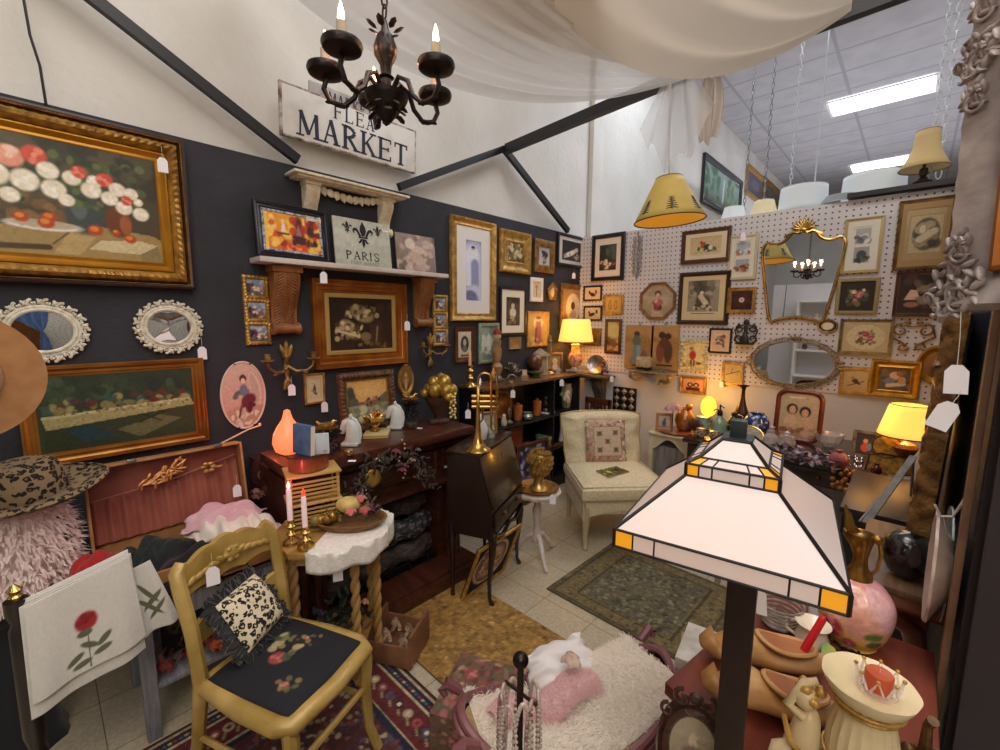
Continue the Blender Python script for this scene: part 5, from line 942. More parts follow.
DM=tr(D0)@rot('Z',FI); dk=lambda x,y,z=.877:(DM@V((x,y,z)))
# trumpet, bell down
tp=PZ(478,450,.877); t=thing('trumpet','brass trumpet standing bell-down on the dark desk','trumpet',tr(tp)@rot('Z',.75)@scl(1.2)); 
b=MB(); b.lathe([(.062,0),(.06,.004),(.045,.012),(.028,.03),(.018,.06),(.012,.1),(.009,.15),(.0075,.2),(.0065,.3)],n=28,cap=False); b.build('bell',BRASS,t,solid=.0015)
R1=.03; b=MB(); b.tube([(0,0,.29)]+[(R1-R1*cos(a),0,.32+R1*sin(a)*1.2) for a in [k*PI/8 for k in range(9)]]+[(2*R1,0,.3),(2*R1,0,.16)],.0062,8); b.tube([(2*R1,.0,.16),(2*R1,.0,.1),(2*R1+.012,.0,.085),(2*R1+.024,0,.1),(2*R1+.024,.0,.31)],.0055,8); b.tube([(-.004,.015,.28),(-.004,.015,.14),(.01,.015,.125),(.02,.015,.14),(.02,.015,.2)],.0055,8); b.build('tubing',BRASS,t)
for k in range(3): b=MB(); b.m=tr(.0,0.006,.2+.024*k)@rot('Y',PI/2); b.lathe([(.004,-.03),(.0095,-.028),(.0095,.07),(.004,.075),(.003,.085),(.008,.086),(.008,.09),(0,.09)],n=14); b.build('valve',BRASS,t)
MB().tube([(2*R1+.024,0,.31),(2*R1+.024,0,.34),(2*R1+.024,0,.352)],[.004,.006,.01],10).build('mouthpiece',mat('silver','#c8c8cc',.2,1),t)
# white porcelain bird, picture frame stand and small things on the desk
t=thing('porcelain_figurine','white and blue porcelain bird figurine behind the trumpet on the desk','figurine',tr(dk(-.16,.27))); b=MB(); b.tube([(0,0,0),(0,0,.03),(.01,0,.07),(.0,0,.11),(-.01,0,.14),(-.03,0,.15)],[.026,.034,.03,.018,.014,.004],12); b.build('body',mat('porcelain','#dcdfe4',.2,coat=.5),t); MB().ball((.01,.02,.05),(.022,.016,.032)).build('wing',mat('blue_glaze','#8fb0cc',.25,coat=.4),t)
t=thing('photo_frame','small standing wooden frame with a pinkish side, at back of the dark desk','photo frame',tr(dk(-.17,.40))@rot('Z',1.15)@rot('X',-.1)); fr=MB().at(tr(0,0,.07)@rot('X',PI/2)); sweep(fr,.11,.14,.016,[(0,0),(0,.012),(.5,.016),(1,.01),(1,0)]); fr.build('frame',mat('sage_pink_wood','#8f7a5c',.5,c2='#a86a50',sc=4),t); MB().box((0,.002,.07),(.09,.004,.12)).build('picture',mat('faded_photo','#8a8f80',.4,c2='#c0b89a',sc=30),t)
t=thing('glass_jar','small clear jar behind the trumpet valves','jar',tr(dk(-.12,.33))); MB().lathe([(.018,0),(.02,.004),(.02,.06),(.014,.068),(.014,.075)],n=18).build('glass',mat('clear_glass','#cfd4cc',.05,alpha=.35,spec=.8),t)
# embroidered footrest panel under the desk
t=thing('needlepoint_firescreen','gold-edged panel with an oval pink and cream needlepoint, leaning under the dark desk','firescreen',tr(dk(-.17,.0,.012))@rot('Z',PI/2+.1)@rot('X',.36)); w,h=.38,.36
MB().box((w/2,0,h/2),(w,.012,h),.002).build('board',BLACK,t)
o=canvas('needlework',w,h,[('bg','#1a1517','#1a1517'),('e',.5,.5,.42,.44,'#c9b89a',0,14),('e',.5,.5,.37,.39,'#6a3a30',0,14),('e',.5,.5,.34,.36,'#b89a80'),('b',.22,.2,.78,.8,70,.035,['#a0504a','#d8c8a8','#6a4a3c','#c08a78']),('e',.5,.5,.12,.2,'#9a4a44'),('e',.5,.5,.07,.12,'#d0b8a0')],90,t,0,.9,3,.12); o.matrix_local=tr(w/2,-.0068,h/2)@rot('X',PI/2)
f=MB().at(tr(w/2,-.006,h/2)@rot('X',PI/2)); sweep(f,w+.02,h+.02,.016,[(0,0),(0,.012),(.5,.016),(1,.01),(1,0)],2,.004,.015,(2,)); f.build('gilt_edge',GOLDB,t)
# ---- bookcase (black)
BX,BY0,BY1=XL+.01,2.32,3.66; BH=1.06
t=thing('bookcase','long low black open bookcase with a worn wooden top, along the dark wall','bookcase',tr(BX,BY0,0)); BD=.27; LY=BY1-BY0
b=MB(); [b.box((BD/2,y,BH/2),(BD,.02,BH-.03)) for y in (.01,LY-.01)]; b.box((.006,LY/2,BH/2),(.01,LY,BH-.03)); b.build('sides',BLACK,t); MB().box((BD/2,LY*.69,BH/2),(BD-.01,.018,BH-.05)).build('divider',BLACK,t)
MB().box((BD/2,LY/2,BH-.012),(BD+.01,LY+.02,.024),.003).build('top_board',mat('worn_top','#4a3420',.5,c2='#684a2a',sc=6,stretch=(1,8,1)),t)
for z in (.38,.70): MB().box((BD/2,LY/2,z),(BD,LY-.03,.018)).build('shelf',BLACK,t)
MB().box((BD/2,LY/2,.05),(BD,LY-.03,.1)).build('plinth',BLACK,t)
MB().box((BD-.012,LY/2,.41),(.012,LY-.02,.03),.003).build('rail',mat('brown_rail','#5a3420',.5),t)
# ---- side table and gold bust
p=V((-1.71,2.19,0)); WT=mat('chalk_white','#cfc4bc',.55,c2='#bdb0a6',sc=14)
t=thing('pedestal_table','small white tripod pedestal table with a scalloped round top','table',tr(p))
b=MB(); b.lathe([(.0,.455),(.15,.455),(.155,.462),(.155,.476),(.148,.482),(.0,.482)],n=48,fn=lambda a,z:1+.03*cos(12*a)*(1 if z<.47 else .4)); b.build('tabletop',WT,t)
MB().lathe([(.02,.11),(.032,.125),(.036,.15),(.024,.18),(.02,.24),(.026,.3),(.032,.34),(.022,.38),(.026,.43),(.045,.455)],n=20).build('column',WT,t)
for k in range(3): a=-.55+k*2*PI/3; MB().tube([(.01*cos(a),.01*sin(a),.165),(.06*cos(a),.06*sin(a),.15),(.11*cos(a),.11*sin(a),.09),(.15*cos(a),.15*sin(a),.035),(.185*cos(a),.185*sin(a),.012),(.2*cos(a),.2*sin(a),.01)],[.018,.018,.015,.012,.011,.008],8).build('leg',WT,t)
t=thing('gilt_tray','round dark gold tray under the gold bust','tray',tr(p+V((0,0,.484)))); MB().lathe([(0,0),(.12,0),(.138,.012),(.14,.016),(.132,.014),(.115,.004),(0,.004)],n=36).build('tray',GOLD,t); MB().ball((-.075,-.07,.02),(.028,.03,.014)).build('gold_bow',GOLDB,t)
t=thing('gold_bust','gilded bust of a curly-haired head on a flared neck, on the white pedestal table','bust',tr(p+V((0.01,0,.489)))@rot('Z',-.9)@scl(.92)); GB=mat('bust_gold','#d8b46c',.3,.7,c2='#b08c4c',sc=12)
b=MB(); b.lathe([(.075,0),(.078,.006),(.06,.02),(.045,.04),(.04,.08),(.046,.11)],n=24,sx=1,sy=.85); b.ball((0,0,.17),(.062,.07,.085),20,14); b.ball((0,-.064,.15),(.01,.014,.02)); b.ball((0,-.05,.118),(.022,.018,.016)); b.ball((0,-.058,.13),(.016,.01,.006)); [b.ball((s_*.024,-.056,.168),(.013,.008,.008)) for s_ in(-1,1)]; [b.ball((s_*.058,0,.15),(.008,.014,.02)) for s_ in(-1,1)]; b.build('head',GB,t)
b=MB(); b.ball((0,.008,.19),(.072,.074,.088),20,14)
for i in range(150):
    z=.10+.18*((i*37%150)/150); a=i*2.4; rr=.08*math.sqrt(max(.05,1-((z-.19)/.1)**2)); y=rr*sin(a)*1.1
    if y<-.055 and z<.2: continue
    b.tube([(rr*cos(a)+.013*cos(q),y+.01*sin(q*1.3),z+.013*sin(q)) for q in (0,1.2,2.4,3.6,4.8)],[.009,.0085,.008,.007,.004],5)
b.build('curly_hair',GB,t)
# framed dark floral picture behind the table, leaning on bookcase
t=thing('framed_painting','blue and plum flower painting standing on the floor against the bookcase, behind the gold bust','painting',tr(-2.31,2.92,.006)@MX(((0,0,1,0),(1,0,0,0),(0,1,0,0),(0,0,0,1)))@rot('X',-.08)@tr(0,.26,0))
frame(.44,.52,.03,.02,'flat',WOODD,t); canvas('painting',.38,.46,[('bg','#2a2038','#2c1a24'),('b',0,0,1,.6,60,.07,['#5a5f94','#8088b4','#3a3460','#a4a8c8','#2a2040']),('b',0,.5,1,1,60,.08,['#4a2230','#6a3a4a','#2a1a20','#8a6a7a','#5a4a6a'])],50,t,.004); MB().box((0,0,-.003),(.42,.5,.006)).build('backing',BLACK,t)
# ---- cream slipper chair
a=V((-1.55,2.53,0)); yaw=math.atan2(2.71-2.33,-1.14+1.49)
CH=mat('cream_damask','#dccfae',.75,c2='#cbbc96',sc=60,bump=.25,bsc=150,sheen=.2)
t=thing('slipper_chair','cream damask tufted slipper chair without arms, in front of the corner','chair',tr(V((-1.54,2.48,0)))@rot('Z',yaw)); CW,CD=.60,.56
def cushion(b,x0,x1,y0,y1,z0,z1,r=.05,puff=.03,tf=None):
    n=14
    for sgn,z in((1,z1),(-1,z0)):
        b.grid(lambda u,v:((x0+(x1-x0)*u),(y0+(y1-y0)*v),z+sgn*(puff*(1-(2*u-1)**4)*(1-(2*v-1)**4)-r*.3*max(abs(2*u-1),abs(2*v-1))**8+(tf(u,v) if tf and sgn>0 else 0))),n,n)
    N=[(x0,y0),(x1,y0),(x1,y1),(x0,y1)]
    b.loft([[ (x0+(x1-x0)*cu_,y0+(y1-y0)*cv_,z0+(z1-z0)*k- (r*.3)*(1 if k==1 else -1 if k==0 else 0)) if k in(0,1) else ((x0+(x1-x0)*(.5+(cu_-.5)*1.02)),(y0+(y1-y0)*(.5+(cv_-.5)*1.02)),z0+(z1-z0)*k) for cu_,cv_ in [(i/n,0) for i in range(n)]+[(1,i/n) for i in range(n)]+[(1-i/n,1) for i in range(n)]+[(0,1-i/n) for i in range(n)]] for k in (0,.5,1)],cap=False)
b=MB(); cushion(b,-.01,CW+.01,-.02,CD,.35,.455,.06,.04); b.build('seat_cushion',CH,t,smooth=50); b=MB(); b.tube([(0,0,.352),(CW,0,.352),(CW,CD,.352),(0,CD,.352)],.007,6,closed=True); b.tube([(0,0,.452),(CW,0,.452),(CW,CD,.452),(0,CD,.452)],.007,6,closed=True); b.build('piping',CH,t)
b=MB(); K=12; pr=[(CW*i/K,.23+.05*sin(PI*i/K)) for i in range(K+1)]; b.loft([[(x,.02,z),(x,.02,.345),(x,.0,.345),(x,.0,z)] for x,z in pr]); b.box((.012,CD/2,.28),(.024,CD,.13),.005); b.box((CW-.012,CD/2,.28),(.024,CD,.13),.005); b.box((CW/2,CD/2,.3),(CW-.02,CD-.02,.09)); b.build('seat_frame',CH,t)
LEG=mat('pickled_leg','#b5a886',.5)
for (x,y) in((.03,.03),(CW-.03,.03),(.03,CD-.03),(CW-.03,CD-.03)): MB().tube([(x,y,.3),(x,y-.01*(y<.1),.2),(x,y,.1),(x,y-.012*(y<.1),.02),(x,y-.015*(y<.1),.003)],[.034,.028,.018,.015,.019],10).build('leg',LEG,t)
def backf(sg):
    def f(u,v):
        x=-.03*v+(CW+.06*v)*u; z=.42+.43*v; y=CD-.04+.13*v; d=0
        if sg<0:
            d=.05*(1-(2*u-1)**6)*(1-(2*v-1)**8)
            for i in range(4):
                for j in range(3):
                    uu=(i+.5+(.5 if j%2 else 0)-.25)/4; q=((u-uu)*4)**2+((v-.3-.25*j)*3.4)**2; d-=.03*math.exp(-q*5)
        e=max(abs(2*u-1),abs(2*v-1)*.96)**10*.03
        return (x,y+(-.03-d+e if sg<0 else .05-e),z-(0 if v<.9 else .03*abs(2*u-1)**3))
    return f
b=MB(); b.grid(backf(-1),36,36); b.grid(backf(1),36,36); 
R=[];f1,f2=backf(-1),backf(1); per=[(i/36,0) for i in range(36)]+[(1,i/36) for i in range(36)]+[(1-i/36,1) for i in range(36)]+[(0,1-i/36) for i in range(36)]
b.loft([[f1(*q) for q in per],[f2(*q) for q in per]],cap=False); b.build('backrest',CH,t,smooth=60)
b=MB(); b.tube([f1(*q) for q in per if q[1]>0],.007,6); b.build('back_piping',mat('gold_piping','#a8935c',.7),t)
CM=tr(V((-1.54,2.48,0)))@rot('Z',yaw)
t=thing('cushion','square needlepoint cushion with five small flowers and a floral border on the cream chair','cushion',CM@tr(.30,CD-.11,.475)@rot('X',-.28)@rot('Z',.0)); s=.33
fpo=[('bg','#b89a84','#ad8f7a'),('b',0,0,1,1,110,.045,['#8a5a4c','#c9b49a','#7a6a50','#a86a5c','#dac8b0']),('p',[(.15,.15),(.85,.15),(.85,.85),(.15,.85)],'#8a6a58'),('p',[(.17,.17),(.83,.17),(.83,.83),(.17,.83)],'#c4ae96')]+[q for (x,y) in((.3,.32),(.7,.3),(.5,.5),(.3,.7),(.7,.7)) for q in (('e',x,y,.07,.07,'#7a6a54',0,3),('e',x,y,.035,.035,'#5a4038'),('l',x-.06,y-.05,x+.06,y+.05,.014,'#6a5a44'),('l',x-.06,y+.05,x+.06,y-.05,.014,'#6a5a44'))]
canvas('needlework_face',s,s,fpo,70,t,fn=lambda u,v:((u-.5)*s*(1-.05*(1-(2*v-1)**2)),-.012-.05*((1-(2*u-1)**4)*(1-(2*v-1)**4))**.6,v*s),material=vcol(.9))
b=MB(); b.grid(lambda u,v:((u-.5)*s*(1-.05*(1-(2*v-1)**2)),-.01+.04*((1-(2*u-1)**4)*(1-(2*v-1)**4))**.6,v*s),16,16); b.build('back',mat('brown_velvet','#5a4034',.9),t)
t=thing('book','open green and gold illustrated book lying on the cream chair seat','book',CM@tr(.26,.18,.492)@rot('Z',.45)); MB().box((0,0,.006),(.2,.13,.011),.002).build('pages',mat('book_paper','#a09a70',.7),t)
canvas('cover_picture',.2,.13,[('bg','#5f6a20','#4a4a1c'),('b',0,0,1,1,30,.12,['#8a8a2c','#2c3014','#a89a3c','#3a2c18']),('r',.6,.3,.9,.7,'#2a2414'),('e',.3,.5,.1,.2,'#b8b04c')],40,t,.0122,.25)
# ---- gold chair with black seat
t=thing('gold_chair','gold-painted antique side chair with a carved back and black floral seat','chair',tr(-1.44,.50,0)@rot('Z',PI/2+.38)); GC=mat('gold_chair_paint','#bd9f5c',.4,.15,c2='#9c803c',sc=9,bump=.08,coat=.2)
# local: x right(when facing), y back, seat front at y=-.21
SW,SD,SZ=.36,.40,.43
rail=[(-.17,.2),(-.2,-.17),(-.17,-.2),(.17,-.2),(.2,-.17),(.17,.2)]
b=MB(); b.tube([(x,y,SZ-.015) for x,y in [(-.165,.2),(-.18,0),(-.18,-.14),(-.165,-.18),(0,-.195),(.165,-.18),(.18,-.14),(.18,0),(.165,.2)]],[(.026,.03)]*9,10,closed=True); b.build('seat_rail',GC,t)
b=MB(); b.grid(lambda u,v:((-.165-.0*(1-v)+(.33)*u),-.175+.355*v,SZ+.002+.03*((1-(2*u-1)**4)*(1-(2*v-1)**4))**.5),20,20); b.c=None
canvas('seat',1,1,[('bg','#15151c','#15151c'),('rose',.42,.45,.09,'#8a3c34','#b8645a'),('b',.45,.25,.75,.55,20,.04,['#6a6a3c','#3f4a2c','#8a7a4a','#a89a70']),('rose',.2,.75,.05,'#9a4a40','#c07a6c'),('b',.15,.6,.3,.85,8,.03,['#5a5a34','#7a6a44']),('rose',.75,.5,.03,'#a85a50','#c88a7c'),('b',.68,.42,.84,.62,8,.025,['#5a5a34','#7a6a44']),('rose',.62,.15,.03,'#a85a50','#c88a7c'),('b',.52,.08,.72,.2,8,.025,['#5a5a34','#6a5a3c'])],90,t,fn=lambda u,v:((-.167+(.334)*u),-.175+.36*v,SZ+.004+.03*((1-(2*u-1)**4)*(1-(2*v-1)**4))**.5),material=vcol(.85))
MB().box((0,0,SZ-.015),(.34,.36,.02)).build('seat_base',BLACK,t)
for s_ in(-1,1):
    b=MB(); b.tube([(s_*.165,-.17,SZ-.01),(s_*.168,-.18,SZ-.06),(s_*.166,-.175,.25),(s_*.168,-.185,.1),(s_*.178,-.215,.012)],[(.024,.024),(.024,.024),(.02,.02),(.017,.017),(.016,.018)],8); b.build('front_leg',GC,t)
    b=MB(); b.tube([(s_*.165,.3,.012),(s_*.165,.24,.2),(s_*.165,.2,SZ),(s_*.17,.215,.6),(s_*.175,.245,.74),(s_*.17,.265,.79),(s_*.15,.27,.815)],[(.018,.02),(.018,.02),(.02,.024),(.018,.022),(.018,.022),(.018,.022),(.014,.018)],8); b.build('back_post',GC,t)
    b=MB(); b.tube([(s_*.165,-.17,.22),(s_*.165,.235,.22)],.01,8); b.build('side_stretcher',GC,t)
b=MB(); b.tube([(-.165,-.175,.26),(.165,-.175,.26)],(.012),8); b.build('front_stretcher',GC,t)
def crest(z0,hh,n=20): return [[(x,.245+.02*sin(PI*i/n)+.25*0,zz) for zz in (0,)] for i,x in []]
b=MB(); n=24
b.loft([[(x,.255+.015*sin(PI*i/n)-.011,z0),(x,.255+.015*sin(PI*i/n)+.011,z0),(x,.265+.015*sin(PI*i/n)+.01,z1),(x,.265+.015*sin(PI*i/n)-.01,z1)] for i in range(n+1) for x in [-.17+.34*i/n] for z0,z1 in [(.70+.015*abs(sin(PI*i/n*3)),.80+.03*sin(PI*i/n)**2+.01*abs(cos(PI*i/n*4)))]]); b.build('crest_rail',GC,t)
b=MB(); b.ball((0,.245,.78),(.03,.018,.026),12,8)
for s_ in(-1,1):
    for k in range(5): b.m=tr(s_*(.035+.026*k),.246,.775-.006*k)@rot('Y',s_*(-.5+.3*k)); b.ball((0,0,0),(.022,.009,.011),8,5)
for k in range(6): a=k*PI/3; b.m=MX.Identity(4); b.ball((.024*cos(a),.236,.78+.02*sin(a)),(.011,.008,.01),6,5)
b.build('carved_flower',GC,t)
b=MB(); b.loft([[(x,.215+.02*sin(PI*i/n),z0),(x,.235+.02*sin(PI*i/n),z0),(x,.235+.02*sin(PI*i/n),z1),(x,.215+.02*sin(PI*i/n),z1)] for i in range(n+1) for x in [-.165+.33*i/n] for z0,z1 in [(.545,.60+.022*abs(sin(PI*i/n*2.5))+.012*sin(PI*i/n))]]); b.build('lower_rail',GC,t)
GM=tr(-1.44,.50,0)@rot('Z',PI/2+.38)
def leopard(key,base,spot,sc,rough=.85):
    M,N,L,B=nodes_mat(key,rough); T=N.new('ShaderNodeTexCoord'); v=N.new('ShaderNodeTexVoronoi'); v.inputs['Scale'].default_value=sc; v.inputs['Randomness'].default_value=.75
    nz=N.new('ShaderNodeTexNoise'); nz.inputs['Scale'].default_value=sc*1.3; L.new(T.outputs['Object'],nz.inputs['Vector']); md=N.new('ShaderNodeMix'); md.data_type='VECTOR'; md.inputs[0].default_value=.035*30/sc; L.new(T.outputs['Object'],md.inputs[4]); L.new(nz.outputs['Color'],md.inputs[5]); L.new(md.outputs[1],v.inputs['Vector'])
    L.new(ramp(N,L,v.outputs['Distance'],[(0,base[1]),(.16,base[1]),(.2,spot),(.45,spot),(.5,base[0]),(1,base[0])]),B.inputs['Base Color']); return M
LEO=leopard('leopard_black_cream',('#d8cbae','#cdbd98'),'#141214',50)
t=thing('cushion','small leopard-print cushion with a black fringed border on the gold chair','cushion',GM@tr(.02,.12,SZ+.04)@rot('Z',.25)@rot('X',-.6)); s=.19
q=lambda u,v,k:((u-.5)*s,k*(.012+.045*((1-(2*u-1)**4)*(1-(2*v-1)**4))**.6),v*s+.02)
b=MB(); b.grid(lambda u,v:q(u,v,-1),18,18); b.grid(lambda u,v:q(u,v,1),18,18); b.build('pillow_face',LEO,t,smooth=60)
b=MB()
for k in range(4):
    for j in range(26):
        f=j/26; x,z=[(f-.5,0),(.5,f),(.5-f,1),(-.5,1-f)][k]; b.m=tr(x*s*1.06,0,.02+z*s)@rot('Y',rnd.uniform(-.6,.6)+[PI,PI/2,0,-PI/2][k]); b.tube([(0,0,-.005),(0,rnd.uniform(-.01,.01),.022),(0,rnd.uniform(-.012,.012),.038)],[.011,.01,.004],5)
b.build('fringe',mat('black_fringe','#0e1013',.9,sheen=.3),t)
# ================================================================ far-left corner: suitcase, clothes, towel, hat
GREY=mat('grey_washed_wood','#74757c',.75,c2='#8d8e92',sc=10,stretch=(1,8,1),bump=.2)
t=thing('side_table','grey-washed wooden crate table with a low shelf, under the open suitcase','table',tr(-2.35,.155,0)); TW,TD,TH=.49,.4,.54
b=MB(); [b.box((x,TW/2,TH-.01),(.075,TW+.02,.02),.002) for x in (.04,.12,.2,.28,.36)]; b.build('tabletop',GREY,t)
b=MB(); b.box((TD-.015,TW/2,TH-.055),(.02,TW-.06,.07),.002); b.box((.015,TW/2,TH-.055),(.02,TW-.06,.07)); b.box((TD/2,.02,TH-.055),(TD-.05,.02,.07)); b.box((TD/2,TW-.02,TH-.055),(TD-.05,.02,.07)); b.build('apron',GREY,t)
for x in(.02,TD-.02):
    for y in (.03,TW-.03): MB().box((x,y,(TH-.02)/2),(.045,.045,TH-.02),.004).build('leg',GREY,t)
MB().box((TD/2,TW/2,.2),(TD-.02,TW-.06,.018),.002).build('lower_shelf',GREY,t)
o=thing('dried_flower_bunch','rust-red silk flowers lying on the lower shelf of the grey crate table','flowers',tr(-2.02,.33,.212)); flowers(o,[(0,0,.035),(.03,.08,.03),(.02,-.09,.035),(-.06,.05,.03)],['#8a3024','#a84a2c','#6b2a20'],.05)
leafy(o,(0,0,.03),(.07,.12,.02),40,mat('rust_leaf','#5a2c1c',.8,c2='#7a4a2c',sc=20),.05)
t=thing('framed_picture','dark star-patterned panel standing on the lower shelf, behind the gold chair back','picture',tr(-2.12,.42,.212)@MX(((0,0,1,0),(1,0,0,0),(0,1,0,0),(0,0,0,1)))@tr(0,.12,0))
canvas('pattern',.34,.24,[('bg','#1e1a1a','#1e1a1a')]+[q for cx in (.2,.55,.85) for q in (('e',cx,.5,.15,.2,'#5a4a3c',0,9),('e',cx,.5,.12,.17,'#221c1c',0,9))]+[('l',cx+.12*cos(a),.5+.17*sin(a),cx-.12*cos(a),.5-.17*sin(a),.02,'#6a5a48') for cx in (.2,.55,.85) for a in (0,1.05,2.1)],50,t,.006,.7); MB().box((0,0,0),(.34,.24,.01)).build('panel',BLACK,t)
# suitcase
TAN=mat('tan_leather','#9a6a3c',.5,c2='#b08050',sc=9); LIN=mat('rust_satin','#7a3428',.45,c2='#94503c',sc=6,sheen=.4); SM=tr(-2.34,.085,TH+.001); sw_,sd_,sh_=.56,.40,.12
t=thing('suitcase','open vintage tan suitcase with rust-red gathered lining, its lid standing against the wall','suitcase',SM)
b=MB(); b.box((sd_/2,sw_/2,.008),(sd_,sw_,.012)); b.box((sd_-.006,sw_/2,sh_/2),(.012,sw_,sh_),.003); b.box((.006,sw_/2,sh_/2),(.012,sw_,sh_)); b.box((sd_/2,.006,sh_/2),(sd_,.012,sh_)); b.box((sd_/2,sw_-.006,sh_/2),(sd_,.012,sh_)); b.build('case_body',TAN,t)
MB().box((sd_/2,sw_/2,.02),(sd_-.03,sw_-.03,.01)).build('floor_lining',LIN,t)
LM=tr(.0,0,sh_)@rot('Y',-.16); LH=.33
b=MB().at(LM); b.box((-.002,sw_/2,LH/2),(.01,sw_,LH),.003); b.box((.04,sw_/2,LH-.005),(.09,sw_,.01),.003); b.box((.04,.005,LH/2),(.09,.01,LH),.003); b.box((.04,sw_-.005,LH/2),(.09,.01,LH),.003); lid=b.build('lid',TAN,t)
b=MB().at(LM); b.grid(lambda u,v:(.010+.03*(1-v)*.6+.007*sin(u*70)*(1-v*.3),.014+(sw_-.028)*u,.012+(.17+.09*u+.0*v)*v),90,10); b.build('gathered_pocket',LIN,lid,smooth=80)
MB().at(LM).box((.006,sw_/2,LH/2),(.006,sw_-.024,LH-.02)).build('lid_lining',LIN,lid)
b=MB().at(LM); b.tube([(.05,.02,.19),(.045,sw_*.5,.215),(.04,sw_-.02,.27)],.004,6); b.build('pocket_band',LIN,lid)
for y in (.15,sw_-.1): MB().at(LM).box((.085,y,LH+.002),(.025,.03,.012),.003).build('latch',mat('steel','#a8a49c',.3,1),lid)
MB().tube([(sd_+.004,sw_*.55,.07),(sd_+.03,sw_*.55,.05),(sd_+.03,sw_*.78,.05),(sd_+.004,sw_*.78,.07)],.008,6).build('handle',mat('brown_leather','#3f2418',.5),t)
def cloth(name,label,cat,M,w,d,h,col,seed,c2=None,rough=.9,kind=0,amp=.02,sheen=.1,m=None):
    r=random.Random(seed); k=[(r.uniform(4,14),r.uniform(4,14),r.random()*6,r.uniform(.4,1)) for _ in range(7)]
    def f(u,v):
        x,y=2*u-1,2*v-1; e=(x*x)**2+(y*y)**2; z=h*max(0,1-.9*e); s=sum(a*sin(p*x+q*y+o) for p,q,o,a in k)/4
        return (x*w/2*(1+.05*sin(5*y+seed)+.05*sin(13*y)),y*d/2*(1+.05*sin(6*x+seed)+.05*sin(11*x)),max(.003,z+amp*s))
    o=MB().grid(f,44,44).build(name,m or mat('cloth_'+col,col,rough,c2=c2,sc=9,sheen=sheen,bump=.1,bsc=60),M=M,solid=.004,smooth=80); return tag(o,label,cat)
S=lambda x,y,z,rz=0:SM@tr(x,y,z)@rot('Z',rz)
cloth('black_garment','black folded dress heaped in the middle of the open suitcase','clothing',S(.25,.24,.03,.2),.34,.36,.065,'#0c0c0f',3,amp=.03)
cloth('dark_scarf','dark teal crumpled velvet scarf at the back of the suitcase, against its lining','clothing',S(.14,.17,.03,.5),.2,.24,.10,'#10201f',5,amp=.03)
cloth('red_garment','bright red folded cloth at the left end of the suitcase','clothing',S(.27,.0,.06,.1),.26,.16,.13,'#b01418',8,c2='#8a1014',amp=.015)
cloth('white_gloves','cream white satin gloves draped over the right end of the suitcase','clothing',S(.22,.46,.10,.5),.34,.22,.07,'#d8cfc2',11,c2='#e6dfd4',amp=.03,sheen=.4)
cloth('pink_scarf','pale pink satin scarf tucked behind the cream gloves','clothing',S(.13,.44,.13,-.6),.2,.28,.06,'#c99aa6',13,c2='#dcb4bc',amp=.03,sheen=.4)
b=MB(); b.tube([(0,0,0),(.015,.0,-.02),(.02,.02,-.07),(.018,.03,-.11),(.02,.01,-.12),(.016,-.01,-.07),(.012,-.03,-.03),(.018,-.05,-.06),(.012,-.03,-.01),(0,0,0)],[(.0015,.006)]*10,6); tag(b.build('black_ribbon',mat('black_ribbon','#0a0a0c',.4),M=S(sd_+.014,.32,sh_+.004)),'loop of black ribbon hanging over the front of the suitcase','ribbon')
t=thing('amber_brooch','spray of amber-coloured jewelled leaves pinned to the suitcase lining','brooch',SM@LM@tr(.065,.25,.245)); b=MB()
for i in range(46): a=rnd.uniform(-.9,.9); r=rnd.uniform(-.075,.075); b.m=tr(rnd.uniform(0,.014),r,r*.5+rnd.uniform(-.03,.03))@rot('X',.5+a); b.ball((0,0,0),(.006,.02,.006),6,4)
b.build('leaf_spray',mat('amber_stone','#9a5a28',.3,.3,c2='#c98a4a',sc=60),t)
t=thing('gold_pin','small gold bow-shaped pin beside a white tag on the suitcase lining','brooch',SM@LM@tr(.055,.42,.235)); b=MB(); [b.ball((0,.02*cos(a),.018*sin(a)),(.005,.012,.009),8,5) for a in (0,1,2,3,4.2,5.2)]; b.ball((0,.045,-.005),(.004,.016,.006)); b.build('bow',GOLDB,t)
# towel on dark rack at far left
DK=mat('black_turned_wood','#16110f',.35,c2='#241a15',sc=8,coat=.3)
rx=-1.80
t=thing('blanket_stand','dark turned wooden stand with small brass knobs at the far left edge, holding the towel','stand',tr(rx,-.10,0))
b=MB(); b.lathe([(.022,0),(.026,.02),(.02,.08),(.024,.3),(.018,.32),(.026,.36),(.024,.7),(.016,.72),(.026,.75),(.026,.79)],n=16); b.build('post',DK,t); MB().lathe([(.012,.79),(.016,.8),(.01,.806),(.018,.82),(.0,.84)],n=14).build('brass_knob',BRASS,t)
MB().tube([(0,0,.765),(0,.25,.825)],.011,8).build('top_bar',DK,t); MB().tube([(-.15,0,.01),(0,.0,.03),(.15,0,.01)],.014,8).build('foot',DK,t); 
TWL=vcol(.95,bump=.25,bsc=300,sheen=.3)
def rose_ops(cx,cy,s,c='#a81c22'):
    return [('rose',cx,cy,.09*s,c,'#7a1018'),('e',cx-.02*s,cy+.09*s,.06*s,.035*s,'#59604a'),('l',cx,cy+.1*s,cx-.01*s,cy+.38*s,.008,'#5a5a44'),*[('e',cx+dx*s,cy+dy*s,.075*s,.028*s,'#5f5f48',an,4) for dx,dy,an in ((-.1,.27,-.5),(.1,.2,-.7),(-.06,.33,-.2),(.08,.28,-.3),(.0,.2,.5))]]
t=thing('towel','white embroidered hand towel with a red rose, folded over the dark stand at left','towel',tr(rx+.016,-.085,0))
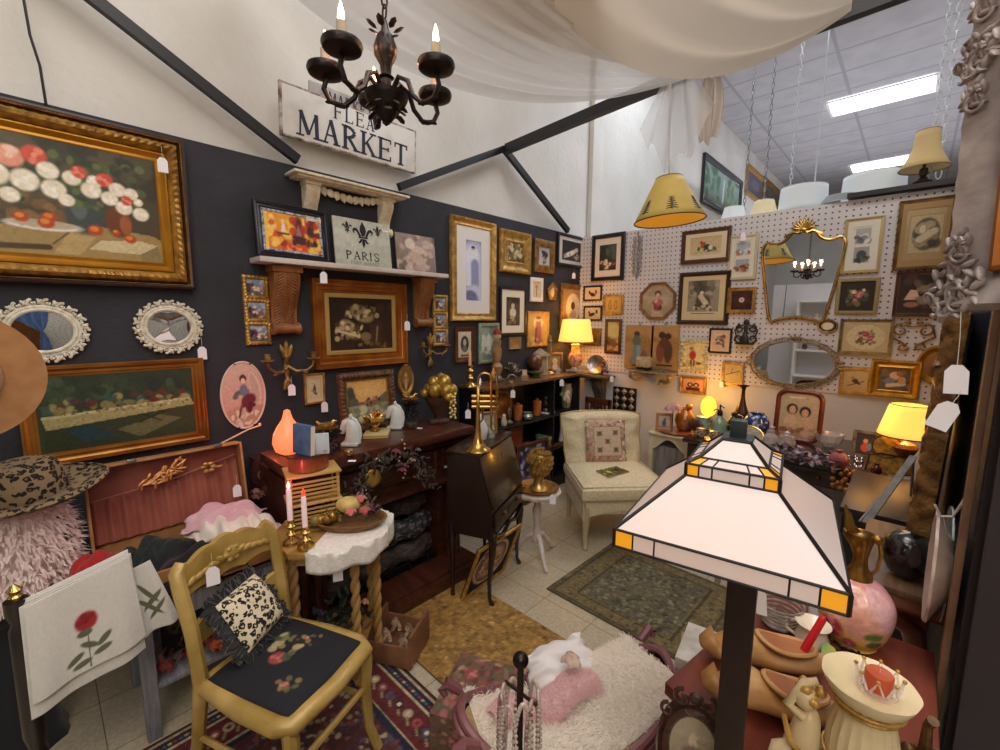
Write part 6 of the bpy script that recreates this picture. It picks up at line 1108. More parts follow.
def tw(L,w,x0,ops,nm,y0=0,flare=0,sk=.0):
    def f(u,v): 
        zt=.775+.06*u*w/.235; d=L*(1-v); return (x0+.010*sin(u*9+1)*min(1,d*4)+.008*sin(u*17)*d+.03*d,y0+w*u+flare*d*(u-.3)+sk*d,zt-d)
    n=110; b=MB(); b.grid(lambda u,v:f(u,v),n,n); b.c=paint(ops,n,n,3,.02); return b.build(nm,TWL,t,smooth=80,solid=.004)
bgc=('bg','#d6d3cc','#d0cdc6')
tw(.29,.235,.022,[bgc]+rose_ops(.5,.46,1.35),'front_fold',0,.1); tw(.34,.25,.010,[bgc],'under_fold',-.01,.05)
tw(.24,.06,.0,[bgc,('e',.45,.42,.36,.06,'#5f5f48',.6),('e',.55,.55,.4,.05,'#5f5f48',-.3),('e',.4,.62,.4,.05,'#5f5f48',.5),('e',.6,.7,.35,.04,'#5f5f48',-.4)],'side_fold',.228,.2,.12)
b=MB(); b.grid(lambda u,v:(-.01+.035*cos(v*PI)*.3+.03*(v-.2),.235*u,.775+.06*u+.012*sin(v*PI)),16,8); b.build('top_fold',mat('towel_white','#d3d0c9',.95,sheen=.3,bump=.2,bsc=300),t,solid=.006,smooth=80)
# leopard hat on pink feather boa on a dark stand
t=thing('draped_plinth','black draped plinth in the far left corner under the pink feather boa','plinth',tr(-2.3,-.17,0)); MB().lathe([(.14,0),(.12,.05),(.1,.4),(.07,.5),(.0,.51)],n=24,fn=lambda a,z:1+.06*sin(7*a)).build('drape',mat('black_velvet','#0d0e14',.95,sheen=.3),t)
FB=drapem('blush_feather','#fdf1ee',1.0)
b=MB()
for i in range(2600):
    a=rnd.random()*6.28; z=rnd.random(); r=.05+.065*math.sqrt(abs(sin(PI*(.12+.8*z)))); p=V((r*cos(a),r*sin(a)*1.3,.36*z-.06)); an=rnd.uniform(-.5,1.1)
    b.m=tr(p)@rot('Z',a+rnd.uniform(-.6,.6))@rot('Y',an); L=rnd.uniform(.03,.06); w=rnd.uniform(.003,.007)
    b.add([(0,-w*.3,0),(0,w*.3,0),(L*.5,w,.004),(L,0,-.008),(L*.5,-w,.004)],[(0,1,2,3,4)])
b.m=MX.Identity(4); b.ball((0,0,.12),(.1,.13,.19),14,10)
o=b.build('feather_boa',FB,M=tr(-2.28,-.11,.63),smooth=0); tag(o,'fluffy pale pink feather boa heaped at the left edge under the leopard hat','feather boa')
LEH=leopard('leopard_brown',('#8c7658','#74593c'),'#17110e',44,.9)
t=thing('leopard_hat','brimmed leopard-print plush hat resting on the pink feather boa','hat',tr(-2.24,-.06,.955)@rot('X',.12)@rot('Y',.1)@scl(.92))
MB().lathe([(.0,.145),(.06,.145),(.085,.13),(.098,.09),(.105,.02),(.1,0)],n=40,sy=1.15,fn=lambda a,z:1+.03*sin(3*a+z*20),cap=False).build('crown',LEH,t,solid=.004)
MB().lathe([(.098,.012),(.13,.006),(.18,.012),(.205,.03),(.2,.04)],n=48,sy=1.15,fn=lambda a,z:1+.04*sin(2*a)+.02*sin(5*a),cap=False).build('brim',LEH,t,solid=.006)
# straw/felt hat edge at left over the picture
t=thing('felt_hat','tan felt hat brim hanging at the left edge, overlapping the long gold-framed picture','hat',tr(PX(-50,378,-1.9))@rot('Y',PI/2)@rot('X',.1)); MB().lathe([(0,.05),(.08,.05),(.095,.03),(.1,0),(.16,-.012),(.185,-.01),(.186,-.004),(.16,-.005),(.1,.008)],n=40,cap=False).build('hat_body',mat('tan_felt','#9a6a3e',.9,c2='#a87a4c',sc=20,sheen=.3),t)
b=MB(); b.tube([(0,0,.05),(-.2,-.05,.35),(-.72,-.05,.36)],.006,6); b.build('hook_rod',BLACK,t)
# guitar-shaped ornament with pink dried flowers hanging right of the suitcase
p=PX(262,470,-2.45); t=thing('hanging_ornament','dark pear-shaped ornament with a round ring, hanging right of the suitcase lid','ornament',tr(p)@MX(((0,0,1,0),(1,0,0,0),(0,1,0,0),(0,0,0,1)))); b=MB(); b.loft([[(r*.06*cos(2*PI*i/28)*(1-.35*sin(2*PI*i/28)),r*.085*sin(2*PI*i/28),z) for r,z in((0,0),(1,0),(1.04,.012),(.95,.026),(.0,.03))] for i in range(29)],closed=False,cap=False); b.build('body',mat('dark_plum_lacquer','#3a2426',.3,coat=.4),t)
b=MB(); b.ring((0,-.015,.032),.028,.006); b.build('ring',mat('pewter_ring','#9a8f88',.3,.8),t); b=MB(); b.tube([(0,.085,.01),(0,.12,0)],.002,5); b.build('cord',BLACK,t)
t=thing('dried_flower_bunch','pink and brown dried hydrangea head below the dark ring ornament','flowers',tr(PX(262,490,-2.42))); flowers(t,[(.0,-.03,0),(.02,.02,.01),(.0,.0,-.03),(.03,-.01,-.01),(.01,.03,-.03),(.02,-.04,-.02)],['#9a7068','#7a5048','#b48a88','#5f4038'],.035)
b=MB(); b.tube([(0,0,0),(.0,.13,.05),(.0,.18,.06)],.004,6); b.ball((0,.185,.065),(.006,.008,.01)); tag(b.build('wooden_rod',mat('pale_rod','#c9b89c',.5),M=tr(PX(220,444,-2.44))),'thin pale rod sloping above the right corner of the suitcase lid','rod')
# ================================================================ centre and right
def surf(x,y,z): return PZ(x,y,z)
# ---- mission lamp with leaded glass shade
A=V((-.318,.607,0)); Bv=V((-.026,.655,0)); e1=(Bv-A).normalized(); e2=V((-e1.y,e1.x,0)); LW=(Bv-A).length; LD=.34; LC=A+e1*LW/2+e2*LD/2
LM_=MX.Identity(4)
for j in range(3): LM_[j][0]=e1[j]; LM_[j][1]=e2[j]
LM_.translation=V((LC.x,LC.y,0))
t=thing('table_lamp','dark square-post lamp with a big leaded white and amber glass pyramid shade','lamp',LM_)
sh=thing('x','x','x'); bpy.data.objects.remove(sh)
def sq(s,z): return [(-LW/2*s,-LD/2*s,z),(LW/2*s,-LD/2*s,z),(LW/2*s,LD/2*s,z),(-LW/2*s,LD/2*s,z)]
GLW=mat('opal_glass','#c9b4a8',.3,emit=.17,ec='#ffd2ba',coat=.3,c2='#c4c2c8',sc=2.2); GLA=mat('amber_glass','#d89418',.25,emit=.38,ec='#ffa818',coat=.5); LEAD=mat('lead_came','#15130f',.5,.3)
tiers=[(1.0,1.24,1.0,1.268),(1.0,1.268,.44,1.346),(.44,1.346,.44,1.366),(.44,1.366,.33,1.374),(.33,1.374,.14,1.402)]
bw_=MB(); AMB=[]; bl_=MB()
def quad(b,P0,P1,Q0,Q1,a,c): 
    L=lambda p,q,t:tuple(p[i]+(q[i]-p[i])*t for i in range(3)); b.add([L(P0,P1,a),L(P0,P1,c),L(Q0,Q1,c),L(Q0,Q1,a)],[(0,1,2,3)])
    return L(P0,P1,c),L(Q0,Q1,c)
for k,(s0,z0,s1,z1) in enumerate(tiers):
    p,q=sq(s0,z0),sq(s1,z1)
    for i in range(4):
        P0,P1,Q0,Q1=p[i],p[(i+1)%4],q[i],q[(i+1)%4]
        if k in(0,2,3):
            pass
            st=[0,.10,.21,.79,.90,1] if k==0 else [0,.15,.3,.7,.85,1]
            for a,c in zip(st,st[1:]):
                am=(a==0 or c==1); ba=MB() if am else bw_; x,y=quad(ba,P0,P1,Q0,Q1,a,c); bl_.tube([x,y],.0014,5); AMB.append(ba) if am else None
        else: quad(bw_,P0,P1,Q0,Q1,0,1)
        bl_.tube([P0,Q0],.0030,6); bl_.tube([P0,P1],.0022,6)
        if k==len(tiers)-1: bl_.tube([Q0,Q1],.003,6)
S_=bw_.build('lamp_shade',GLW,t,smooth=0); [q.build('amber_pane',GLA,S_,smooth=0) for q in AMB]; bl_.build('lead_lines',LEAD,S_)
b=MB(); q=sq(.15,1.403); b.prism([(x,y) for x,y,z in q],1.400,1.405); b.box((.0,.0,1.418),(.024,.024,.03),.002); b.build('finial_cap',mat('verdigris_cap','#34403f',.4,.5),S_)
po=(.025,.0); b=MB(); b.box((po[0],po[1],.93),(.045,.045,.62),.002); b.build('post',mat('oiled_bronze','#211613',.35,.4,c2='#2c1c16',sc=20),t); MB().box((po[0],po[1],.617),(.11,.10,.03),.004).build('base',MATS['oiled_bronze'],t)
b=MB(); b.tube([(po[0],po[1],1.2),(0,0,1.40)],.006,8); [b.tube([(po[0],po[1],1.235),(s_*LW*.47,0,1.245)],.004,6) for s_ in(-1,1)]; b.build('shade_rod',MATS['oiled_bronze'],t)
b=MB(); [b.ball((po[0]-.035,po[1]-.04,1.235-.005*i),.0018,6,4) for i in range(13)]; b.box((po[0]-.035,po[1]-.04,1.165),(.009,.009,.016),.001); b.build('pull_chain',mat('chain_nickel','#8a7f78',.3,.9),t)
for s_ in(-1,1): MB().box((po[0]+s_*.04,po[1]-.03,1.232),(.03,.02,.008)).build('socket',mat('socket_white','#d8d0c4',.5),t)
point(LM_@V((0,-.03,1.31)),.5,'#ffd0a0',.03); point(LM_@V((.03,.0,1.21)),.7,'#ffd0a0',.03)
t=thing('side_table','small dark square table hidden below the mission lamp post','table',tr(-.2,.77,0)@rot('Z',.2)); MB().box((0,0,.59),(.26,.2,.02),.003).build('tabletop',WOODD,t)
for x in(-.11,.11):
    for y in(-.08,.08): MB().box((x,y,.29),(.025,.025,.58)).build('leg',WOODD,t)
# oval carved photo frame in front of the red table
t=thing('photo_frame','carved walnut oval frame with a faded portrait, at the foot of the mission lamp','photo frame',tr(-.245,.835,.602)@rot('Z',.30)@rot('X',PI/2-.15)@tr(0,.125,0)); CW_=mat('carved_walnut','#4a2618',.35,c2='#2f160e',sc=30,bump=.5,coat=.3)
b=MB(); N=48; b.loft([[(r*.068*cos(2*PI*i/N),r*.1*sin(2*PI*i/N)*(1+.0*r),z) for r,z in((1.05,0),(1.05,.008),(.98,.016),(.86,.01),(.74,.014),(.66,.006),(.66,0))] for i in range(N+1)],closed=False,cap=False)
for s_ in(-1,1): scroll(b,s_*.025,.105,.018,PI/2,1.1,.005,z=.014,dirn=-s_); scroll(b,s_*.052,.07,.015,PI/2,1.1,.004,z=.014,dirn=-s_)
b.ball((0,.112,.014),(.014,.012,.008)); b.build('frame',CW_,t)
canvas('photograph',1,1,[('bg','#b8a88c','#8a7c66'),('e',.5,.35,.14,.11,'#cfbfa4'),('e',.5,.6,.26,.2,'#7a6c5a'),('r',.55,.3,.8,.36,'#9a8a70')],24,t,fn=lambda u,v:((lambda th,r:(r*.066*.7*cos(th),r*.1*.7*sin(th),.005))(math.atan2(2*v-1,2*u-1),max(abs(2*u-1),abs(2*v-1)))))
# ---- red cornered table
RT=.75; poly=[(-.35,.95),(-.13,.865),(.115,.865),(.115,1.52),(-.26,1.52)]
REDW=mat('cherry_top','#5f281a',.6,c2='#773824',sc=3,stretch=(8,1,1),spec=.3)
t=thing('corner_table','cherry-red polished table with an angled corner, carrying the wooden clogs','table'); b=MB(); b.prism(poly,RT-.03,RT); b.build('tabletop',REDW,t)
ins=lambda k:[(-.06+(x+.06)*k,1.18+(y-1.18)*k) for x,y in poly]; MB().prism(ins(.93),RT-.16,RT-.031).build('apron',mat('cherry_side','#3f1a10',.35,c2='#57271a',sc=4),t); MB().prism(ins(.95),.05,.07).build('lower_shelf',MATS['cherry_side'],t)
for x,y in ins(.9): MB().lathe([(.016,0),(.02,.03),(.016,.1),(.022,.5),(.026,.6),(.026,.62)],(x,y,0),n=12).build('leg',MATS['cherry_side'],t)
CLOG=mat('clog_wood','#a87a46',.5,c2='#c89c66',sc=4,stretch=(1,6,6),coat=.05)
def clog(p0,p1,label,L=.26):
    d=V(p1)-V(p0); t=thing('wooden_clog',label,'clog',tr(V(p0))@rot('Z',math.atan2(d.y,d.x)),'wooden clogs'); L=d.length
    n=22; rings=[]; 
    for i in range(n+1):
        s=i/n; x=L*s; w=.045*(math.sin(PI*min(1,max(.0,s*.93+.04)))**.45)*(1-.12*sin(PI*s*1.0)**8); hb=.012+.03*max(0,.14-s)*6*.8; ht=(.03+.062*sin(min(1,s/.42)*PI/2) if s<.42 else .092-.03*min(1,(s-.42)/.15)) ; 
        if s<.1: ht=.055+.35*s; hb=.035-.25*s
        if s>.93: w*=.8
        rings.append([(x,w*cos(a),(ht+hb)/2+(ht-hb)/2*sin(a)) for a in [2*PI*k/20 for k in range(20)]])
    b=MB(); b.loft(rings); o=b.build('shoe_body',CLOG,t,smooth=70)
    # hollow mouth: rim ring plus sunken insole
    b=MB(); K=24; top=lambda s:.066; rm=[(L*(.70+.235*cos(2*PI*k/K)),.032*sin(2*PI*k/K),.0685+(.022*max(0,-cos(2*PI*k/K))**2)) for k in range(K)]
    b.tube(rm,.0055,7,closed=True); b.build('opening_rim',CLOG,t)
    b=MB(); b.loft([[(x,y,z+.002) for x,y,z in rm],[(L*.70+(x-L*.70)*.9,y*.85,.0695) for x,y,z in rm],[(L*.70+(x-L*.70)*.3,y*.3,.0685) for x,y,z in rm]],cap=True); b.build('insole',mat('clog_inside','#8d5428',.6,c2='#a86a38',sc=8),t)
    b=MB(); [b.ball((L*.5,s_*.033,.05),.003,6,4) for s_ in(-1,1)]; b.build('nail_hole',BLACK,t)
clog((-.32,1.085,RT+.001),(-.085,1.22,RT+.001),'rear wooden clog of the pair, lying behind the lamp post on the red table')
clog((-.275,.965,RT+.001),(-.045,1.075,RT+.001),'front wooden clog of the pair, nearest the carved oval frame')
p=V((-.10,1.30,RT+.001)); t=thing('pitcher','small cream china pitcher behind the wooden clogs','pitcher',tr(-.12,1.32,RT+.001)); MB().lathe([(.028,0),(.034,.006),(.038,.03),(.03,.05),(.034,.062),(.04,.07),(.036,.068),(.0,.05)],n=26).build('bowl',mat('china_cream','#e0d2bc',.2,coat=.4),t); MB().tube([(-.034,0,.06),(-.058,0,.055),(-.056,0,.03),(-.036,0,.02)],.004,6).build('handle',MATS['china_cream'],t)
t=thing('red_candle','bright red taper candle leaning in the rear wooden clog','candle',tr(-.125,1.185,RT+.055)@rot('Y',.30)@rot('X',-.15)); MB().lathe([(.009,0),(.008,.11),(.004,.118),(0,.118)],n=14).build('wax',mat('red_wax','#c41420',.3,coat=.3),t)
t=thing('wire_basket','small round wire and wicker basket behind the clogs, next to the lamp post','basket',tr(-.20,1.36,RT+.001)); b=MB(); [b.ring((0,0,.01+.012*k),.04+.003*k,.0028,24,5) for k in range(6)]; b.lathe([(0,.004),(.04,.006)],n=20); b.build('basket',mat('grey_wicker','#9a8f84',.6,c2='#5a4c40',sc=40),t)
t=thing('iron_trivet','black lacy iron trivet with a green leaf, between clogs and pink ewer','trivet',tr(-.075,1.36,RT+.001)); b=MB(); [scroll(b,.028*cos(a),.028*sin(a),.018,a,1.2,.003,z=.006) for a in [k*PI/3 for k in range(6)]]; b.ring((0,0,.006),.052,.003); b.build('lattice',BLACK,t); MB().at(tr(.0,-.09,.03)@rot('Z',.4)@rot('X',.5)).ball((0,0,0),(.02,.035,.003),8,5).build('leaf',mat('bright_leaf','#3f8a3c',.5,c2='#c8b84c',sc=12),t)
t=thing('white_jar','plain white china jar behind the red candle','jar',tr(-.105,1.44,RT+.001)); MB().lathe([(.035,0),(.04,.005),(.04,.09),(.036,.1),(0,.1)],n=24).build('jar',mat('china_white','#dcd6d4',.25,coat=.3),t)
# pink ewer with gold neck
t=thing('ewer','large pink hand-painted ewer, its lower yellow partly painted-in light, with a gilded spout and handle','vase',tr(-.047,1.43,RT+.001)@rot('Z',.3)); R0=.083
prf=[(.0,.0),(.05,0),(.055,.01),(.072,.04),(.083,.09),(.078,.13),(.055,.165),(.028,.18)]
def bodyf(u,v):
    k=v*(len(prf)-1); j=min(int(k),len(prf)-2); f=k-j; r=prf[j][0]*(1-f)+prf[j+1][0]*f; z=prf[j][1]*(1-f)+prf[j+1][1]*f; return (r*cos(2*PI*u),r*sin(2*PI*u),z)
prs=[V((r,z,0)) for r,z in prf]; sm=[]
for i in range(len(prs)-1):
    p0,p1,p2,p3=prs[max(i-1,0)],prs[i],prs[i+1],prs[min(i+2,len(prs)-1)]
    for q in range(5): s=q/5; sm.append(.5*((2*p1)+(p2-p0)*s+(2*p0-5*p1+4*p2-p3)*s*s+(3*p1-p0-3*p2+p3)*s**3))
sm.append(prs[-1]); prf=[(max(0,p.x),p.y) for p in sm]
canvas('painted_body',1,.6,[('bg','#d8949c','#d8b048'),('e',.75,.82,1.0,.5,'#e2b65a',0,1.6,.95),('b',0,0,1,.4,20,.2,['#d89aa8','#e4b4b4','#dca08c']),('rose',.62,.52,.1,'#b83c4c','#e08a90'),('rose',.7,.62,.07,'#c45060','#e8a0a4'),('rose',.55,.65,.06,'#a83848','#d88088'),('e',.8,.5,.05,.04,'#5a7a3c'),('e',.82,.58,.05,.05,'#4a6a34'),('e',.6,.75,.08,.03,'#5a5a30')],100,t,fn=bodyf,material=vcol(.2,coat=.6))  # yellow ellipse on the lower body is light baked into the colour
EG=mat('ewer_gold','#a87f3c',.3,.85,c2='#7a5626',sc=16); b=MB(); b.lathe([(.03,.175),(.03,.19),(.018,.21),(.015,.235),(.022,.262),(.032,.285),(.03,.30),(.018,.305)],n=22,fn=lambda a,z:1+(.35*cos(a-2.6)**3*(z-.24)/.05 if z>.24 else 0)); b.tube([(-.01,0,.29),(-.03,0,.315),(-.035,.0,.345),(-.045,0,.37)],[.014,.012,.008,.002],8); b.ball((.03,0,.29),(.014,.01,.012)); b.build('gilded_neck',EG,t)
MB().tube([(.02,.0,.285),(.036,.005,.28),(.042,.005,.25),(.036,.0,.21),(.02,0,.185)],[.004,.005,.005,.004,.004],8).build('handle',EG,t)
# cherub compote with crown candle
CBM=mat('cream_resin','#dccaa0',.4,c2='#cdb688',sc=12,coat=.2); cb=V((.0,.965,RT+.001)); t=thing('compote_stand','cream figural stand with fluted column, gold bands and a wide shallow bowl, bottom right','stand',tr(cb))
b=MB(); b.lathe([(.0,0),(.075,0),(.078,.015),(.06,.03),(.052,.05),(.05,.11),(.042,.15),(.04,.165),(.05,.172)],n=60,fn=lambda a,z:1+(.035*cos(20*a) if .045<z<.155 else 0)); b.build('fluted_column',CBM,t)
b=MB(); b.lathe([(.03,.168),(.045,.172),(.056,.186),(.067,.206),(.069,.213),(.062,.210),(.045,.198),(0,.192)],n=56,fn=lambda a,z:1+.012*sin(9*a+1)*(z>.195)+.02*sin(31*a)*(z<.2)*(z>.17)); b.build('bowl',mat('cream_bowl','#e4d4aa',.35,coat=.3),t)
[MB().ring((0,0,z),r,.0035,40).build('gold_band',GOLDB,t) for z,r in((.03,.066),(.06,.055),(.165,.046),(.176,.052))]
b=MB(); b.tube([(-.09,-.02,.0),(-.085,-.02,.03),(-.08,-.02,.07),(-.078,-.018,.1),(-.075,-.015,.118)],[.026,.03,.024,.02,.01],12); b.ball((-.085,-.02,.138),(.02,.02,.023),14,10); b.ball((-.1,-.03,.135),(.006,.006,.006)); b.tube([(-.085,-.03,.105),(-.11,-.035,.12),(-.09,-.02,.165),(-.07,-.01,.175)],[.01,.009,.008,.007],8); b.tube([(-.09,-.03,.04),(-.12,-.05,.03),(-.125,-.05,.002)],[.013,.012,.009],8); b.build('cherub',CBM,t,smooth=80)
b=MB(); [b.m is None or b.ball((-.08+.017*cos(i*2.4),-.015+.017*sin(i*1.7),.15+.008*cos(i)),.009,6,5) for i in range(12)]; b.build('gilded_curls',mat('ochre_gilt','#c09a50',.4,.3),t); b=MB(); b.tube([(-.115,-.03,.09),(-.1,-.055,.06),(-.06,-.06,.045),(-.02,-.058,.05)],.005,6); b.tube([(-.11,-.03,.075),(-.09,-.05,.04),(-.05,-.06,.02)],.004,6); b.build('gold_sash',GOLDB,t)
CR=mat('clear_crystal','#e4e0e0',.05,alpha=.4,spec=1); t=thing('crown_candleholder','clear crown-shaped glass candle holder with gold-tipped points on the cream bowl','candle holder',tr(cb+V((.012,.006,.194)))@scl(.8))
b=MB(); b.lathe([(0,0),(.03,.0),(.036,.006),(.038,.02)],n=36,cap=False)
for k in range(8): a=k*PI/4; b.tube([(.037*cos(a-.3),.037*sin(a-.3),.018),(.04*cos(a),.04*sin(a),.048),(.037*cos(a+.3),.037*sin(a+.3),.018)],.0028,6)
b.build('crown',CR,t); [MB().ball((.041*cos(k*PI/4),.041*sin(k*PI/4),.05),.0042,8,6).build('gilt_point',GOLDB,t) for k in range(8)]
t=thing('orange_candle','short burnt-orange pillar candle in the glass crown','candle',tr(cb+V((.012,.006,.197)))@scl(.85)); MB().lathe([(0,.0),(.023,0),(.024,.04),(.022,.043),(0,.04)],n=28).build('wax',mat('orange_wax','#b8502a',.5,sss=.1),t); MB().tube([(0,0,.04),(.001,0,.05)],.0009,5).build('wick',mat('wick','#d8c8b0',.8),t)
t=thing('metal_grapes','dark bronze and pearl grape cluster beside the cream compote, at the right wall','ornament',tr(.085,1.02,RT+.001)); 
for m_,n_ in ((mat('dark_bronze_grape','#3f2a1a',.35,.5,c2='#7a5a30',sc=30),26),(mat('pearl_grape','#c4b69a',.3),6)):
    b=MB(); [b.ball((rnd.uniform(-.022,.022),rnd.uniform(-.05,.05),.01+rnd.uniform(0,.07)),(.012,.01,.014),8,6) for _ in range(n_)]; b.build('grapes',m_,t)
MB().tube([(0,.02,.07),(.0,.03,.12),(.005,.02,.14)],[.01,.007,.009],8).build('bronze_stem',MATS['dark_bronze_grape'],t)
# ---- chaise with fur, stool, pearl stand
MAU=mat('mauve_lacquer','#6d4246',.4,c2='#7f5052',sc=6,coat=.1); ax=math.atan2(.58,.30); CHM=tr(-.655,1.02,0)@rot('Z',ax)
t=thing('boat_settee','small boat-shaped settee with mauve scrolled rim, filled with white fur','settee',CHM); a_,b2_=.34,.175
def rimp(th,k=1,dz=0): x=a_*k*cos(th); y=b2_*k*sin(th); return (x,y,.40+.11*abs(cos(th))**3+dz)
N=60; b=MB(); b.loft([[ (x*f,y*f,z) if g is None else (x*f,y*f,g) for x,y,z in [rimp(2*PI*i/N)]][0] for i in []] or [[rimp(2*PI*i/N) for i in range(N)],[(rimp(2*PI*i/N)[0]*.97,rimp(2*PI*i/N)[1]*.95,.30) for i in range(N)],[(rimp(2*PI*i/N)[0]*.7,rimp(2*PI*i/N)[1]*.7,.13) for i in range(N)]],cap=False); b.build('hull',mat('espresso_hull','#22130f',.4,c2='#34201a',sc=9),t)
b=MB(); b.tube([rimp(2*PI*i/N,1.0,.004) for i in range(N)],.013,8,closed=True); b.tube([rimp(2*PI*i/N,1.04,-.014) for i in range(N)],.009,8,closed=True); b.tube([rimp(2*PI*i/N,1.02,-.03) for i in range(N)],.008,8,closed=True)
for s_ in(-1,1): 
    for q in (-1,1): b.tube([(s_*(a_-.02),q*.09,.5),(s_*(a_+.02),q*.1,.53),(s_*(a_+.035),q*.095,.515),(s_*(a_+.025),q*.085,.5)],[.014,.017,.014,.008],8)
b.build('carved_rim',MAU,t)
b=MB(); b.grid(lambda u,v:(lambda th,r:(a_*.96*r*cos(th),b2_*.94*r*sin(th),.385+.11*abs(r*cos(th))**3))(2*PI*u,v),40,8); b.build('straw_seat',mat('straw_upholstery','#a89468',.8,c2='#8a744a',sc=60),t)
for x in(-.2,.2):
    for y in(-.08,.08): MB().lathe([(.015,0),(.02,.03),(.015,.06),(.022,.14)],(x,y,0),n=12).build('foot',MATS['espresso_hull'],t)
def fur(name,label,cat,M,surf_,n,L,col,c2,dens=1,w=.0012,under=None,curl=.6):
    """tufted pile: thin curved blades rooted on a surface function (u,v)->(x,y,z)"""
    b=MB(); r=random.Random(n)
    base_=MB().grid(surf_,30,30)
    b.add(base_.v,base_.f)
    for i in range(n):
        u,v=r.random(),r.random(); p=V(surf_(u,v)); du=V(surf_(min(1,u+.02),v))-V(surf_(max(0,u-.02),v)); dv=V(surf_(u,min(1,v+.02)))-V(surf_(u,max(0,v-.02))); nn=du.cross(dv)
        if nn.length<1e-9: continue
        nn.normalize(); nn=nn if nn.z>-.2 else -nn; d=(nn+V((r.uniform(-1,1),r.uniform(-1,1),r.uniform(-.6,.3)))*curl).normalized(); s=d.orthogonal().normalized()*w; l=L*r.uniform(.6,1.2)
        o=len(b.v); b.v+=[b.m@(p-s),b.m@(p+s),b.m@(p+d*l*.6+s*.8),b.m@(p+d*l+V((0,0,-l*.3)))]; b.f+=[(o,o+1,o+2,o+3)]
    o=b.build(name,drapem('pile_'+name,c2,1.0),M=M,smooth=0); return tag(o,label,cat)
fur('fur_throw','long-haired white sheepskin throw lying in the boat-shaped settee','throw',CHM,lambda u,v:((u-.5)*.60,(v-.5)*.27,.425+.03*sin(u*7)*sin(v*5+1)+.05*(2*u-1)**2+.10*max(0,u-.62)-.02*(2*v-1)**4),12000,.026,'#f0e8dc','#fffaf2')
cloth('white_cushion','smooth white satin cushion slumped at the back of the boat settee','cushion',CHM@tr(.04,.13,.43)@rot('X',.5)@rot('Z',.1),.24,.17,.07,'#dcd8d6',21,c2='#dcd8d6',amp=.01)
fur('pink_stole','dusty pink fur stole laid along the white throw','stole',CHM@tr(-.07,.01,.455)@rot('Z',.12),lambda u,v:((u-.5)*.36,.045*cos(PI*v)+.012*sin(u*9),.045*sin(PI*v)+.01*sin(u*11)-.01),4500,.014,'#d09aa2','#f2d4d4')
t=thing('silk_flower','loose cream and taupe gauze flower lying on the pink stole','flower',CHM@tr(.03,.055,.53)); b=MB(); rosette(b,(0,0,0),.045,12); b.build('gauze_petals',mat('taupe_gauze','#b59a8a',.8,c2='#cdb8a6',sc=30),t)
st=tr(-.955,.945,0)@rot('Z',.45); t=thing('footstool','square footstool upholstered in faded floral tapestry, left of the boat settee','footstool',st); s2=.27
def tap(u,v): return ((u-.5)*s2,(v-.5)*s2,.34+.025*((1-(2*u-1)**4)*(1-(2*v-1)**4)))
tapo=[('bg','#6b5240','#5f4838'),('b',0,0,1,1,120,.05,['#8a4a44','#4f5a3c','#a88a6a','#5a3430','#7a6a50','#9a6058']),('rose',.3,.4,.1,'#8a4044','#b87a70'),('rose',.7,.6,.1,'#7a3a40','#a86a64')]
canvas('tapestry_top',s2,s2,tapo,60,t,fn=tap,material=vcol(.9))
for k in range(4):
    c=canvas('tapestry_side',s2,.2,tapo,50,t,fn=lambda u,v:((u-.5)*s2,-s2/2,.15+.19*v),material=vcol(.9),seed=k+2); c.matrix_local=rot('Z',k*PI/2)
MB().box((0,0,.235),(s2-.006,s2-.006,.2)).build('box',BLACK,t)
for x in(-.1,.1):
    for y in(-.1,.1): MB().lathe([(.014,0),(.022,.04),(.018,.08),(.024,.14)],(x,y,0),n=12).build('leg',WOODD,t)
t=thing('jewelry_stand','dark metal stand topped by a round ball finial, hung with pearl strands','jewellery stand',tr(-.565,.675,0)); b=MB(); b.lathe([(.09,0),(.09,.01),(.02,.02),(.008,.03)],n=24); b.tube([(0,0,.02),(0,0,.84)],.0075,10); b.tube([(-.045,0,.77),(.045,0,.77)],.004,8); b.build('rod',BRONZE,t); MB().ball((0,0,.85),.018,20,14).build('ball_finial',mat('gunmetal_ball','#2c2422',.25,.8),t)
pear=mat('pearls','#b8a89a',.3,coat=.4); pear2=mat('dark_beads','#6a4c44',.3,.3,c2='#c0a8a0',sc=60)
for k in range(9):
    a0=k*.7; t2=thing('pearl_necklace','pearl and bead strand hanging from the dark ball-topped stand','necklace',tr(-.565,.675,.0),'necklaces on the ball-topped stand'); b=MB(); r=.012+.004*(k%4); dr_=.10+.025*(k%5); n=60
    for i in range(n): q=2*PI*i/n; b.ball((.012*cos(a0)+(.012+r)*cos(a0)+ .022*sin(q)*cos(a0+1.57),.012*sin(a0)+(.012+r)*sin(a0)+.022*sin(q)*sin(a0+1.57),.775-dr_/1+dr_*cos(q)),.0042 if k%2 else .0052,6,5)
    b.build('beads',pear if k%3 else pear2,t2)
# stack of books on the floor
for k,(w,d,h,c,an,lab) in enumerate([(.24,.3,.05,'#4a4038',.1,'dark bottom book of the floor stack behind the red table'),(.22,.28,.05,'#8a7c66',.35,'tan second book of the floor stack behind the red table'),(.2,.27,.04,'#5a5f58',0,'grey-green third book of the floor stack behind the red table'),(.21,.26,.05,'#9a8050',.3,'mustard fourth book of the floor stack behind the red table'),(.2,.25,.05,'#b0aba0',.15,'pale pictorial top book of the floor stack behind the red table')]):
    t=thing('book',lab,'book',tr(-.50,1.80,.003+[0,.052,.104,.146,.198][k])@rot('Z',an),'books stacked on the floor'); MB().box((0,0,h/2),(w,d,h-.004),.002).build('cover',mat('book_'+c,c,.6,c2='#d8d4c8' if k==4 else None,sc=12),t); MB().box((.004,0,h/2),(w,d-.008,h-.014)).build('pages',MATS['page_edges'],t)
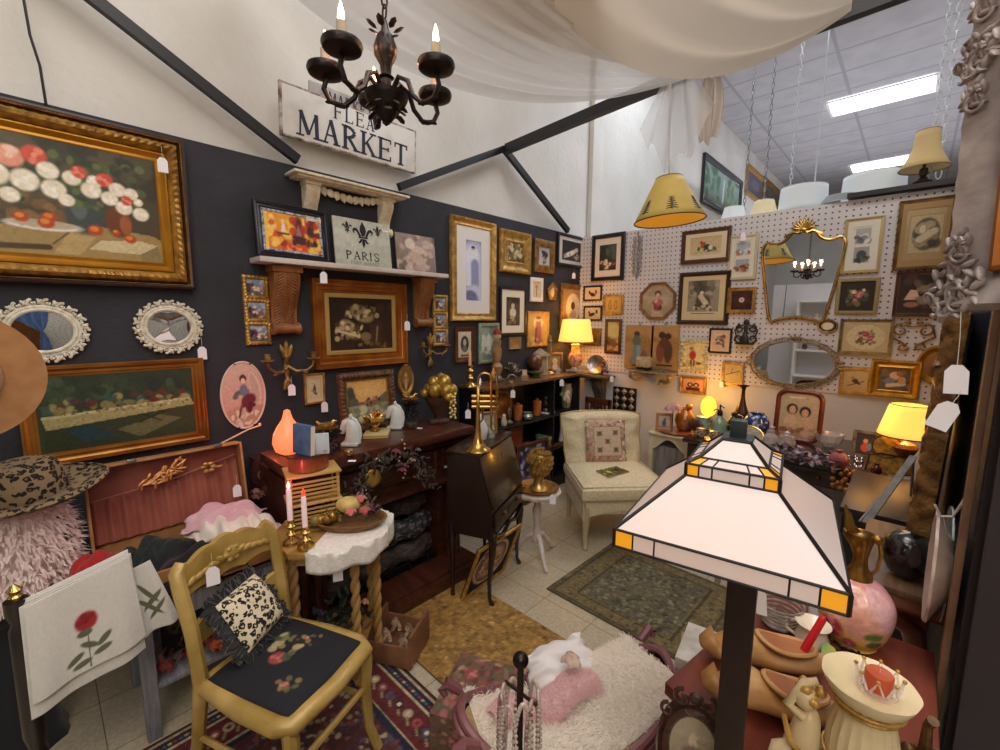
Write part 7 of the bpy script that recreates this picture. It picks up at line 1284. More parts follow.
# ================================================================ corner console, right wall, ceiling pieces
# ---- cream demilune table
t=thing('side_table','small cream painted table with arched apron, right of the slipper chair','table',tr(-1.37,3.62,0)); CR_=CREAM
b=MB(); b.box((0,0,.655),(.36,.34,.018),.006); b.build('tabletop',CR_,t); b=MB(); K=12
b.loft([[(x,-.15,z),(x,-.15,.645),(x,-.135,.645),(x,-.135,z)] for i in range(K+1) for x,z in [(-.15+.3*i/K,.57-.05*cos(2*PI*i/K))]]); b.box((-.15,0,.6),(.015,.29,.09)); b.box((.15,0,.6),(.015,.29,.09)); b.build('arched_apron',CR_,t)
for x in(-.15,.15):
    for y in(-.14,.14): MB().box((x,y,.32),(.035,.035,.64),.004).build('leg',CR_,t)
MB().box((0,.0,.3),(.27,.25,.5)).build('grey_curtain_panel',mat('grey_curtain','#8f8a88',.9,c2='#6f6a68',sc=30,stretch=(1,1,.1)),t)
CT=.666
t=thing('wooden_dish','round brown wooden dish on the cream table','dish',tr(-1.36,3.6,CT)); MB().lathe([(0,0),(.13,0),(.15,.012),(.14,.012),(.0,.006)],n=32).build('dish',WOODM,t)
t=thing('amber_jar','amber lustre ginger jar on the cream table','jar',tr(-1.33,3.68,CT+.014)); MB().lathe([(.05,0),(.06,.01),(.08,.07),(.075,.12),(.05,.15),(.04,.17),(.05,.18),(.0,.18)],n=26).build('jar',mat('amber_lustre','#a8642c',.2,.3,c2='#c98a3c',sc=12,coat=.4),t); MB().ball((.03,.0,.2),(.03,.03,.025)).build('lid',MATS['amber_lustre'],t)
t=thing('silk_flower','large pale pink silk dahlia above the little cat picture','flower',tr(-1.37,3.52,CT+.215)); b=MB(); rosette(b,(0,0,0),.085,30); b.build('petals',mat('blush_petal','#d0a8a4',.8,c2='#b88884',sc=30),t); MB().tube([(0,0,-.195),(.0,.0,0)],.004,6).build('stem',DG,t)
t=thing('photo_frame','tiny brown frame with a blue-grey cat picture, standing on the cream table','photo frame',tr(-1.43,3.5,CT+.014)@rot('Z',.5)@rot('X',PI/2-.12)@tr(0,.075,0)); frame(.13,.15,.022,.012,'flat',mat('pinky_wood','#a87a54',.5),t); canvas('picture',.09,.11,[('bg','#cdbca0','#b8a488'),('e',.5,.6,.2,.28,'#4a5a70'),('e',.55,.3,.12,.12,'#4a5a70'),('l',.1,.85,.9,.85,.05,'#a85a4a')],20,t,.004)
# ---- long dark console
KZ=.74
t=thing('console_table','long dark carved console along the pegboard wall, crowded with glass and china','table',tr(-.60,3.58,0)); b=MB(); b.box((0,0,KZ-.015),(1.12,.80,.03),.006); b.build('tabletop',mat('dark_console','#241a17',.3,c2='#352420',sc=5,coat=.4),t); b=MB(); b.box((0,0,KZ-.09),(1.06,.74,.12)); b.build('apron',MATS['dark_console'],t)
for x in(-.5,.5):
    for y in(-.34,.34): MB().lathe([(.02,0),(.03,.03),(.018,.1),(.035,.3),(.022,.45),(.035,.55),(.035,.6)],(x,y,0),n=14).build('leg',MATS['dark_console'],t)
for x in(-.26,.26): d=MB().box((x,-.372,KZ-.09),(.46,.012,.09),.004).build('drawer',MATS['dark_console'],t); MB().ball((x,-.385,KZ-.09),.012).build('knob',BRASSD,d)
def G(x,y,Y=None,z=KZ): return PZ(x,y,z) if Y is None else V((PY(x,y,Y).x,Y,z))
t=thing('teal_box','small turquoise textured glass box at the left of the console','box',tr(G(702,430,3.55))); b=MB(); b.box((0,0,.045),(.09,.07,.085),.01); b.build('body',mat('turquoise','#7fa8a0',.3,c2='#a0c4bc',sc=20),t); MB().box((0,0,.095),(.1,.08,.014),.005).build('lid',MATS['turquoise'],t)
t=thing('dried_flower','spiky dark brown dried thistle flower lying on the console corner','flower',tr(G(693,435,3.35)+V((0,0,.03)))); b=MB()
for i in range(70): b.m=tr(0,0,0)@rot('Z',i*2.4)@rot('Y',-(i%10)/10*1.5); b.ball((.05,0,0),(.045,.006,.004),6,4)
b.build('spiky_petals',mat('thistle_brown','#5a2f24',.7,c2='#8a5a48',sc=30),t)
t=thing('soda_siphon','pale green glass soda siphon with a dark metal lever top','bottle',tr(G(718,440,3.42))); MB().lathe([(.045,0),(.05,.005),(.052,.09),(.045,.12),(.02,.145),(.016,.16)],n=26).build('bottle',mat('siphon_glass','#8fb8a0',.08,alpha=.75,spec=.8,coat=.5),t); b=MB(); b.lathe([(.018,.155),(.02,.17),(.016,.19),(.006,.2),(.006,.235),(0,.238)],n=14); b.tube([(0,0,.19),(-.03,0,.2),(-.045,0,.18)],.005,6); b.tube([(0,0,.23),(.03,0,.215)],.004,6); b.build('siphon_head',mat('siphon_metal','#3a2a22',.35,.8),t)
def glow(t,pr,m,n=28,nm='glass_shade'): return MB().lathe(pr,n=n).build(nm,m,t)
gp=V((PY(708,415,3.86).x,3.86,KZ-.05+.05)); t=thing('glass_lamp','glowing yellow egg-shaped glass lamp against the back wall','lamp',tr(gp)); glow(t,[(.03,.05),(.05,.07),(.06,.105),(.06,.14),(.045,.185),(.02,.205),(0,.21)],mat('yellow_glow','#ffd23c',.3,emit=2.2,ec='#ffc030')); MB().lathe([(.05,0),(.05,.01),(.02,.03),(.015,.035),(.035,.05)],n=20).build('base',BRASSD,t)
point(gp+V((-.0,-.12,.26)),4,'#ffb040',.05)
t=thing('tall_vase','tall dark bottle vase with a flared trumpet mouth','vase',tr(G(740,430,3.78))); MB().lathe([(.035,0),(.045,.01),(.06,.06),(.055,.12),(.03,.19),(.018,.25),(.015,.3),(.02,.33),(.045,.345),(.02,.33)],n=26,cap=False).build('vase',mat('dark_cinnabar','#2a1512',.3,c2='#48221a',sc=14,coat=.3),t)
t=thing('glass_carafe','dark glass carafe with brass bands beside the tall vase','carafe',tr(G(733,434,3.58))); MB().lathe([(.04,0),(.045,.02),(.05,.07),(.035,.11),(.02,.13),(.024,.16),(.0,.165)],n=24).build('body',mat('dark_green_glass','#2c3324',.1,coat=.6),t); b=MB(); b.ring((0,0,.07),.051,.004); b.ring((0,0,.11),.036,.004); b.tube([(.02,0,.15),(.06,0,.14),(.05,0,.06)],.004,6); b.build('brass_bands',BRASS,t)
t=thing('blue_jar','squat blue and white porcelain jar, centre of the console','jar',tr(G(755,440,3.62))); pj=[(.0,0),(.04,0),(.06,.02),(.082,.07),(.085,.11),(.07,.15),(.045,.165),(.05,.172)]
def jarf(u,v): k=v*(len(pj)-1); j=min(int(k),len(pj)-2); f=k-j; f=f*f*(3-2*f)*.3+f*.7; r=pj[j][0]*(1-f)+pj[j+1][0]*f; z=pj[j][1]*(1-f)+pj[j+1][1]*f; return (r*cos(2*PI*u),r*sin(2*PI*u),z)
canvas('porcelain_body',1,.6,[('bg','#2c4484','#24386c'),bl(['#c4d0e4','#a8b8d8','#3a549a','#dfe6f0'],150,.035)],80,t,fn=jarf,material=vcol(.15,coat=.6))
t=thing('oval_tray','gilt-rimmed oval glass tray propped upright with faint pink flowers','tray',tr(G(745,448,3.36)+V((0,0,.06)))@rot('X',PI/2-.5)); b=MB(); b.tube([(.105*cos(2*PI*i/40),.068*sin(2*PI*i/40),0) for i in range(40)],.006,6,closed=True); b.build('rim',BRASS,t); canvas('painted_glass',1,1,[('bg','#b4ad94','#a09a80'),('b',.3,.2,.7,.8,24,.07,['#b89098','#8a9a78','#d0b8b8'])],30,t,fn=lambda u,v:((lambda th,r:(.104*r*cos(th),.067*r*sin(th),0))(math.atan2(2*v-1,2*u-1),max(abs(2*u-1),abs(2*v-1)))),material=vcol(.2))
for (x,y,Y,l) in ((700,442,3.3,'small patterned china pot, left one, in front of the siphon'),(714,445,3.28,'small brown china pot, right one, in front of the siphon')):
    t=thing('china_pot',l,'pot',tr(G(x,y,Y)),'little china pots'); MB().lathe([(.02,0),(.03,.01),(.035,.04),(.028,.06),(.03,.065),(0,.07)],n=20).build('pot',mat('speckled_china','#6a4c40',.35,c2='#cdb8a4',sc=60,coat=.3,det=1),t)
CRY=mat('cut_crystal','#c8c8d0',.04,alpha=.45,spec=1,coat=.5)
for (x,y,Y,h,l,c) in ((770,450,3.35,.16,'clear cut-glass decanter, left of the pair before the ladies portrait',0),(786,448,3.42,.12,'clear cut-glass candy dish with amber sweets, right of the decanter',1)):
    t=thing('glass_decanter' if not c else 'candy_dish',l,'glassware',tr(G(x,y,Y))); MB().lathe([(.045,0),(.05,.005),(.055,.04),(.045,.08),(.02,h*.65),(.022,h*.75),(.012,h*.8),(.02,h*.9),(0,h)],n=16).build('glass',CRY,t,smooth=20); MB().lathe([(0,.004),(.035,.005),(.04,.035),(0,.04)],n=14).build('contents',mat('amber_sweets','#b08a38',.3,c2='#8f9440',sc=40),t)
# portrait of two ladies
t=thing('framed_picture','round-cornered red wooden frame with a vintage portrait of two dark-haired ladies','picture',tr(V((PY(795,448,3.66).x,3.66,KZ)))@rot('X',PI/2-.1)@tr(0,.185,0)); w,h=.29,.37
def rr(w,h,r,n=6): return [(sx*(w/2-r)+r*cos(a0+PI/2*i/n),sy*(h/2-r)+r*sin(a0+PI/2*i/n)) for sx,sy,a0 in((1,1,0),(-1,1,PI/2),(-1,-1,PI),(1,-1,1.5*PI)) for i in range(n+1)]
R1_,R2_=rr(w,h,.07),rr(w-.06,h-.06,.045); b=MB(); b.loft([[(x0,y0,0),(x0,y0,.014),((x0+x1)/2,(y0+y1)/2,.02),(x1,y1,.012),(x1,y1,0)] for (x0,y0),(x1,y1) in list(zip(R1_,R2_))+[(R1_[0],R2_[0])]],closed=False,cap=False); b.build('frame',mat('oxblood_frame','#5a2014',.35,c2='#7a3020',sc=8,coat=.3),t)
canvas('portrait',w-.06,h-.06,[('bg','#cdb896','#b8a27e'),('b',0,0,1,.25,12,.05,['#c0aa86']),('l',.25,.1,.6,.09,.02,'#e8dcc4'),('e',.32,.36,.17,.14,'#2a1a18'),('e',.33,.38,.1,.105,'#e0b08c'),('e',.66,.4,.17,.14,'#201614'),('e',.66,.43,.1,.1,'#dcab88'),('e',.29,.37,.014,.01,'#3a2420'),('e',.37,.37,.014,.01,'#3a2420'),('e',.62,.42,.014,.01,'#3a2420'),('e',.7,.42,.014,.01,'#3a2420'),('e',.33,.44,.03,.009,'#a83a34'),('e',.66,.485,.03,.009,'#a83a34'),('e',.3,.66,.2,.18,'#d8b698'),('e',.7,.68,.2,.18,'#cfae90'),('r',0,.78,1,1,'#a8886a'),('b',.1,.75,.9,.95,12,.08,['#8a5a44','#c8a888'])],80,t,.003)
t=thing('crystal_bowl','clear cut-crystal bowl right of the ladies portrait','bowl',tr(G(828,448,3.62))); MB().lathe([(.03,0),(.035,.01),(.07,.05),(.085,.1),(.08,.1),(.06,.05),(0,.02)],n=24,fn=lambda a,z:1+.03*cos(12*a)).build('glass',CRY,t,smooth=20)
t=thing('photo_frame','little silver and blue icon frame right of the crystal bowl','photo frame',tr(G(864,455,3.5))@rot('X',PI/2-.1)@tr(0,.09,0)); frame(.13,.17,.02,.014,'flat',mat('silvered_icon','#8f8c80',.4,.6,c2='#5a564c',sc=30),t); canvas('picture',.095,.135,[('bg','#2c3040','#3a3434'),('e',.5,.35,.14,.12,'#c08a5a'),('e',.5,.65,.25,.22,'#a84a34'),('e',.7,.6,.14,.2,'#5a78a0')],24,t,.004)
YM=mat('old_gold_tin','#a88a34',.45,.3,c2='#6b5a2c',sc=40)
t=thing('gilt_fan_box','heart-backed pair of yellow-gold relief panels standing on the right end of the console','ornament',tr(G(884,470,3.25))@rot('X',PI/2-.2)); b=MB(); b.lathe([(0,.008),(.06,.008),(.066,.0),(.0,0)],(.0,.15,0),n=30); b.prism([(-.08,0),(.06,0),(.085,.1),(-.02,.11),(-.07,.09)],0,.008); b.build('relief_panels',YM,t); b=MB(); b.ring((0,.15,.006),.064,.005,30); b.tube([(-.08,0,.008),(-.07,.09,.008),(-.02,.11,.008),(.085,.1,.008),(.06,0,.008)],.005,6); b.build('dark_edges',mat('dark_edge','#3a2418',.4),t)
t=thing('red_vase','tiny oxblood vase before the gold relief panels','vase',tr(G(876,473,3.18))); MB().lathe([(.018,0),(.026,.02),(.022,.04),(.01,.055),(.016,.065),(0,.06)],n=16).build('vase',mat('oxblood','#4a1424',.2,coat=.5),t)
# lit table lamp
lp=V((.02,3.3,KZ)); t=thing('table_lamp','lit table lamp with a tapered yellow shade and brown ceramic body, at the right end','lamp',tr(lp)@scl(1.1)); b=MB(); b.lathe([(.04,0),(.05,.01),(.045,.04),(.03,.06),(.028,.075),(.035,.08),(.03,.09),(.045,.115),(.055,.14),(.045,.16),(.015,.17),(.008,.18),(.008,.21)],n=28); b.build('ceramic_body',mat('brown_ceramic','#6b4420',.2,c2='#8a6430',sc=8,coat=.5),t)
SHADE=mat('lit_shade','#e8c070',.7,emit=1.25,ec='#ffb84c'); 
def shade(t,z0,z1,r0,r1,m,trim=None,nm='lamp_shade',n=36,sag=0):
    o=MB().lathe([(r0-(r0-r1)*k/6-sag*sin(PI*k/6),z0+(z1-z0)*k/6) for k in range(7)],n=n,cap=False).build(nm,m,t,solid=.0015)
    if trim: b=MB(); b.ring((0,0,z0),r0,.0035,n,6); b.ring((0,0,z1),r1,.0025,n,6); b.build('shade_trim',trim,o)
    return o
shade(t,.20,.36,.115,.075,SHADE,mat('brown_trim','#5a3a1c',.6)); point(lp+V((0,-.0,.28)),5,'#ffb050',.04); MB().lathe([(.012,.21),(.028,.25),(.02,.31),(0,.33)],n=16).build('bulb',mat('hot_bulb','#fff0c0',.3,emit=12,ec='#ffe0a0'),t)
point(lp+V((-.2,-.05,.42)),2.5,'#ffb050',.06)
# grapes & pomegranate, amethyst flowers on the console front
t=thing('fabric_flowers','mass of grey-mauve fabric petals spread over the console front','flowers',tr(G(800,462,3.2))); 
for m_ in (mat('mauve_petal','#6f6474',.6,c2='#9a8fa0',sc=40),mat('plum_petal','#4c3f4c',.6)):
    b=MB()
    for i in range(110): b.m=tr(rnd.uniform(-.17,.2),rnd.uniform(-.1,.14),rnd.uniform(.0,.06))@rot('Z',rnd.random()*6)@rot('Y',rnd.uniform(-.9,.9)); b.ball((0,0,0),(.022,.013,.003),6,4)
    b.build('petals',m_,t)
t=thing('pomegranate','dusty red artificial pomegranate above amber grapes on the console edge','fruit',tr(G(838,467,3.15)+V((0,0,.05)))); MB().lathe([(0,-.05),(.03,-.042),(.048,-.01),(.046,.02),(.03,.04),(.012,.048),(.016,.062),(0,.055)],n=24).build('fruit',mat('pomegranate_skin','#8a4048',.6,c2='#a8605c',sc=20),t)
t=thing('amber_grapes','cluster of amber glass grapes hanging off the console front edge','grapes',tr(G(845,478,3.12))); b=MB(); [b.ball((rnd.uniform(-.06,.07),rnd.uniform(-.02,.02),-rnd.uniform(-.02,.11)),.0145,8,6) for _ in range(34)]; b.build('grapes',mat('amber_grape','#b07038',.2,c2='#8a5028',sc=20,coat=.4),t); MB().tube([(0,0,.02),(.04,0,-.05),(.09,-.01,-.13),(.11,-.01,-.15)],.004,6).build('vine',mat('twig','#2b1c14',.8),t)
t=thing('silver_figurines','cluster of tiny silver trinkets behind the amber grapes','ornament',tr(G(855,462,3.3))); b=MB(); [b.lathe([(.012,0),(.006,.01),(.01,.03),(.004,.04),(.008,.05),(0,.055)],(x,y,0),n=10) for x,y in((-.03,0),(0,.02),(.03,0),(.01,-.02))]; b.build('trinkets',mat('silver','#c8c8cc',.2,1),t)
# leaning folding easel and dark side cabinet
t=thing('cabinet','low dark cabinet against the right wall, in front of the console end','cabinet',tr(-.02,2.72,0)); b=MB(); b.box((0,0,.39),(.26,.62,.72)); b.build('carcass',mat('charcoal_wood','#23211f',.4,c2='#322c28',sc=6),t); b=MB(); b.box((0,0,.765),(.3,.66,.03),.008); b.box((0,0,.735),(.28,.64,.03),.008); b.build('top',MATS['charcoal_wood'],t); 
for y in(-.15,.15): d=MB().box((-.136,y,.42),(.012,.28,.66),.003).build('door',MATS['charcoal_wood'],t); MB().ball((-.148,y*.2,.45),.01).build('knob',BRASSD,d)
t=thing('folding_easel','worn grey folding wooden easel lying aslant on the dark cabinet','easel',tr(.03,2.52,.785)); b=MB(); b.tube([(-.1,-.32,.015),(.02,.18,.20)],[(.018,.006)]*2,4,fl=(1,0,0)); b.build('slat',mat('worn_easel','#5a5248',.6,c2='#8a8070',sc=14),t); b=MB(); b.tube([(-.12,-.3,.01),(.0,.15,.16)],.004,6); b.tube([(.02,.18,.2),(.03,.2,.008)],.006,6); b.build('strut',mat('steel','#a8a49c',.3,1),t)
# ---- right wall: bracket shelf, black carved head, platter, hooks, carved gold mirror, silver mirror
BW=mat('rosewood_bracket','#7a4a34',.45,c2='#96624a',sc=10,bump=.2)
t=thing('bracket_shelf','carved reddish wooden bracket shelf with a dark grained top on the right wall','shelf',tr(XR-.002,1.82,.865)); b=MB(); b.box((-.10,0,-.006),(.20,.52,.02),.004); b.build('shelf_top',mat('grained_top','#54402e',.5,c2='#74593f',sc=6,stretch=(8,1,1)),t); b=MB(); b.box((-.095,0,-.035),(.185,.5,.04),.006); [b.box((-.188,-.24+.035*i,-.034),(.008,.02,.018),.002) for i in range(14)]; b.box((-.07,0,-.06),(.13,.46,.025),.006); b.build('carved_edge',BW,t)
b=MB(); 
for y in(-.15,.15): b.tube([(-.12,y,-.07),(-.11,y,-.12),(-.06,y,-.15),(-.05,y,-.2),(-.015,y,-.26)],[(.03,.035),(.035,.04),(.03,.035),(.022,.03),(.012,.02)],10)
b.tube([(-.06,-.17,-.12),(-.06,.17,-.12)],.03,8); b.build('scroll_bracket',BW,t)
t=thing('carved_black_head','smooth black ebony carved head on the bracket shelf','carving',tr(.045,1.655,.878)); b=MB(); b.lathe([(.03,0),(.04,.01),(.052,.04),(.056,.07),(.048,.1),(.03,.12),(0,.128)],n=30,sx=1.05); [b.tube([(-.05,-.02+.01*k,.04+.01*k),(-.054,.0+.01*k,.06),(-.048,.02,.09)],.0018,5) for k in range(3)]; b.ball((-.055,-.01,.06),(.008,.01,.016)); b.build('head',mat('polished_ebony','#120c0c',.2,coat=.6),t)
t=thing('serving_platter','scalloped pink-cream serving platter hung flat on the right wall','platter',wallM('R',1.50,.985,.022,0)); b=MB(); b.lathe([(0,0),(.6,.0),(.72,.012),(1,.03),(1.0,.036),(.7,.018),(0,.008)],n=60,fn=lambda a,z:1+.03*sin(11*a)*(z>.02)); b.v=[V((v.x*.105,v.y*.14,v.z)) for v in b.v]; b.build('platter',mat('blush_transferware','#c9b4a6',.25,c2='#b08a84',sc=14,coat=.5,lo=.55,hi=.8),t)
t=thing('china_plate','pale blue-white plate hanging just behind the scalloped platter','plate',wallM('R',1.60,.965,.008)); b=MB(); b.lathe([(0,0),(.09,0),(.15,.014),(.15,.018),(.08,.006),(0,.005)],n=40); b.build('plate',mat('celadon_china','#b8c8c4',.2,coat=.4),t)
t=thing('wall_hook','pale wire hook on the dark right wall above the platter','hook',wallM('R',1.47,1.165,.002)); MB().tube([(0,.03,0),(0,.03,.012),(0,0,.02),(0,-.03,.03),(0,-.035,.05),(0,-.01,.062)],.003,6).build('hook',mat('hook_cream','#c9beb0',.4),t); MB().tube([(0,-.035,.045),(0,-.1,.03),(0,-.2,.03)],.001,4).build('hanging_wire',mat('hook_cream','#c9beb0',.4),t)
# carved gold frame on right wall
CG=mat('burnished_carving','#9a7440',.4,.35,c2='#5a3c1e',sc=30,bump=.5)
t=thing('carved_mirror','tall burnished gold carved mirror leaning on the right wall behind the paper tags','mirror',tr(XR-.030,2.04,.885)@MX(((0,0,-1,0),(-1,0,0,0),(0,1,0,0),(0,0,0,1)))@rot('Y',-.05)@rot('X',-.03)@tr(0,.37,.01)); w,h=.60,.74
frame(w,h,.22,.045,'scoop',CG,t,orn=.008,out=.012,per=.07); frame(w-.42,h-.42,.02,.03,'round',mat('red_bole','#6b3418',.4,.3),t,'inner_slip'); MB().box((0,0,.006),(w-.44,h-.44,.006)).build('mirror_glass',MIRR,t); MB().box((0,0,-.002),(w-.02,h-.02,.008)).build('backing',BLACK,t)
for i in range(26):
    b=MB(); a=i/26*2; x,y=(w/2-.04-.10*(i%2),(a-.5)*h) if a<1 else ((a-1.5)*w,h/2-.04-.1*(i%2)); b.m=tr(x,y,.045)@rot('Z',i*1.3); scroll(b,0,0,.03,0,1.1,.009,z=0); b.at().build('carved_scroll',CG,t)
for i in range(26):
    b=MB(); a=i/26*2; x,y=(-w/2+.04+.10*(i%2),(a-.5)*h) if a<1 else ((a-1.5)*w,-h/2+.04+.1*(i%2)); b.m=tr(x,y,.045)@rot('Z',i*1.3); scroll(b,0,0,.03,0,1.1,.009,z=0); b.at().build('carved_scroll',CG,t)
# silver ornate mirror at the end of the right wall
SV=mat('silvered_rococo','#b0a6a2',.45,.2,c2='#857a78',sc=14,bump=.2,bsc=50)
xd=V((.60,-.80,0)).normalized(); zd=V((-xd.y*-1,0,0)); nrm=V((-.80,-.60,0)); m=MX.Identity(4)
up=V((0,0,1))
for j in range(3): m[j][0]=xd[j]; m[j][1]=up[j]; m[j][2]=nrm[j]
m.translation=V((.070,1.245,1.62)); t=thing('ornate_mirror','very large silvered rococo mirror with a thin gold inner line, at the top right edge','mirror',m@rot('X',.03)); w,h=.9,1.25; LB=lambda b:b.at(tr(w/2,h/2,0))
b=LB(MB()); sweep(b,w,h,.15,[(0,0),(0,.03),(.08,.05),(.2,.045),(.34,.03),(.46,.016),(.6,.016),(.8,.03),(.93,.035),(1,.02),(1,0)],2,.003,.05,(2,),0); b.build('frame',SV,t)
b=LB(MB()); sweep(b,w-.13,h-.13,.02,[(0,.018),(.2,.032),(.6,.034),(1,.02)]); b.build('gold_line',mat('amber_gilt','#a8682c',.35,.5),t); LB(MB()).box((0,0,.01),(w-.26,h-.26,.006)).build('mirror_glass',MIRR,t); LB(MB()).box((0,0,-.004),(w-.04,h-.04,.008)).build('backing',BLACK,t)
b=MB()
def clump(cx,cy,n,sp):
    for i in range(n):
        a=i*2.4; r=sp*math.sqrt((i+.5)/n); b.m=tr(cx+r*cos(a),cy+r*sin(a),.045)@rot('Z',a*1.7)@rot('Y',-.3); b.ball((0,0,0),(.016,.006,.008),6,5); 
        if i%5==0: scroll(b,0,0,.017,a,1.1,.004,z=.004)
for y,sp in ((.04,.055),(.45,.035),(.12,.022),(.85,.035),(1.2,.05),(.53,.02),(.38,.02)): (setattr(b,'v',[]),setattr(b,'f',[]),clump(.022,y,30 if sp>.03 else 12,sp),b.at().build('rococo_ornament',SV,t))
for x in(.35,.55,.85): b=MB(); clump(x,.03,16,.05); b.at().build('rococo_ornament',SV,t)
struct(slab('wall_right_return',(XR+.24,1.335,1.25),(.46,.02,2.5),mat('dark_return','#2a2327',.6,c2='#332b30',sc=5)))
# ---- things on top of and beyond the partition
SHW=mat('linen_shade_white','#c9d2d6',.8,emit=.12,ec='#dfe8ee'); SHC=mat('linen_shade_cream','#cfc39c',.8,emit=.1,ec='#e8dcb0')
struct(slab('wall_back_ledge',(-.97,4.26,2.425),(3.33,.36,.03),LWALL))
def drum(x,r0,r1,h,label,m=SHW,y=4.24,z=2.442): t=thing('lamp_shade',label,'lamp shade',tr(x,y,z),'spare lampshades on top of the partition'); shade(t,0,h,r0,r1,m,mat('white_trim','#b8bcbf',.6)); b=MB(); [b.tube([(0,0,h-.02),(r1*cos(a),r1*sin(a),h-.01)],.002,5) for a in(0,2.1,4.2)]; b.build('spider_ring',mat('chain_nickel','#8a7f78',.3,.9),t)
drum(PY(803,200,4.24).x,.165,.155,.18,'white drum lampshade, left of the two big drums on the partition'); drum(PY(873,190,4.3).x,.19,.18,.2,'white drum lampshade, right and larger of the two big drums',y=4.3)
drum(PY(734,210,4.24).x,.10,.075,.11,'small white tapered lampshade left of the cream one on the partition'); drum(PY(758,208,4.24).x+.03,.11,.07,.14,'small cream tapered lampshade near the first picture strip mirror top'.replace(' near the first picture strip mirror top',' just left of the white drums'),SHC,y=4.3)
drum(PY(843,203,4.2).x,.13,.10,.05,'low grey lampshade lying between the two big white drums',mat('grey_shade','#7f868c',.8),y=4.13)
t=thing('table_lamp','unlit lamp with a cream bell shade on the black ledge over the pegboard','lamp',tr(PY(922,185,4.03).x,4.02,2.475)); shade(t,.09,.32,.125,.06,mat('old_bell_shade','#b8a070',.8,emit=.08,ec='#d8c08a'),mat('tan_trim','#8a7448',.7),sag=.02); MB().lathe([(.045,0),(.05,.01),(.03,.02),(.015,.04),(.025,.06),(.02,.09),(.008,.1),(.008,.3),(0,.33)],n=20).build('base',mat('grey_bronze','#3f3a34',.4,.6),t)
def chain(p,z1,label,m,s=1):
    t=thing('hanging_chain',label,'chain',tr(p)); b=MB(); n=min(60,int((z1-p[2])/(.042*s)))
    L=(z1-p[2])/n
    for i in range(n):
        b.m=tr(0,0,L*(i+.5))@rot('Z',(i%2)*PI/2); b.tube([(.011*s*cos(q),0,L*.62*sin(q)) for q in [k*PI/4 for k in range(8)]],.0032*s,5,closed=True)
    b.build('links',m,t)
CHN=mat('steel_chain','#7f8388',.4,.7); WCH=mat('white_chain','#c4ccd2',.5)
chain(PY(743,222,4.6),ZC,'grey chain hanging from the ceiling, leftmost beyond the partition',CHN); chain(PY(762,222,4.5),ZC,'second grey chain from the left hanging beyond the partition',CHN); chain(PY(790,190,4.45),ZC,'thin pale chain hanging behind the left white drum shade',WCH)
chain(PY(927,190,4.12),ZC,'long white chain from the ceiling passing right of the bell-shaded lamp',WCH,1.1); chain(PY(938,178,4.18),ZC,'white chain from the ceiling next to the silvered mirror',WCH,1.3)
b=MB(); p=PY(812,212,4.4); b.tube([(0,0,0),(0,0,ZC-p.z)],.005,6); tag(b.build('hanging_rod',WCH,M=tr(p)),'thin white rod hanging straight down behind the white drum shades','rod')
# palm lampshade hanging from the beam
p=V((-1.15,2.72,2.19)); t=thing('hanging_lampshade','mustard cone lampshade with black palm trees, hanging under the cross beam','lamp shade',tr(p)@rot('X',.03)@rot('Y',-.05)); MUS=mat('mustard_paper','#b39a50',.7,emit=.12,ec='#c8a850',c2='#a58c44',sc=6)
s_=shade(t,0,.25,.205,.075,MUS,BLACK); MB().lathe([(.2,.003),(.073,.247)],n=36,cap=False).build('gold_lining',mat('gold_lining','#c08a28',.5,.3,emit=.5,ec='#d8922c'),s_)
for k in range(7):
    a=-1.1+k*2*PI/7; b=MB(); 
    def on(x,y): r=.206-(.13)*(y/.25); th=a+x/r; return ((r+.002)*cos(th),(r+.002)*sin(th),y)
    b.tube([on(0,.03),on(0,.085)],.004,5); [b.tube([on(0,.03+.011*j+.01),on(q*(.034-.004*j),.022+.015*j+.012)],[.0035,.0015],4) for j in range(6) for q in(-1,1)]; b.tube([on(0,.08),on(0,.11)],[.006,.001],5); b.build('palm_motif',BLACK,s_)
MB().tube([(0,0,.25),(.0,0,.4),(0.01,0,.8)],.004,6).build('cord',mat('cord_cream','#b8ab8c',.7),t); b=MB(); [b.tube([(0,0,.26),(.074*cos(a),.074*sin(a),.248)],.0025,5) for a in(0,2.1,4.2)]; b.build('spider_ring',MATS['chain_nickel'],t)
# ---- chandelier
cc=V((-1.13,.735,0)); t=thing('chandelier','black wrought chandelier with five candle arms hanging in front of the market sign','chandelier',tr(cc)); IR=mat('chandelier_iron','#100c0d',.4,.4,c2='#241511',sc=20,bump=.2)
MB().lathe([(0,2.135),(.012,2.14),(.02,2.15),(.03,2.16),(.04,2.175),(.05,2.185),(.058,2.2),(.06,2.21),(.02,2.215),(.014,2.22),(.014,2.25),(.022,2.255),(.014,2.262),(.016,2.285),(.03,2.31),(.032,2.33),(.022,2.36),(.012,2.37),(.006,2.4)],n=22).build('hub',IR,t)
b=MB(); [ (setattr(b,'m',tr(.045*cos(a),.045*sin(a),2.18-.02*(k%2))@rot('Z',a)@rot('Y',.6)),b.ball((0,0,0),(.016,.013,.004),6,4)) for k,a in enumerate([j*PI/6 for j in range(12)])]; b.at().build('leaf_collar',IR,t); b=MB(); [ (setattr(b,'m',tr(.03*cos(a),.03*sin(a),2.375)@rot('Z',a)@rot('Y',-.5)),b.ball((.008,0,0),(.017,.010,.003),6,4)) for a in [j*PI/3.5 for j in range(7)]]; b.m=MX.Identity(4); b.build('petal_crown',IR,t)
RAD=.157
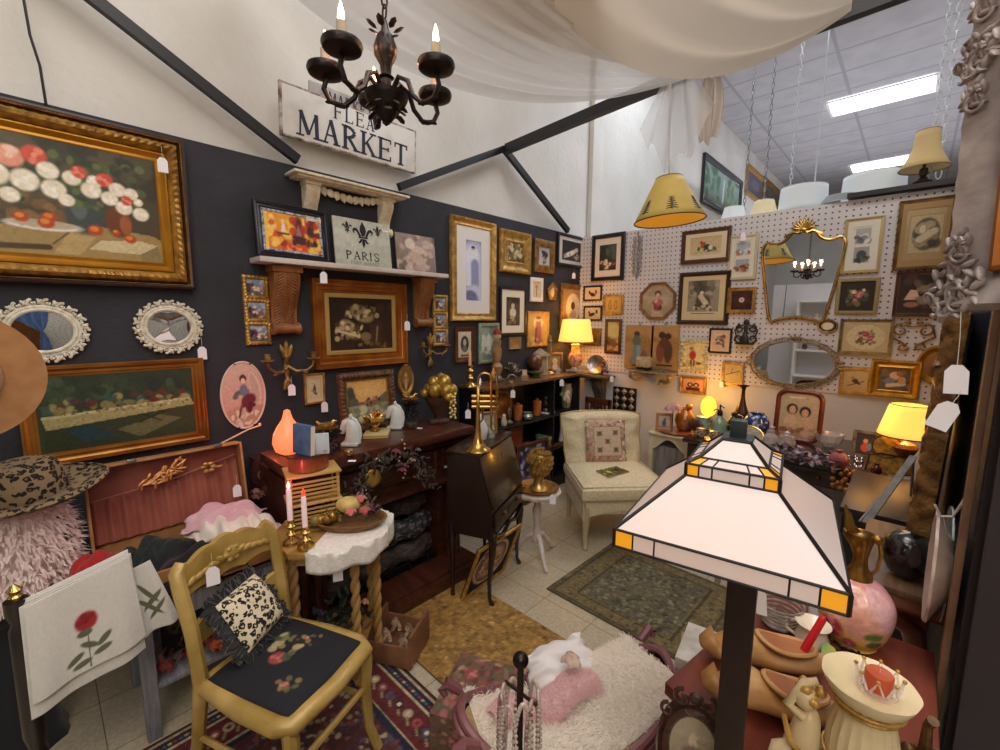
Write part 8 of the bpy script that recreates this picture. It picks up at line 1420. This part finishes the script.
for k,a in enumerate([math.radians(q) for q in(234,286,22,83,160)]):
    ca,sa=cos(a),sin(a); L=lambda r,z:(r*ca,r*sa,z); arm=MB(); arm.tube([L(.02,2.22),L(.04,2.25),L(.07,2.235),L(.085,2.195),L(.115,2.17),L(.15,2.18),L(.165,2.21),L(RAD,2.235)],[.007]*8,8); arm.m=tr(L(.12,2.172))@rot('Z',a); arm.ball((0,0,0),(.022,.009,.007),6,4); arm.ball((.03,0,.006),(.014,.007,.005),6,4); ao=arm.build('arm',IR,t)
    MB().at(tr(L(RAD,2.235))).lathe([(.008,0),(.03,.004),(.046,.012),(.05,.022),(.048,.03),(.04,.026),(0,.02)],n=26).build('drip_cup',IR,ao)
    MB().at(tr(L(RAD,2.26))).lathe([(.013,0),(.0125,.05),(.0,.05)],n=16).build('candle_sleeve',mat('candle_sleeve','#b5a890',.6),ao)
    MB().at(tr(L(RAD,2.308))).lathe([(.004,0),(.0085,.012),(.007,.028),(.002,.045),(0,.05)],n=12).build('flame_bulb',mat('flame_warm','#ffd8b0',.3,emit=14,ec='#ffc890'),ao); point(cc+V(L(RAD+.0,2.335))+V((0,0,.03)),.5,'#ffb080',.015)
b=MB(); [(setattr(b,'m',tr(0,0,2.42+.028*i)@rot('Z',(i%2)*PI/2)),b.tube([(.009*cos(q),0,.019*sin(q)) for q in [j*PI/4 for j in range(8)]],.0028,5,closed=True)) for i in range(40)]; b.m=MX.Identity(4); b.build('chain',IR,t)
# ---- drapes
DRW=drapem('sheer_white_voile','#dcdad8',.82); DRC=drapem('cream_voile','#cdc2b2',.93)
def swag(label,S0,S1,G,sag0,sag1,amp,m,nu=90,nv=110,seed=1,gw=.03,folds=9,G1=None):
    r=random.Random(seed); ks=[(r.uniform(.6,1.4)*folds,r.random()*6,r.uniform(.4,1)) for _ in range(4)]
    def f(u,v):
        S=S0.lerp(S1,v); E=(G.lerp(G1,v) if G1 else G+V((0,0,gw*(v-.5)*2))); p=S.lerp(E,u); w=sum(a*sin(k*2*PI*v*.5+o+1.2*u) for k,o,a in ks)/3; q=sag0+(sag1-sag0)*v
        p.z-=q*4*u*(1-u)*(1-.25*u)+ amp*w*(1-u)**.5*(.3+.7*sin(PI*min(1,u+.1))); p.x+=amp*.6*w*(1-u); p.y+=amp*.5*sin(w*2)*(1-u); return p
    return tag(MB().grid(f,nu,nv).build('ceiling_drape',m,smooth=80),label,'drape','white voile drapes overhead')
G1v=PZ(690,70,2.975)+V((0,0,-.01)); G2v=PZ(852,3,3.0)
swag('sheer white voile drape fanning from the upper left wall to a knot on the beam',V((-2.55,.9,3.35)),V((-1.5,.7,3.5)),G1v,.42,.36,.05,DRW,seed=4,folds=12)
swag('taupe voile drape running above the white one to the beam knot',V((-1.95,.9,3.35)),V((-1.15,.75,3.55)),G1v+V((.02,0,.03)),.22,.30,.05,drapem('taupe_sheer','#b8a88e',.75),seed=9,folds=9)
swag('cream voile swag sagging low between the beam ends at top centre',V((-1.55,1.55,3.35)),V((-.55,1.2,3.2)),G2v,.52,.18,.06,DRC,seed=7,folds=7)
def tail(u,v):
    w=.16; x=-.5+u; k=sin(u*22)*.018+sin(u*9+1)*.02; ln=.50*(1-.55*abs(2*u-1.0)**1.5)+.05*sin(u*19)
    p=PZ(690,70,2.975)+V((-.30+.38*u*(.3+.7*v) if 0 else (x*.44*(.35+.65*v)-.06),k*(.4+v)-.03,-.01-ln*v)); return p
tag(MB().grid(tail,70,30).build('voile_tail',drapem('thin_voile','#dcdcde',.42),smooth=80),'thin frayed white voile tail hanging from the knot on the beam','drape')
def tail2(u,v): p=PZ(706,76,2.97); return p+V((.03+(u-.5)*.13*(.6+.5*sin(v*3)),.02*sin(u*15)+.0,-.36*v+.02*sin(u*9)))
tag(MB().grid(tail2,40,30).build('voile_tail',drapem('taupe_voile','#bfae98',.8),smooth=80),'gathered taupe voile end bunched right of the beam knot','drape')
# ---- price tags on strings
for (x,y,X_,s,l) in ((161,146,XL+.09,1,'white tag on the gilt frame of the big flower painting'),(201,337,XL+.03,1,'white tag beside the right oval mirror'),(193,448,XL+.06,1,'white tag hanging below the long gold-framed picture'),(291,376,XL+.06,1,'white tag on the left candle sconce'),(324,394,XL+.03,1,'white tag by the small gold-framed engraving'),(323,263,XL+.15,1,'white tag hanging under the white wall shelf'),(407,314,XL+.05,1,'white tag at the right edge of the red-gilt still life'),(236,475,-2.25,.9,'white tag on the gold pin inside the suitcase lid'),(359,478,-1.98,1,'white tag hanging from the dried rose swag'),(337,555,-1.6,1,'white tag hanging under the octagonal table'),(468,402,-2.0,.9,'white tag hanging between gold fruit and trumpet'),(574,268,XL+.04,.9,'white tag under the reclining figure print'),(513,384,-2.33,1,'white tag hanging from the bookcase top, left one'),(562,374,-2.33,1,'white tag hanging from the bookcase top near the painted lamp'),(553,487,-1.55,1,'white tag hanging off the white pedestal table'),(211,553,-1.6,1,'white tag hanging behind the gold chair crest')):
    price_tag(PX(x,y,X_),s=s,label=l,drop=.045)
for (x,y,Y_,s,l) in ((744,226,3.98,1,'white tag on the slim champagne frame'),(722,376,3.98,.8,'tiny tag hanging by the twig drawing'),(612,371,3.82,.9,'white tag hanging from the grey corner shelf'),(793,398,3.84,.9,'string tag over the ladies portrait')):
    price_tag(PY(x,y,Y_),s=s,label=l,drop=.045)
price_tag(PY(961,312,1.12),s=.82,label='large white blank tag on a long string under the silvered mirror, upper one',drop=.09,ang=-.05,yaw=.05); price_tag(PY(961,391,1.1),s=.82,label='large white blank tag below the first, tilted, under the silvered mirror',drop=.02,ang=.35,yaw=.05)
price_tag(PY(756,575,.95),s=.9,label='white translucent tag hanging beside the lamp post over the rear clog',drop=.02,ang=-.1,yaw=.1)
# ================================================================ small things on bookcase and shelves
TZB=1.062; FS=1.55
def bk(x,y,z=TZB): 
    p=PZ(x,y,z); return V((max(XL+.06,min(p.x,BX+BD-.04)),p.y,z))
def fig(p,label,name,cat,prof,m,n=20,extra=None,group=None,pn='body'):
    t=thing(name,label,cat,tr(p)@scl(FS),group); MB().lathe(prof,n=n).build(pn,m,t)
    if extra: extra(t)
    return t
TANW=mat('tan_candle','#b59a6a',.5); DKB=mat('dark_resin','#2f2622',.45,c2='#5a4a3c',sc=30); IVR=mat('ivory_resin','#cfc2a4',.45,c2='#a89674',sc=24); TER=mat('terracotta_glaze','#9a5428',.3,c2='#b86a34',sc=10,coat=.3)
p=bk(470,387); brass_cs(p,.17,'bulbous brass candlestick with a tan candle at the near end of the bookcase top',r=.055); taper(p+V((0,0,.169)),.11,.011,'tan taper candle in the bulbous brass candlestick',None,col='#b59a6a')
p=bk(486,379); fig(p,'tall turned wooden candlestick topped by a red-capped Santa head, on the bookcase','candlestick','candlestick',[(.03,0),(.032,.01),(.018,.03),(.03,.06),(.032,.08),(.016,.1),(.024,.13),(.026,.17),(.018,.19),(.024,.21),(.02,.225)],mat('carved_brown','#7a5a34',.45,c2='#a8814e',sc=20),extra=lambda t:(MB().ball((0,0,.245),(.022,.022,.024)).build('head',IVR,t),MB().lathe([(.024,.255),(.022,.27),(.01,.285),(0,.29)],n=16).build('red_cap',mat('red_cap','#8a2018',.6),t)))
fig(bk(493,381),'small amber glass teardrop ornament right of the red-capped candlestick','ornament','ornament',[(.012,0),(.02,.015),(.018,.04),(.006,.07),(0,.085)],mat('amber_drop','#c98a2c',.15,coat=.5))
t=thing('metal_star','dark pewter and brown poinsettia-shaped metal ornament on the bookcase','ornament',tr(bk(502,377)+V((0,0,.05)))@scl(1.6)); b=MB()
for k in range(14): b.m=rot('Z',k*.9)@rot('Y',-.2-.09*k); b.ball((.032,0,0),(.032,.011,.004),6,4)
b.build('leaves',mat('pewter_brown','#5f5348',.35,.5,c2='#a8988a',sc=30),t)
t=thing('globe_ornament','round dark brown sphere on a small stand on the bookcase','ornament',tr(bk(516,373))@scl(1.5)); MB().lathe([(.03,0),(.032,.006),(.01,.02),(.012,.04)],n=18).build('stand',BRASSD,t); MB().ball((0,0,.088),.05,20,14).build('sphere',mat('brown_sphere','#4a2c1c',.3,c2='#6b4028',sc=9,coat=.3),t)
a_=uv('L',514,343); t=thing('framed_picture','small silver-gold framed mirror-like picture on the wall behind the brown sphere','picture',wallM('L',a_[0],a_[1],.004)); frame(.16,.11,.022,.016,'scoop',mat('silver_gilt3','#9a8a60',.4,.5),t); MB().box((0,0,.006),(.12,.07,.004)).build('picture',mat('dim_brown_picture','#8a6238',.3,c2='#b88c50',sc=9),t)
t=thing('horn_ring','little curled brown horn ornament at the front edge of the bookcase top','ornament',tr(bk(513,383)+V((0,0,.035)))@scl(1.2)@rot('X',PI/2)@rot('Y',.6)); b=MB(); b.tube([(.028*cos(q),.028*sin(q),0) for q in [k*5/12 for k in range(13)]],[.004+.0006*k for k in range(13)],8); b.build('horn',mat('brown_horn','#6b5038',.35,c2='#a8906a',sc=20),t)
t=thing('shrine_figurine','ivory arched niche with columns and a small robed figure inside, on the bookcase','figurine',tr(bk(529,373))@rot('Z',.9)@scl(1.6)); b=MB(); b.box((0,0,.006),(.09,.05,.012)); [b.tube([(s_*.036,-.015,.01),(s_*.036,-.015,.11)],.007,8) for s_ in(-1,1)]; b.box((0,.015,.06),(.08,.01,.11)); b.prism([(-.05,-.0),(.05,0)],0,0) if 0 else b.loft([[(x,y,z) for x,z in((-.05,.11),(.05,.11),(.05,.12),(0,.155),(-.05,.12))] for y in(-.025,.022)]); b.build('niche',IVR,t); MB().lathe([(.018,.012),(.02,.03),(.012,.06),(.009,.075),(.011,.085),(0,.095)],(0,-.003,0),n=14).build('figure',mat('muted_robe','#7a4a3c',.5,c2='#b8a890',sc=50),t)
t=thing('photo_frame','small carved frame with a haloed saint, standing beside the ivory niche','photo frame',tr(bk(544,371))@scl(1.5)@rot('Z',1.0)@rot('X',PI/2-.1)@tr(0,.065,0)); frame(.11,.13,.018,.012,'flat',mat('grey_gilt','#8a7a5c',.45,.4,c2='#5f4a34',sc=30),t); canvas('picture',.074,.094,[('bg','#8a8a6c','#7a5a44'),('e',.5,.4,.26,.22,'#d8cfae'),('e',.5,.42,.13,.13,'#c09a78'),('e',.5,.8,.3,.25,'#c8c0aa')],20,t,.003)
fig(bk(536,377),'shallow dark green footed bowl at the front of the bookcase top','bowl','bowl',[(.02,0),(.024,.004),(.012,.012),(.045,.026),(.05,.032),(.044,.03),(0,.018)],mat('dark_green_glaze','#3c4a34',.25,c2='#5a6a48',sc=14,coat=.4),pn='bowl')
t=thing('trinket_box','tiny tan box with a paper label standing on the bookcase front edge','box',tr(bk(525,381))@rot('Z',.8)@scl(1.4)); MB().box((0,0,.018),(.045,.03,.035),.003).build('body',mat('tan_box','#8f7a4c',.6),t); MB().box((0,-.004,.052),(.028,.002,.034)).build('paper_label',mat('aged_label','#cbb68c',.8),t)
p=bk(549,374); fig(p,'tall slim brass and bone candlestick next to the painted lamp','candlestick','candlestick',[(.035,0),(.036,.006),(.012,.02),(.018,.035),(.01,.05),(.014,.09),(.01,.11),(.015,.16),(.012,.2),(.018,.205),(.012,.21),(.008,.24),(0,.24)],mat('bone_brass','#a89468',.35,.5,c2='#7a6238',sc=16))
p=bk(566,371); p.x=XL+.185; t=thing('table_lamp','lit lamp with a pleated yellow shade and painted vase body, corner of the bookcase','lamp',tr(p)@scl(1.32)); b=MB(); b.box((0,0,.012),(.11,.09,.012),.004); [b.ball((x,y,.004),.01,6,4) for x in(-.045,.045) for y in(-.035,.035)]; b.lathe([(.035,.018),(.03,.03),(.022,.04)],n=20); b.build('base',mat('cream_marble','#c9bfae',.3,c2='#a89c88',sc=10),t)
pv=[(.022,.04),(.03,.045),(.05,.07),(.058,.10),(.05,.135),(.032,.165),(.03,.2),(.036,.21),(.02,.215)]
def vf(u,v): k=v*(len(pv)-1); j=min(int(k),len(pv)-2); f=k-j; r=pv[j][0]*(1-f)+pv[j+1][0]*f; z=pv[j][1]*(1-f)+pv[j+1][1]*f; return (r*cos(2*PI*u),r*sin(2*PI*u),z)
canvas('painted_vase',1,.6,[('bg','#d8b884','#d8a888'),bl(['#a8382c','#e8d8b0','#c8584a','#d8c090'],90,.05,(0,.3,1,.95)),('b',0,0,1,.3,30,.05,['#b8a878','#d8cba0'])],60,t,fn=vf,material=vcol(.25,coat=.5))
s_=shade(t,.23,.40,.13,.10,mat('lit_pleated','#e8c878',.7,emit=1.15,ec='#ffc055'),mat('gold_piping','#a8935c',.7),n=10); point(p+V((0,0,.41)),6,'#ffb050',.05); point(p+V((.04,-.18,.5)),1.5,'#ffb050',.05)
b=MB(); b.tube([(0,0,.21),(0,0,.4)],.004,6); b.build('rod',BRASSD,t); FS=1.2
fig(bk(558,375),'small clear glass jar at the foot of the painted lamp','jar','jar',[(.018,0),(.02,.004),(.02,.045),(.014,.052),(.016,.06),(0,.06)],MATS['clear_glass'],pn='glass')
fig(bk(480,384),'little silver bell-shaped ornament near the bulbous brass candlestick','ornament','ornament',[(.02,0),(.016,.02),(.008,.035),(.004,.05),(0,.052)],mat('silver','#c8c8cc',.2,1))
t=thing('fish_figurine','grey-brown fish-tail shaped carving on the bookcase front','figurine',tr(bk(497,384))@rot('Z',.9)@scl(1.4)); b=MB(); b.tube([(-.05,0,.012),(-.02,0,.02),(.02,0,.022),(.05,0,.03)],[.004,.014,.013,.004],8); b.prism([(.045,.0),(.08,.03),(.07,0),(.08,-.03)],.025,.03); b.build('body',DKB,t)
# shelf two (z .70) and three (z .38)
Z2=.711; Z3=.391; FS=1.12
def b2(x,Y_,z=Z2,off=.16): p=PX(x,410,BX+off); return V((BX+off,p.y,z))
t=thing('carved_plaque','big round orange-brown carved plaque standing at the back of the middle shelf','plaque',tr(b2(503,0,off=.06))@MX(((0,0,1,0),(1,0,0,0),(0,1,0,0),(0,0,0,1)))@rot('X',-.12)@tr(0,.135,0)); b=MB(); b.lathe([(0,.02),(.09,.018),(.1,.01),(.125,.016),(.135,.0)],n=32,fn=lambda a,z:1+.03*sin(8*a)); b.build('plaque',mat('orange_wood','#a05f28',.4,c2='#7a4418',sc=12,coat=.2),t)
for x,l in ((518,'orange-brown lidded jar on the middle shelf, left one'),(537,'orange-brown lidded jar on the middle shelf, right one by the dark figurine')):
    fig(b2(x,0),l,'lidded_jar','jar',[(.03,0),(.033,.01),(.036,.08),(.034,.1),(.038,.105),(.036,.118),(.012,.125),(.014,.135),(0,.14)],TER,group='terracotta lidded jars')
fig(b2(509,0,off=.2),'grey metal ring-topped knocker ornament on the middle shelf','ornament','ornament',[(.03,0),(.032,.01),(.015,.03),(.022,.07),(.016,.1),(.008,.12),(0,.13)],mat('pewter','#7a6f5a',.35,.7))
fig(b2(528,0,off=.22),'squat green-silver glass bowl between the two terracotta jars','bowl','bowl',[(.018,0),(.035,.01),(.042,.03),(.032,.05),(.036,.058),(0,.05)],mat('green_mercury','#7a8a74',.2,.5,c2='#a8b0a0',sc=30))
fig(b2(547,0,off=.17)+V((0,0,.014)),'dark bronze cherub group figurine on a white block','figurine','figurine',[(.03,0),(.035,.02),(.022,.04),(.034,.07),(.026,.1),(.034,.12),(.016,.15),(.018,.17),(0,.185)],mat('dark_bronze_fig','#3a332c',.35,.5,c2='#7a6f60',sc=40,bump=.8,bsc=60))
tag(MB().box((0,0,.006),(.10,.13,.012),.003).build('white_block',mat('china_white','#dcd6d4',.25,coat=.3),M=tr(b2(547,0,off=.17)-V((0,0,0)))),'thin white marble block under the dark bronze figurine','base')
fig(b2(504,0,off=.21),'plain white paper-wrapped figurine at the near end of the middle shelf','figurine','figurine',[(.02,0),(.024,.03),(.014,.06),(.016,.075),(0,.09)],IVR)
t=fig(b2(566,0,off=.15),'fluted white shell-like vase on the right of the middle shelf','vase','vase',[(.03,0),(.035,.01),(.045,.08),(.05,.16),(.04,.2),(.046,.22),(0,.2)],mat('fluted_white','#a8a294',.4),n=36)
t=thing('silk_flower','big white daisy-like silk flowers with green leaves in front of the fluted vase','flowers',tr(b2(566,0,off=.24)+V((0,0,.13)))); b=MB()
for (dy,dz) in ((0,0),(.035,.03),(.04,-.03)):
    for k in range(9): b.m=tr(.0,dy,dz)@rot('X',k*.7)@rot('Z',.3); b.ball((.0,.026,0),(.004,.02,.008),6,4)
b.build('white_petals',mat('white_petal','#dedccb',.7),t); leafy(t,(-.01,-.03,.02),(.01,.03,.02),12,mat('bright_leaf','#3f8a3c',.5),.04); MB().tube([(0,0,-.13),(0,.01,0)],.003,5).build('stem',DG,t)
fig(b2(563,0,Z3,.17),'tall pale blue-white vase on the lower right shelf','vase','vase',[(.035,0),(.03,.03),(.022,.1),(.03,.2),(.034,.24),(.025,.25)],mat('china_white','#dcd6d4',.25))
t=thing('wooden_box','red-brown wooden keepsake box on the lower shelf of the bookcase','box',tr(b2(528,0,Z3,.18))); MB().box((0,0,.035),(.12,.17,.066),.004).build('body',mat('redwood_box','#8a4420',.4,c2='#a85c30',sc=6,stretch=(1,6,1)),t); MB().box((0,0,.074),(.125,.175,.014),.004).build('lid',MATS['redwood_box'],t)
t=thing('round_box','sage green round lidded hat box on the lower shelf','box',tr(b2(545,0,Z3,.17))); MB().lathe([(.078,0),(.08,.004),(.08,.085),(.0,.085)],n=32).build('body',mat('sage_box','#6a7a54',.6,c2='#7f8f66',sc=20),t); MB().lathe([(.084,.08),(.084,.105),(.08,.11),(0,.11)],n=32).build('lid',MATS['sage_box'],t)
t=thing('wooden_panel_box','upright dark reddish book-like case at the near end of the lower shelf','box',tr(b2(514,0,Z3,.1))); MB().box((0,0,.12),(.05,.2,.24),.003).build('case',mat('maroon_case','#4a2418',.5,c2='#6b3a28',sc=9),t); MB().box((.027,0,.12),(.004,.15,.18)).build('panel',WOODM,t)
FS=1
# corner shelf: silver plate and dried flowers; wall shelf: little casket
cx=PY(594,365,YB-.1).x; ZS=uv('B',600,375)[1]+.013
t=thing('silver_plate','round silvered plate propped upright on the grey corner shelf','plate',tr(cx,YB-.06,ZS)@rot('Z',.3)@rot('X',PI/2-.15)@tr(0,.10,0)); b=MB(); b.lathe([(0,.004),(.06,.004),(.07,.01),(.098,.016),(.1,.013),(.07,.0),(0,0)],n=36,fn=lambda a,z:1+.015*sin(16*a)); b.build('plate',mat('dim_silver','#8f8c90',.25,.9,c2='#b8b4b4',sc=9),t)
t=thing('dried_flower_bunch','brown and dusty-pink dried flowers beside the silver plate in the corner','flowers',tr(cx+.10,YB-.09,ZS)); flowers(t,[(0,0,.1),(.03,.0,.06),(-.02,-.01,.05),(.02,-.02,.14),(.04,-.02,.02)],['#8a5f4c','#b89080','#6a4436'],.032); leafy(t,(.01,0,.07),(.05,.02,.05),24,mat('brown_leaf','#5a4030',.8),.04); MB().tube([(0,0,0),(0,0,.1)],.004,5).build('stems',mat('twig','#2b1c14',.8),t)
zz=uv('B',653,372,.08)[1]+.009; xx=PY(644,366,YB-.09).x
t=thing('jewelry_casket','ivory painted little casket with curved lid on black feet, on the silvered scroll shelf','box',tr(xx,YB-.09,zz)); b=MB(); b.box((0,0,.022),(.12,.08,.02),.004); b.build('black_feet',BLACK,t); MB().box((0,0,.065),(.125,.085,.065),.008).build('body',mat('ivory_casket','#c4b69a',.4,c2='#a08c6c',sc=40),t); b=MB(); b.loft([[(x,.042*cos(q),.098+.035*sin(q)) for q in [PI*k/8 for k in range(9)]] for x in(-.062,.062)]); b.build('lid',MATS['ivory_casket'],t)
t=thing('silver_dish','tiny silver dish on the right end of the silvered scroll shelf','dish',tr(xx+.17,YB-.09,zz)); MB().lathe([(.02,0),(.035,.008),(.034,.01),(0,.004)],n=20).build('dish',mat('silver','#c8c8cc',.2,1),t)
t=thing('quilted_panel','black wall panel with a raised silver-tan diamond lattice, below the corner shelf','panel',wallM('B',PY(625,402,YB).x,PY(625,402,YB).z,.006)); MB().box((0,0,.008),(.25,.30,.016),.003).build('board',BLACK,t); b=MB()
for i in range(3):
    for j in range(4): b.m=tr(-.08+.08*i,-.11+.073*j,.02); b.add([(-.034,0,0),(0,-.034,0),(.034,0,0),(0,.034,0),(0,0,.012)],[(0,1,4),(1,2,4),(2,3,4),(3,0,4)])
b.build('diamonds',mat('silver_tan','#8a7c68',.4,.4,c2='#b8ac94',sc=40),t,smooth=0)
t=thing('wooden_panel_chair','low dark-brown carved wooden chair back standing behind the cream chair','chair',tr(PY(598,405,3.85).x,3.85,0)); b=MB(); [b.box((s_*.13,0,.4),(.03,.03,.8),.004) for s_ in(-1,1)]; b.box((0,0,.77),(.29,.03,.06),.006); b.box((0,0,.45),(.26,.03,.05)); b.build('back_frame',WOODB,t); b=MB(); [b.box((-.08+.04*k,0,.6),(.012,.015,.3)) for k in range(5)]; b.build('slats',WOODB,t); b=MB(); b.box((0,-.12,.40),(.28,.26,.04),.006); b.build('seat',WOODB,t)
for s_ in(-1,1): MB().box((s_*.12,-.23,.19),(.03,.03,.38)).build('leg',WOODB,t)
# stock across the aisle that the mirrors pick up
t=thing('display_shelf','white shelf unit behind the viewer, seen only in the mirrors','shelf',tr(-.4,-2.4,0)); b=MB(); [b.box((0,0,z),(2.6,.3,.03)) for z in(.5,1.0,1.5,1.95)]; [b.box((x,0,1),(.03,.3,1.95)) for x in(-1.3,0,1.3)]; b.build('shelves',WHITE,t)
for i in range(18): fig(V((-1.55+.135*i,-2.4,1.516 if i%2 else 1.016)),'dark vase on the shelf behind the viewer, seen only in mirrors','vase','vase',[(.03,0),(.05,.05),(.03,.12),(.02,.16),(.03,.2),(0,.2)],[DKB,IVR,TER,MATS['pewter']][i%4],n=12,group='vases behind the viewer')
t=thing('blue_curtain','deep blue cloth hanging across the aisle, reflected in the left oval mirror','curtain',tr(1.95,-.1,0)); MB().grid(lambda u,v:(.03*sin(u*40),-.6+.9*u,.3+1.6*v),60,4).build('cloth',mat('blue_cloth','#1c2c60',.8),t)
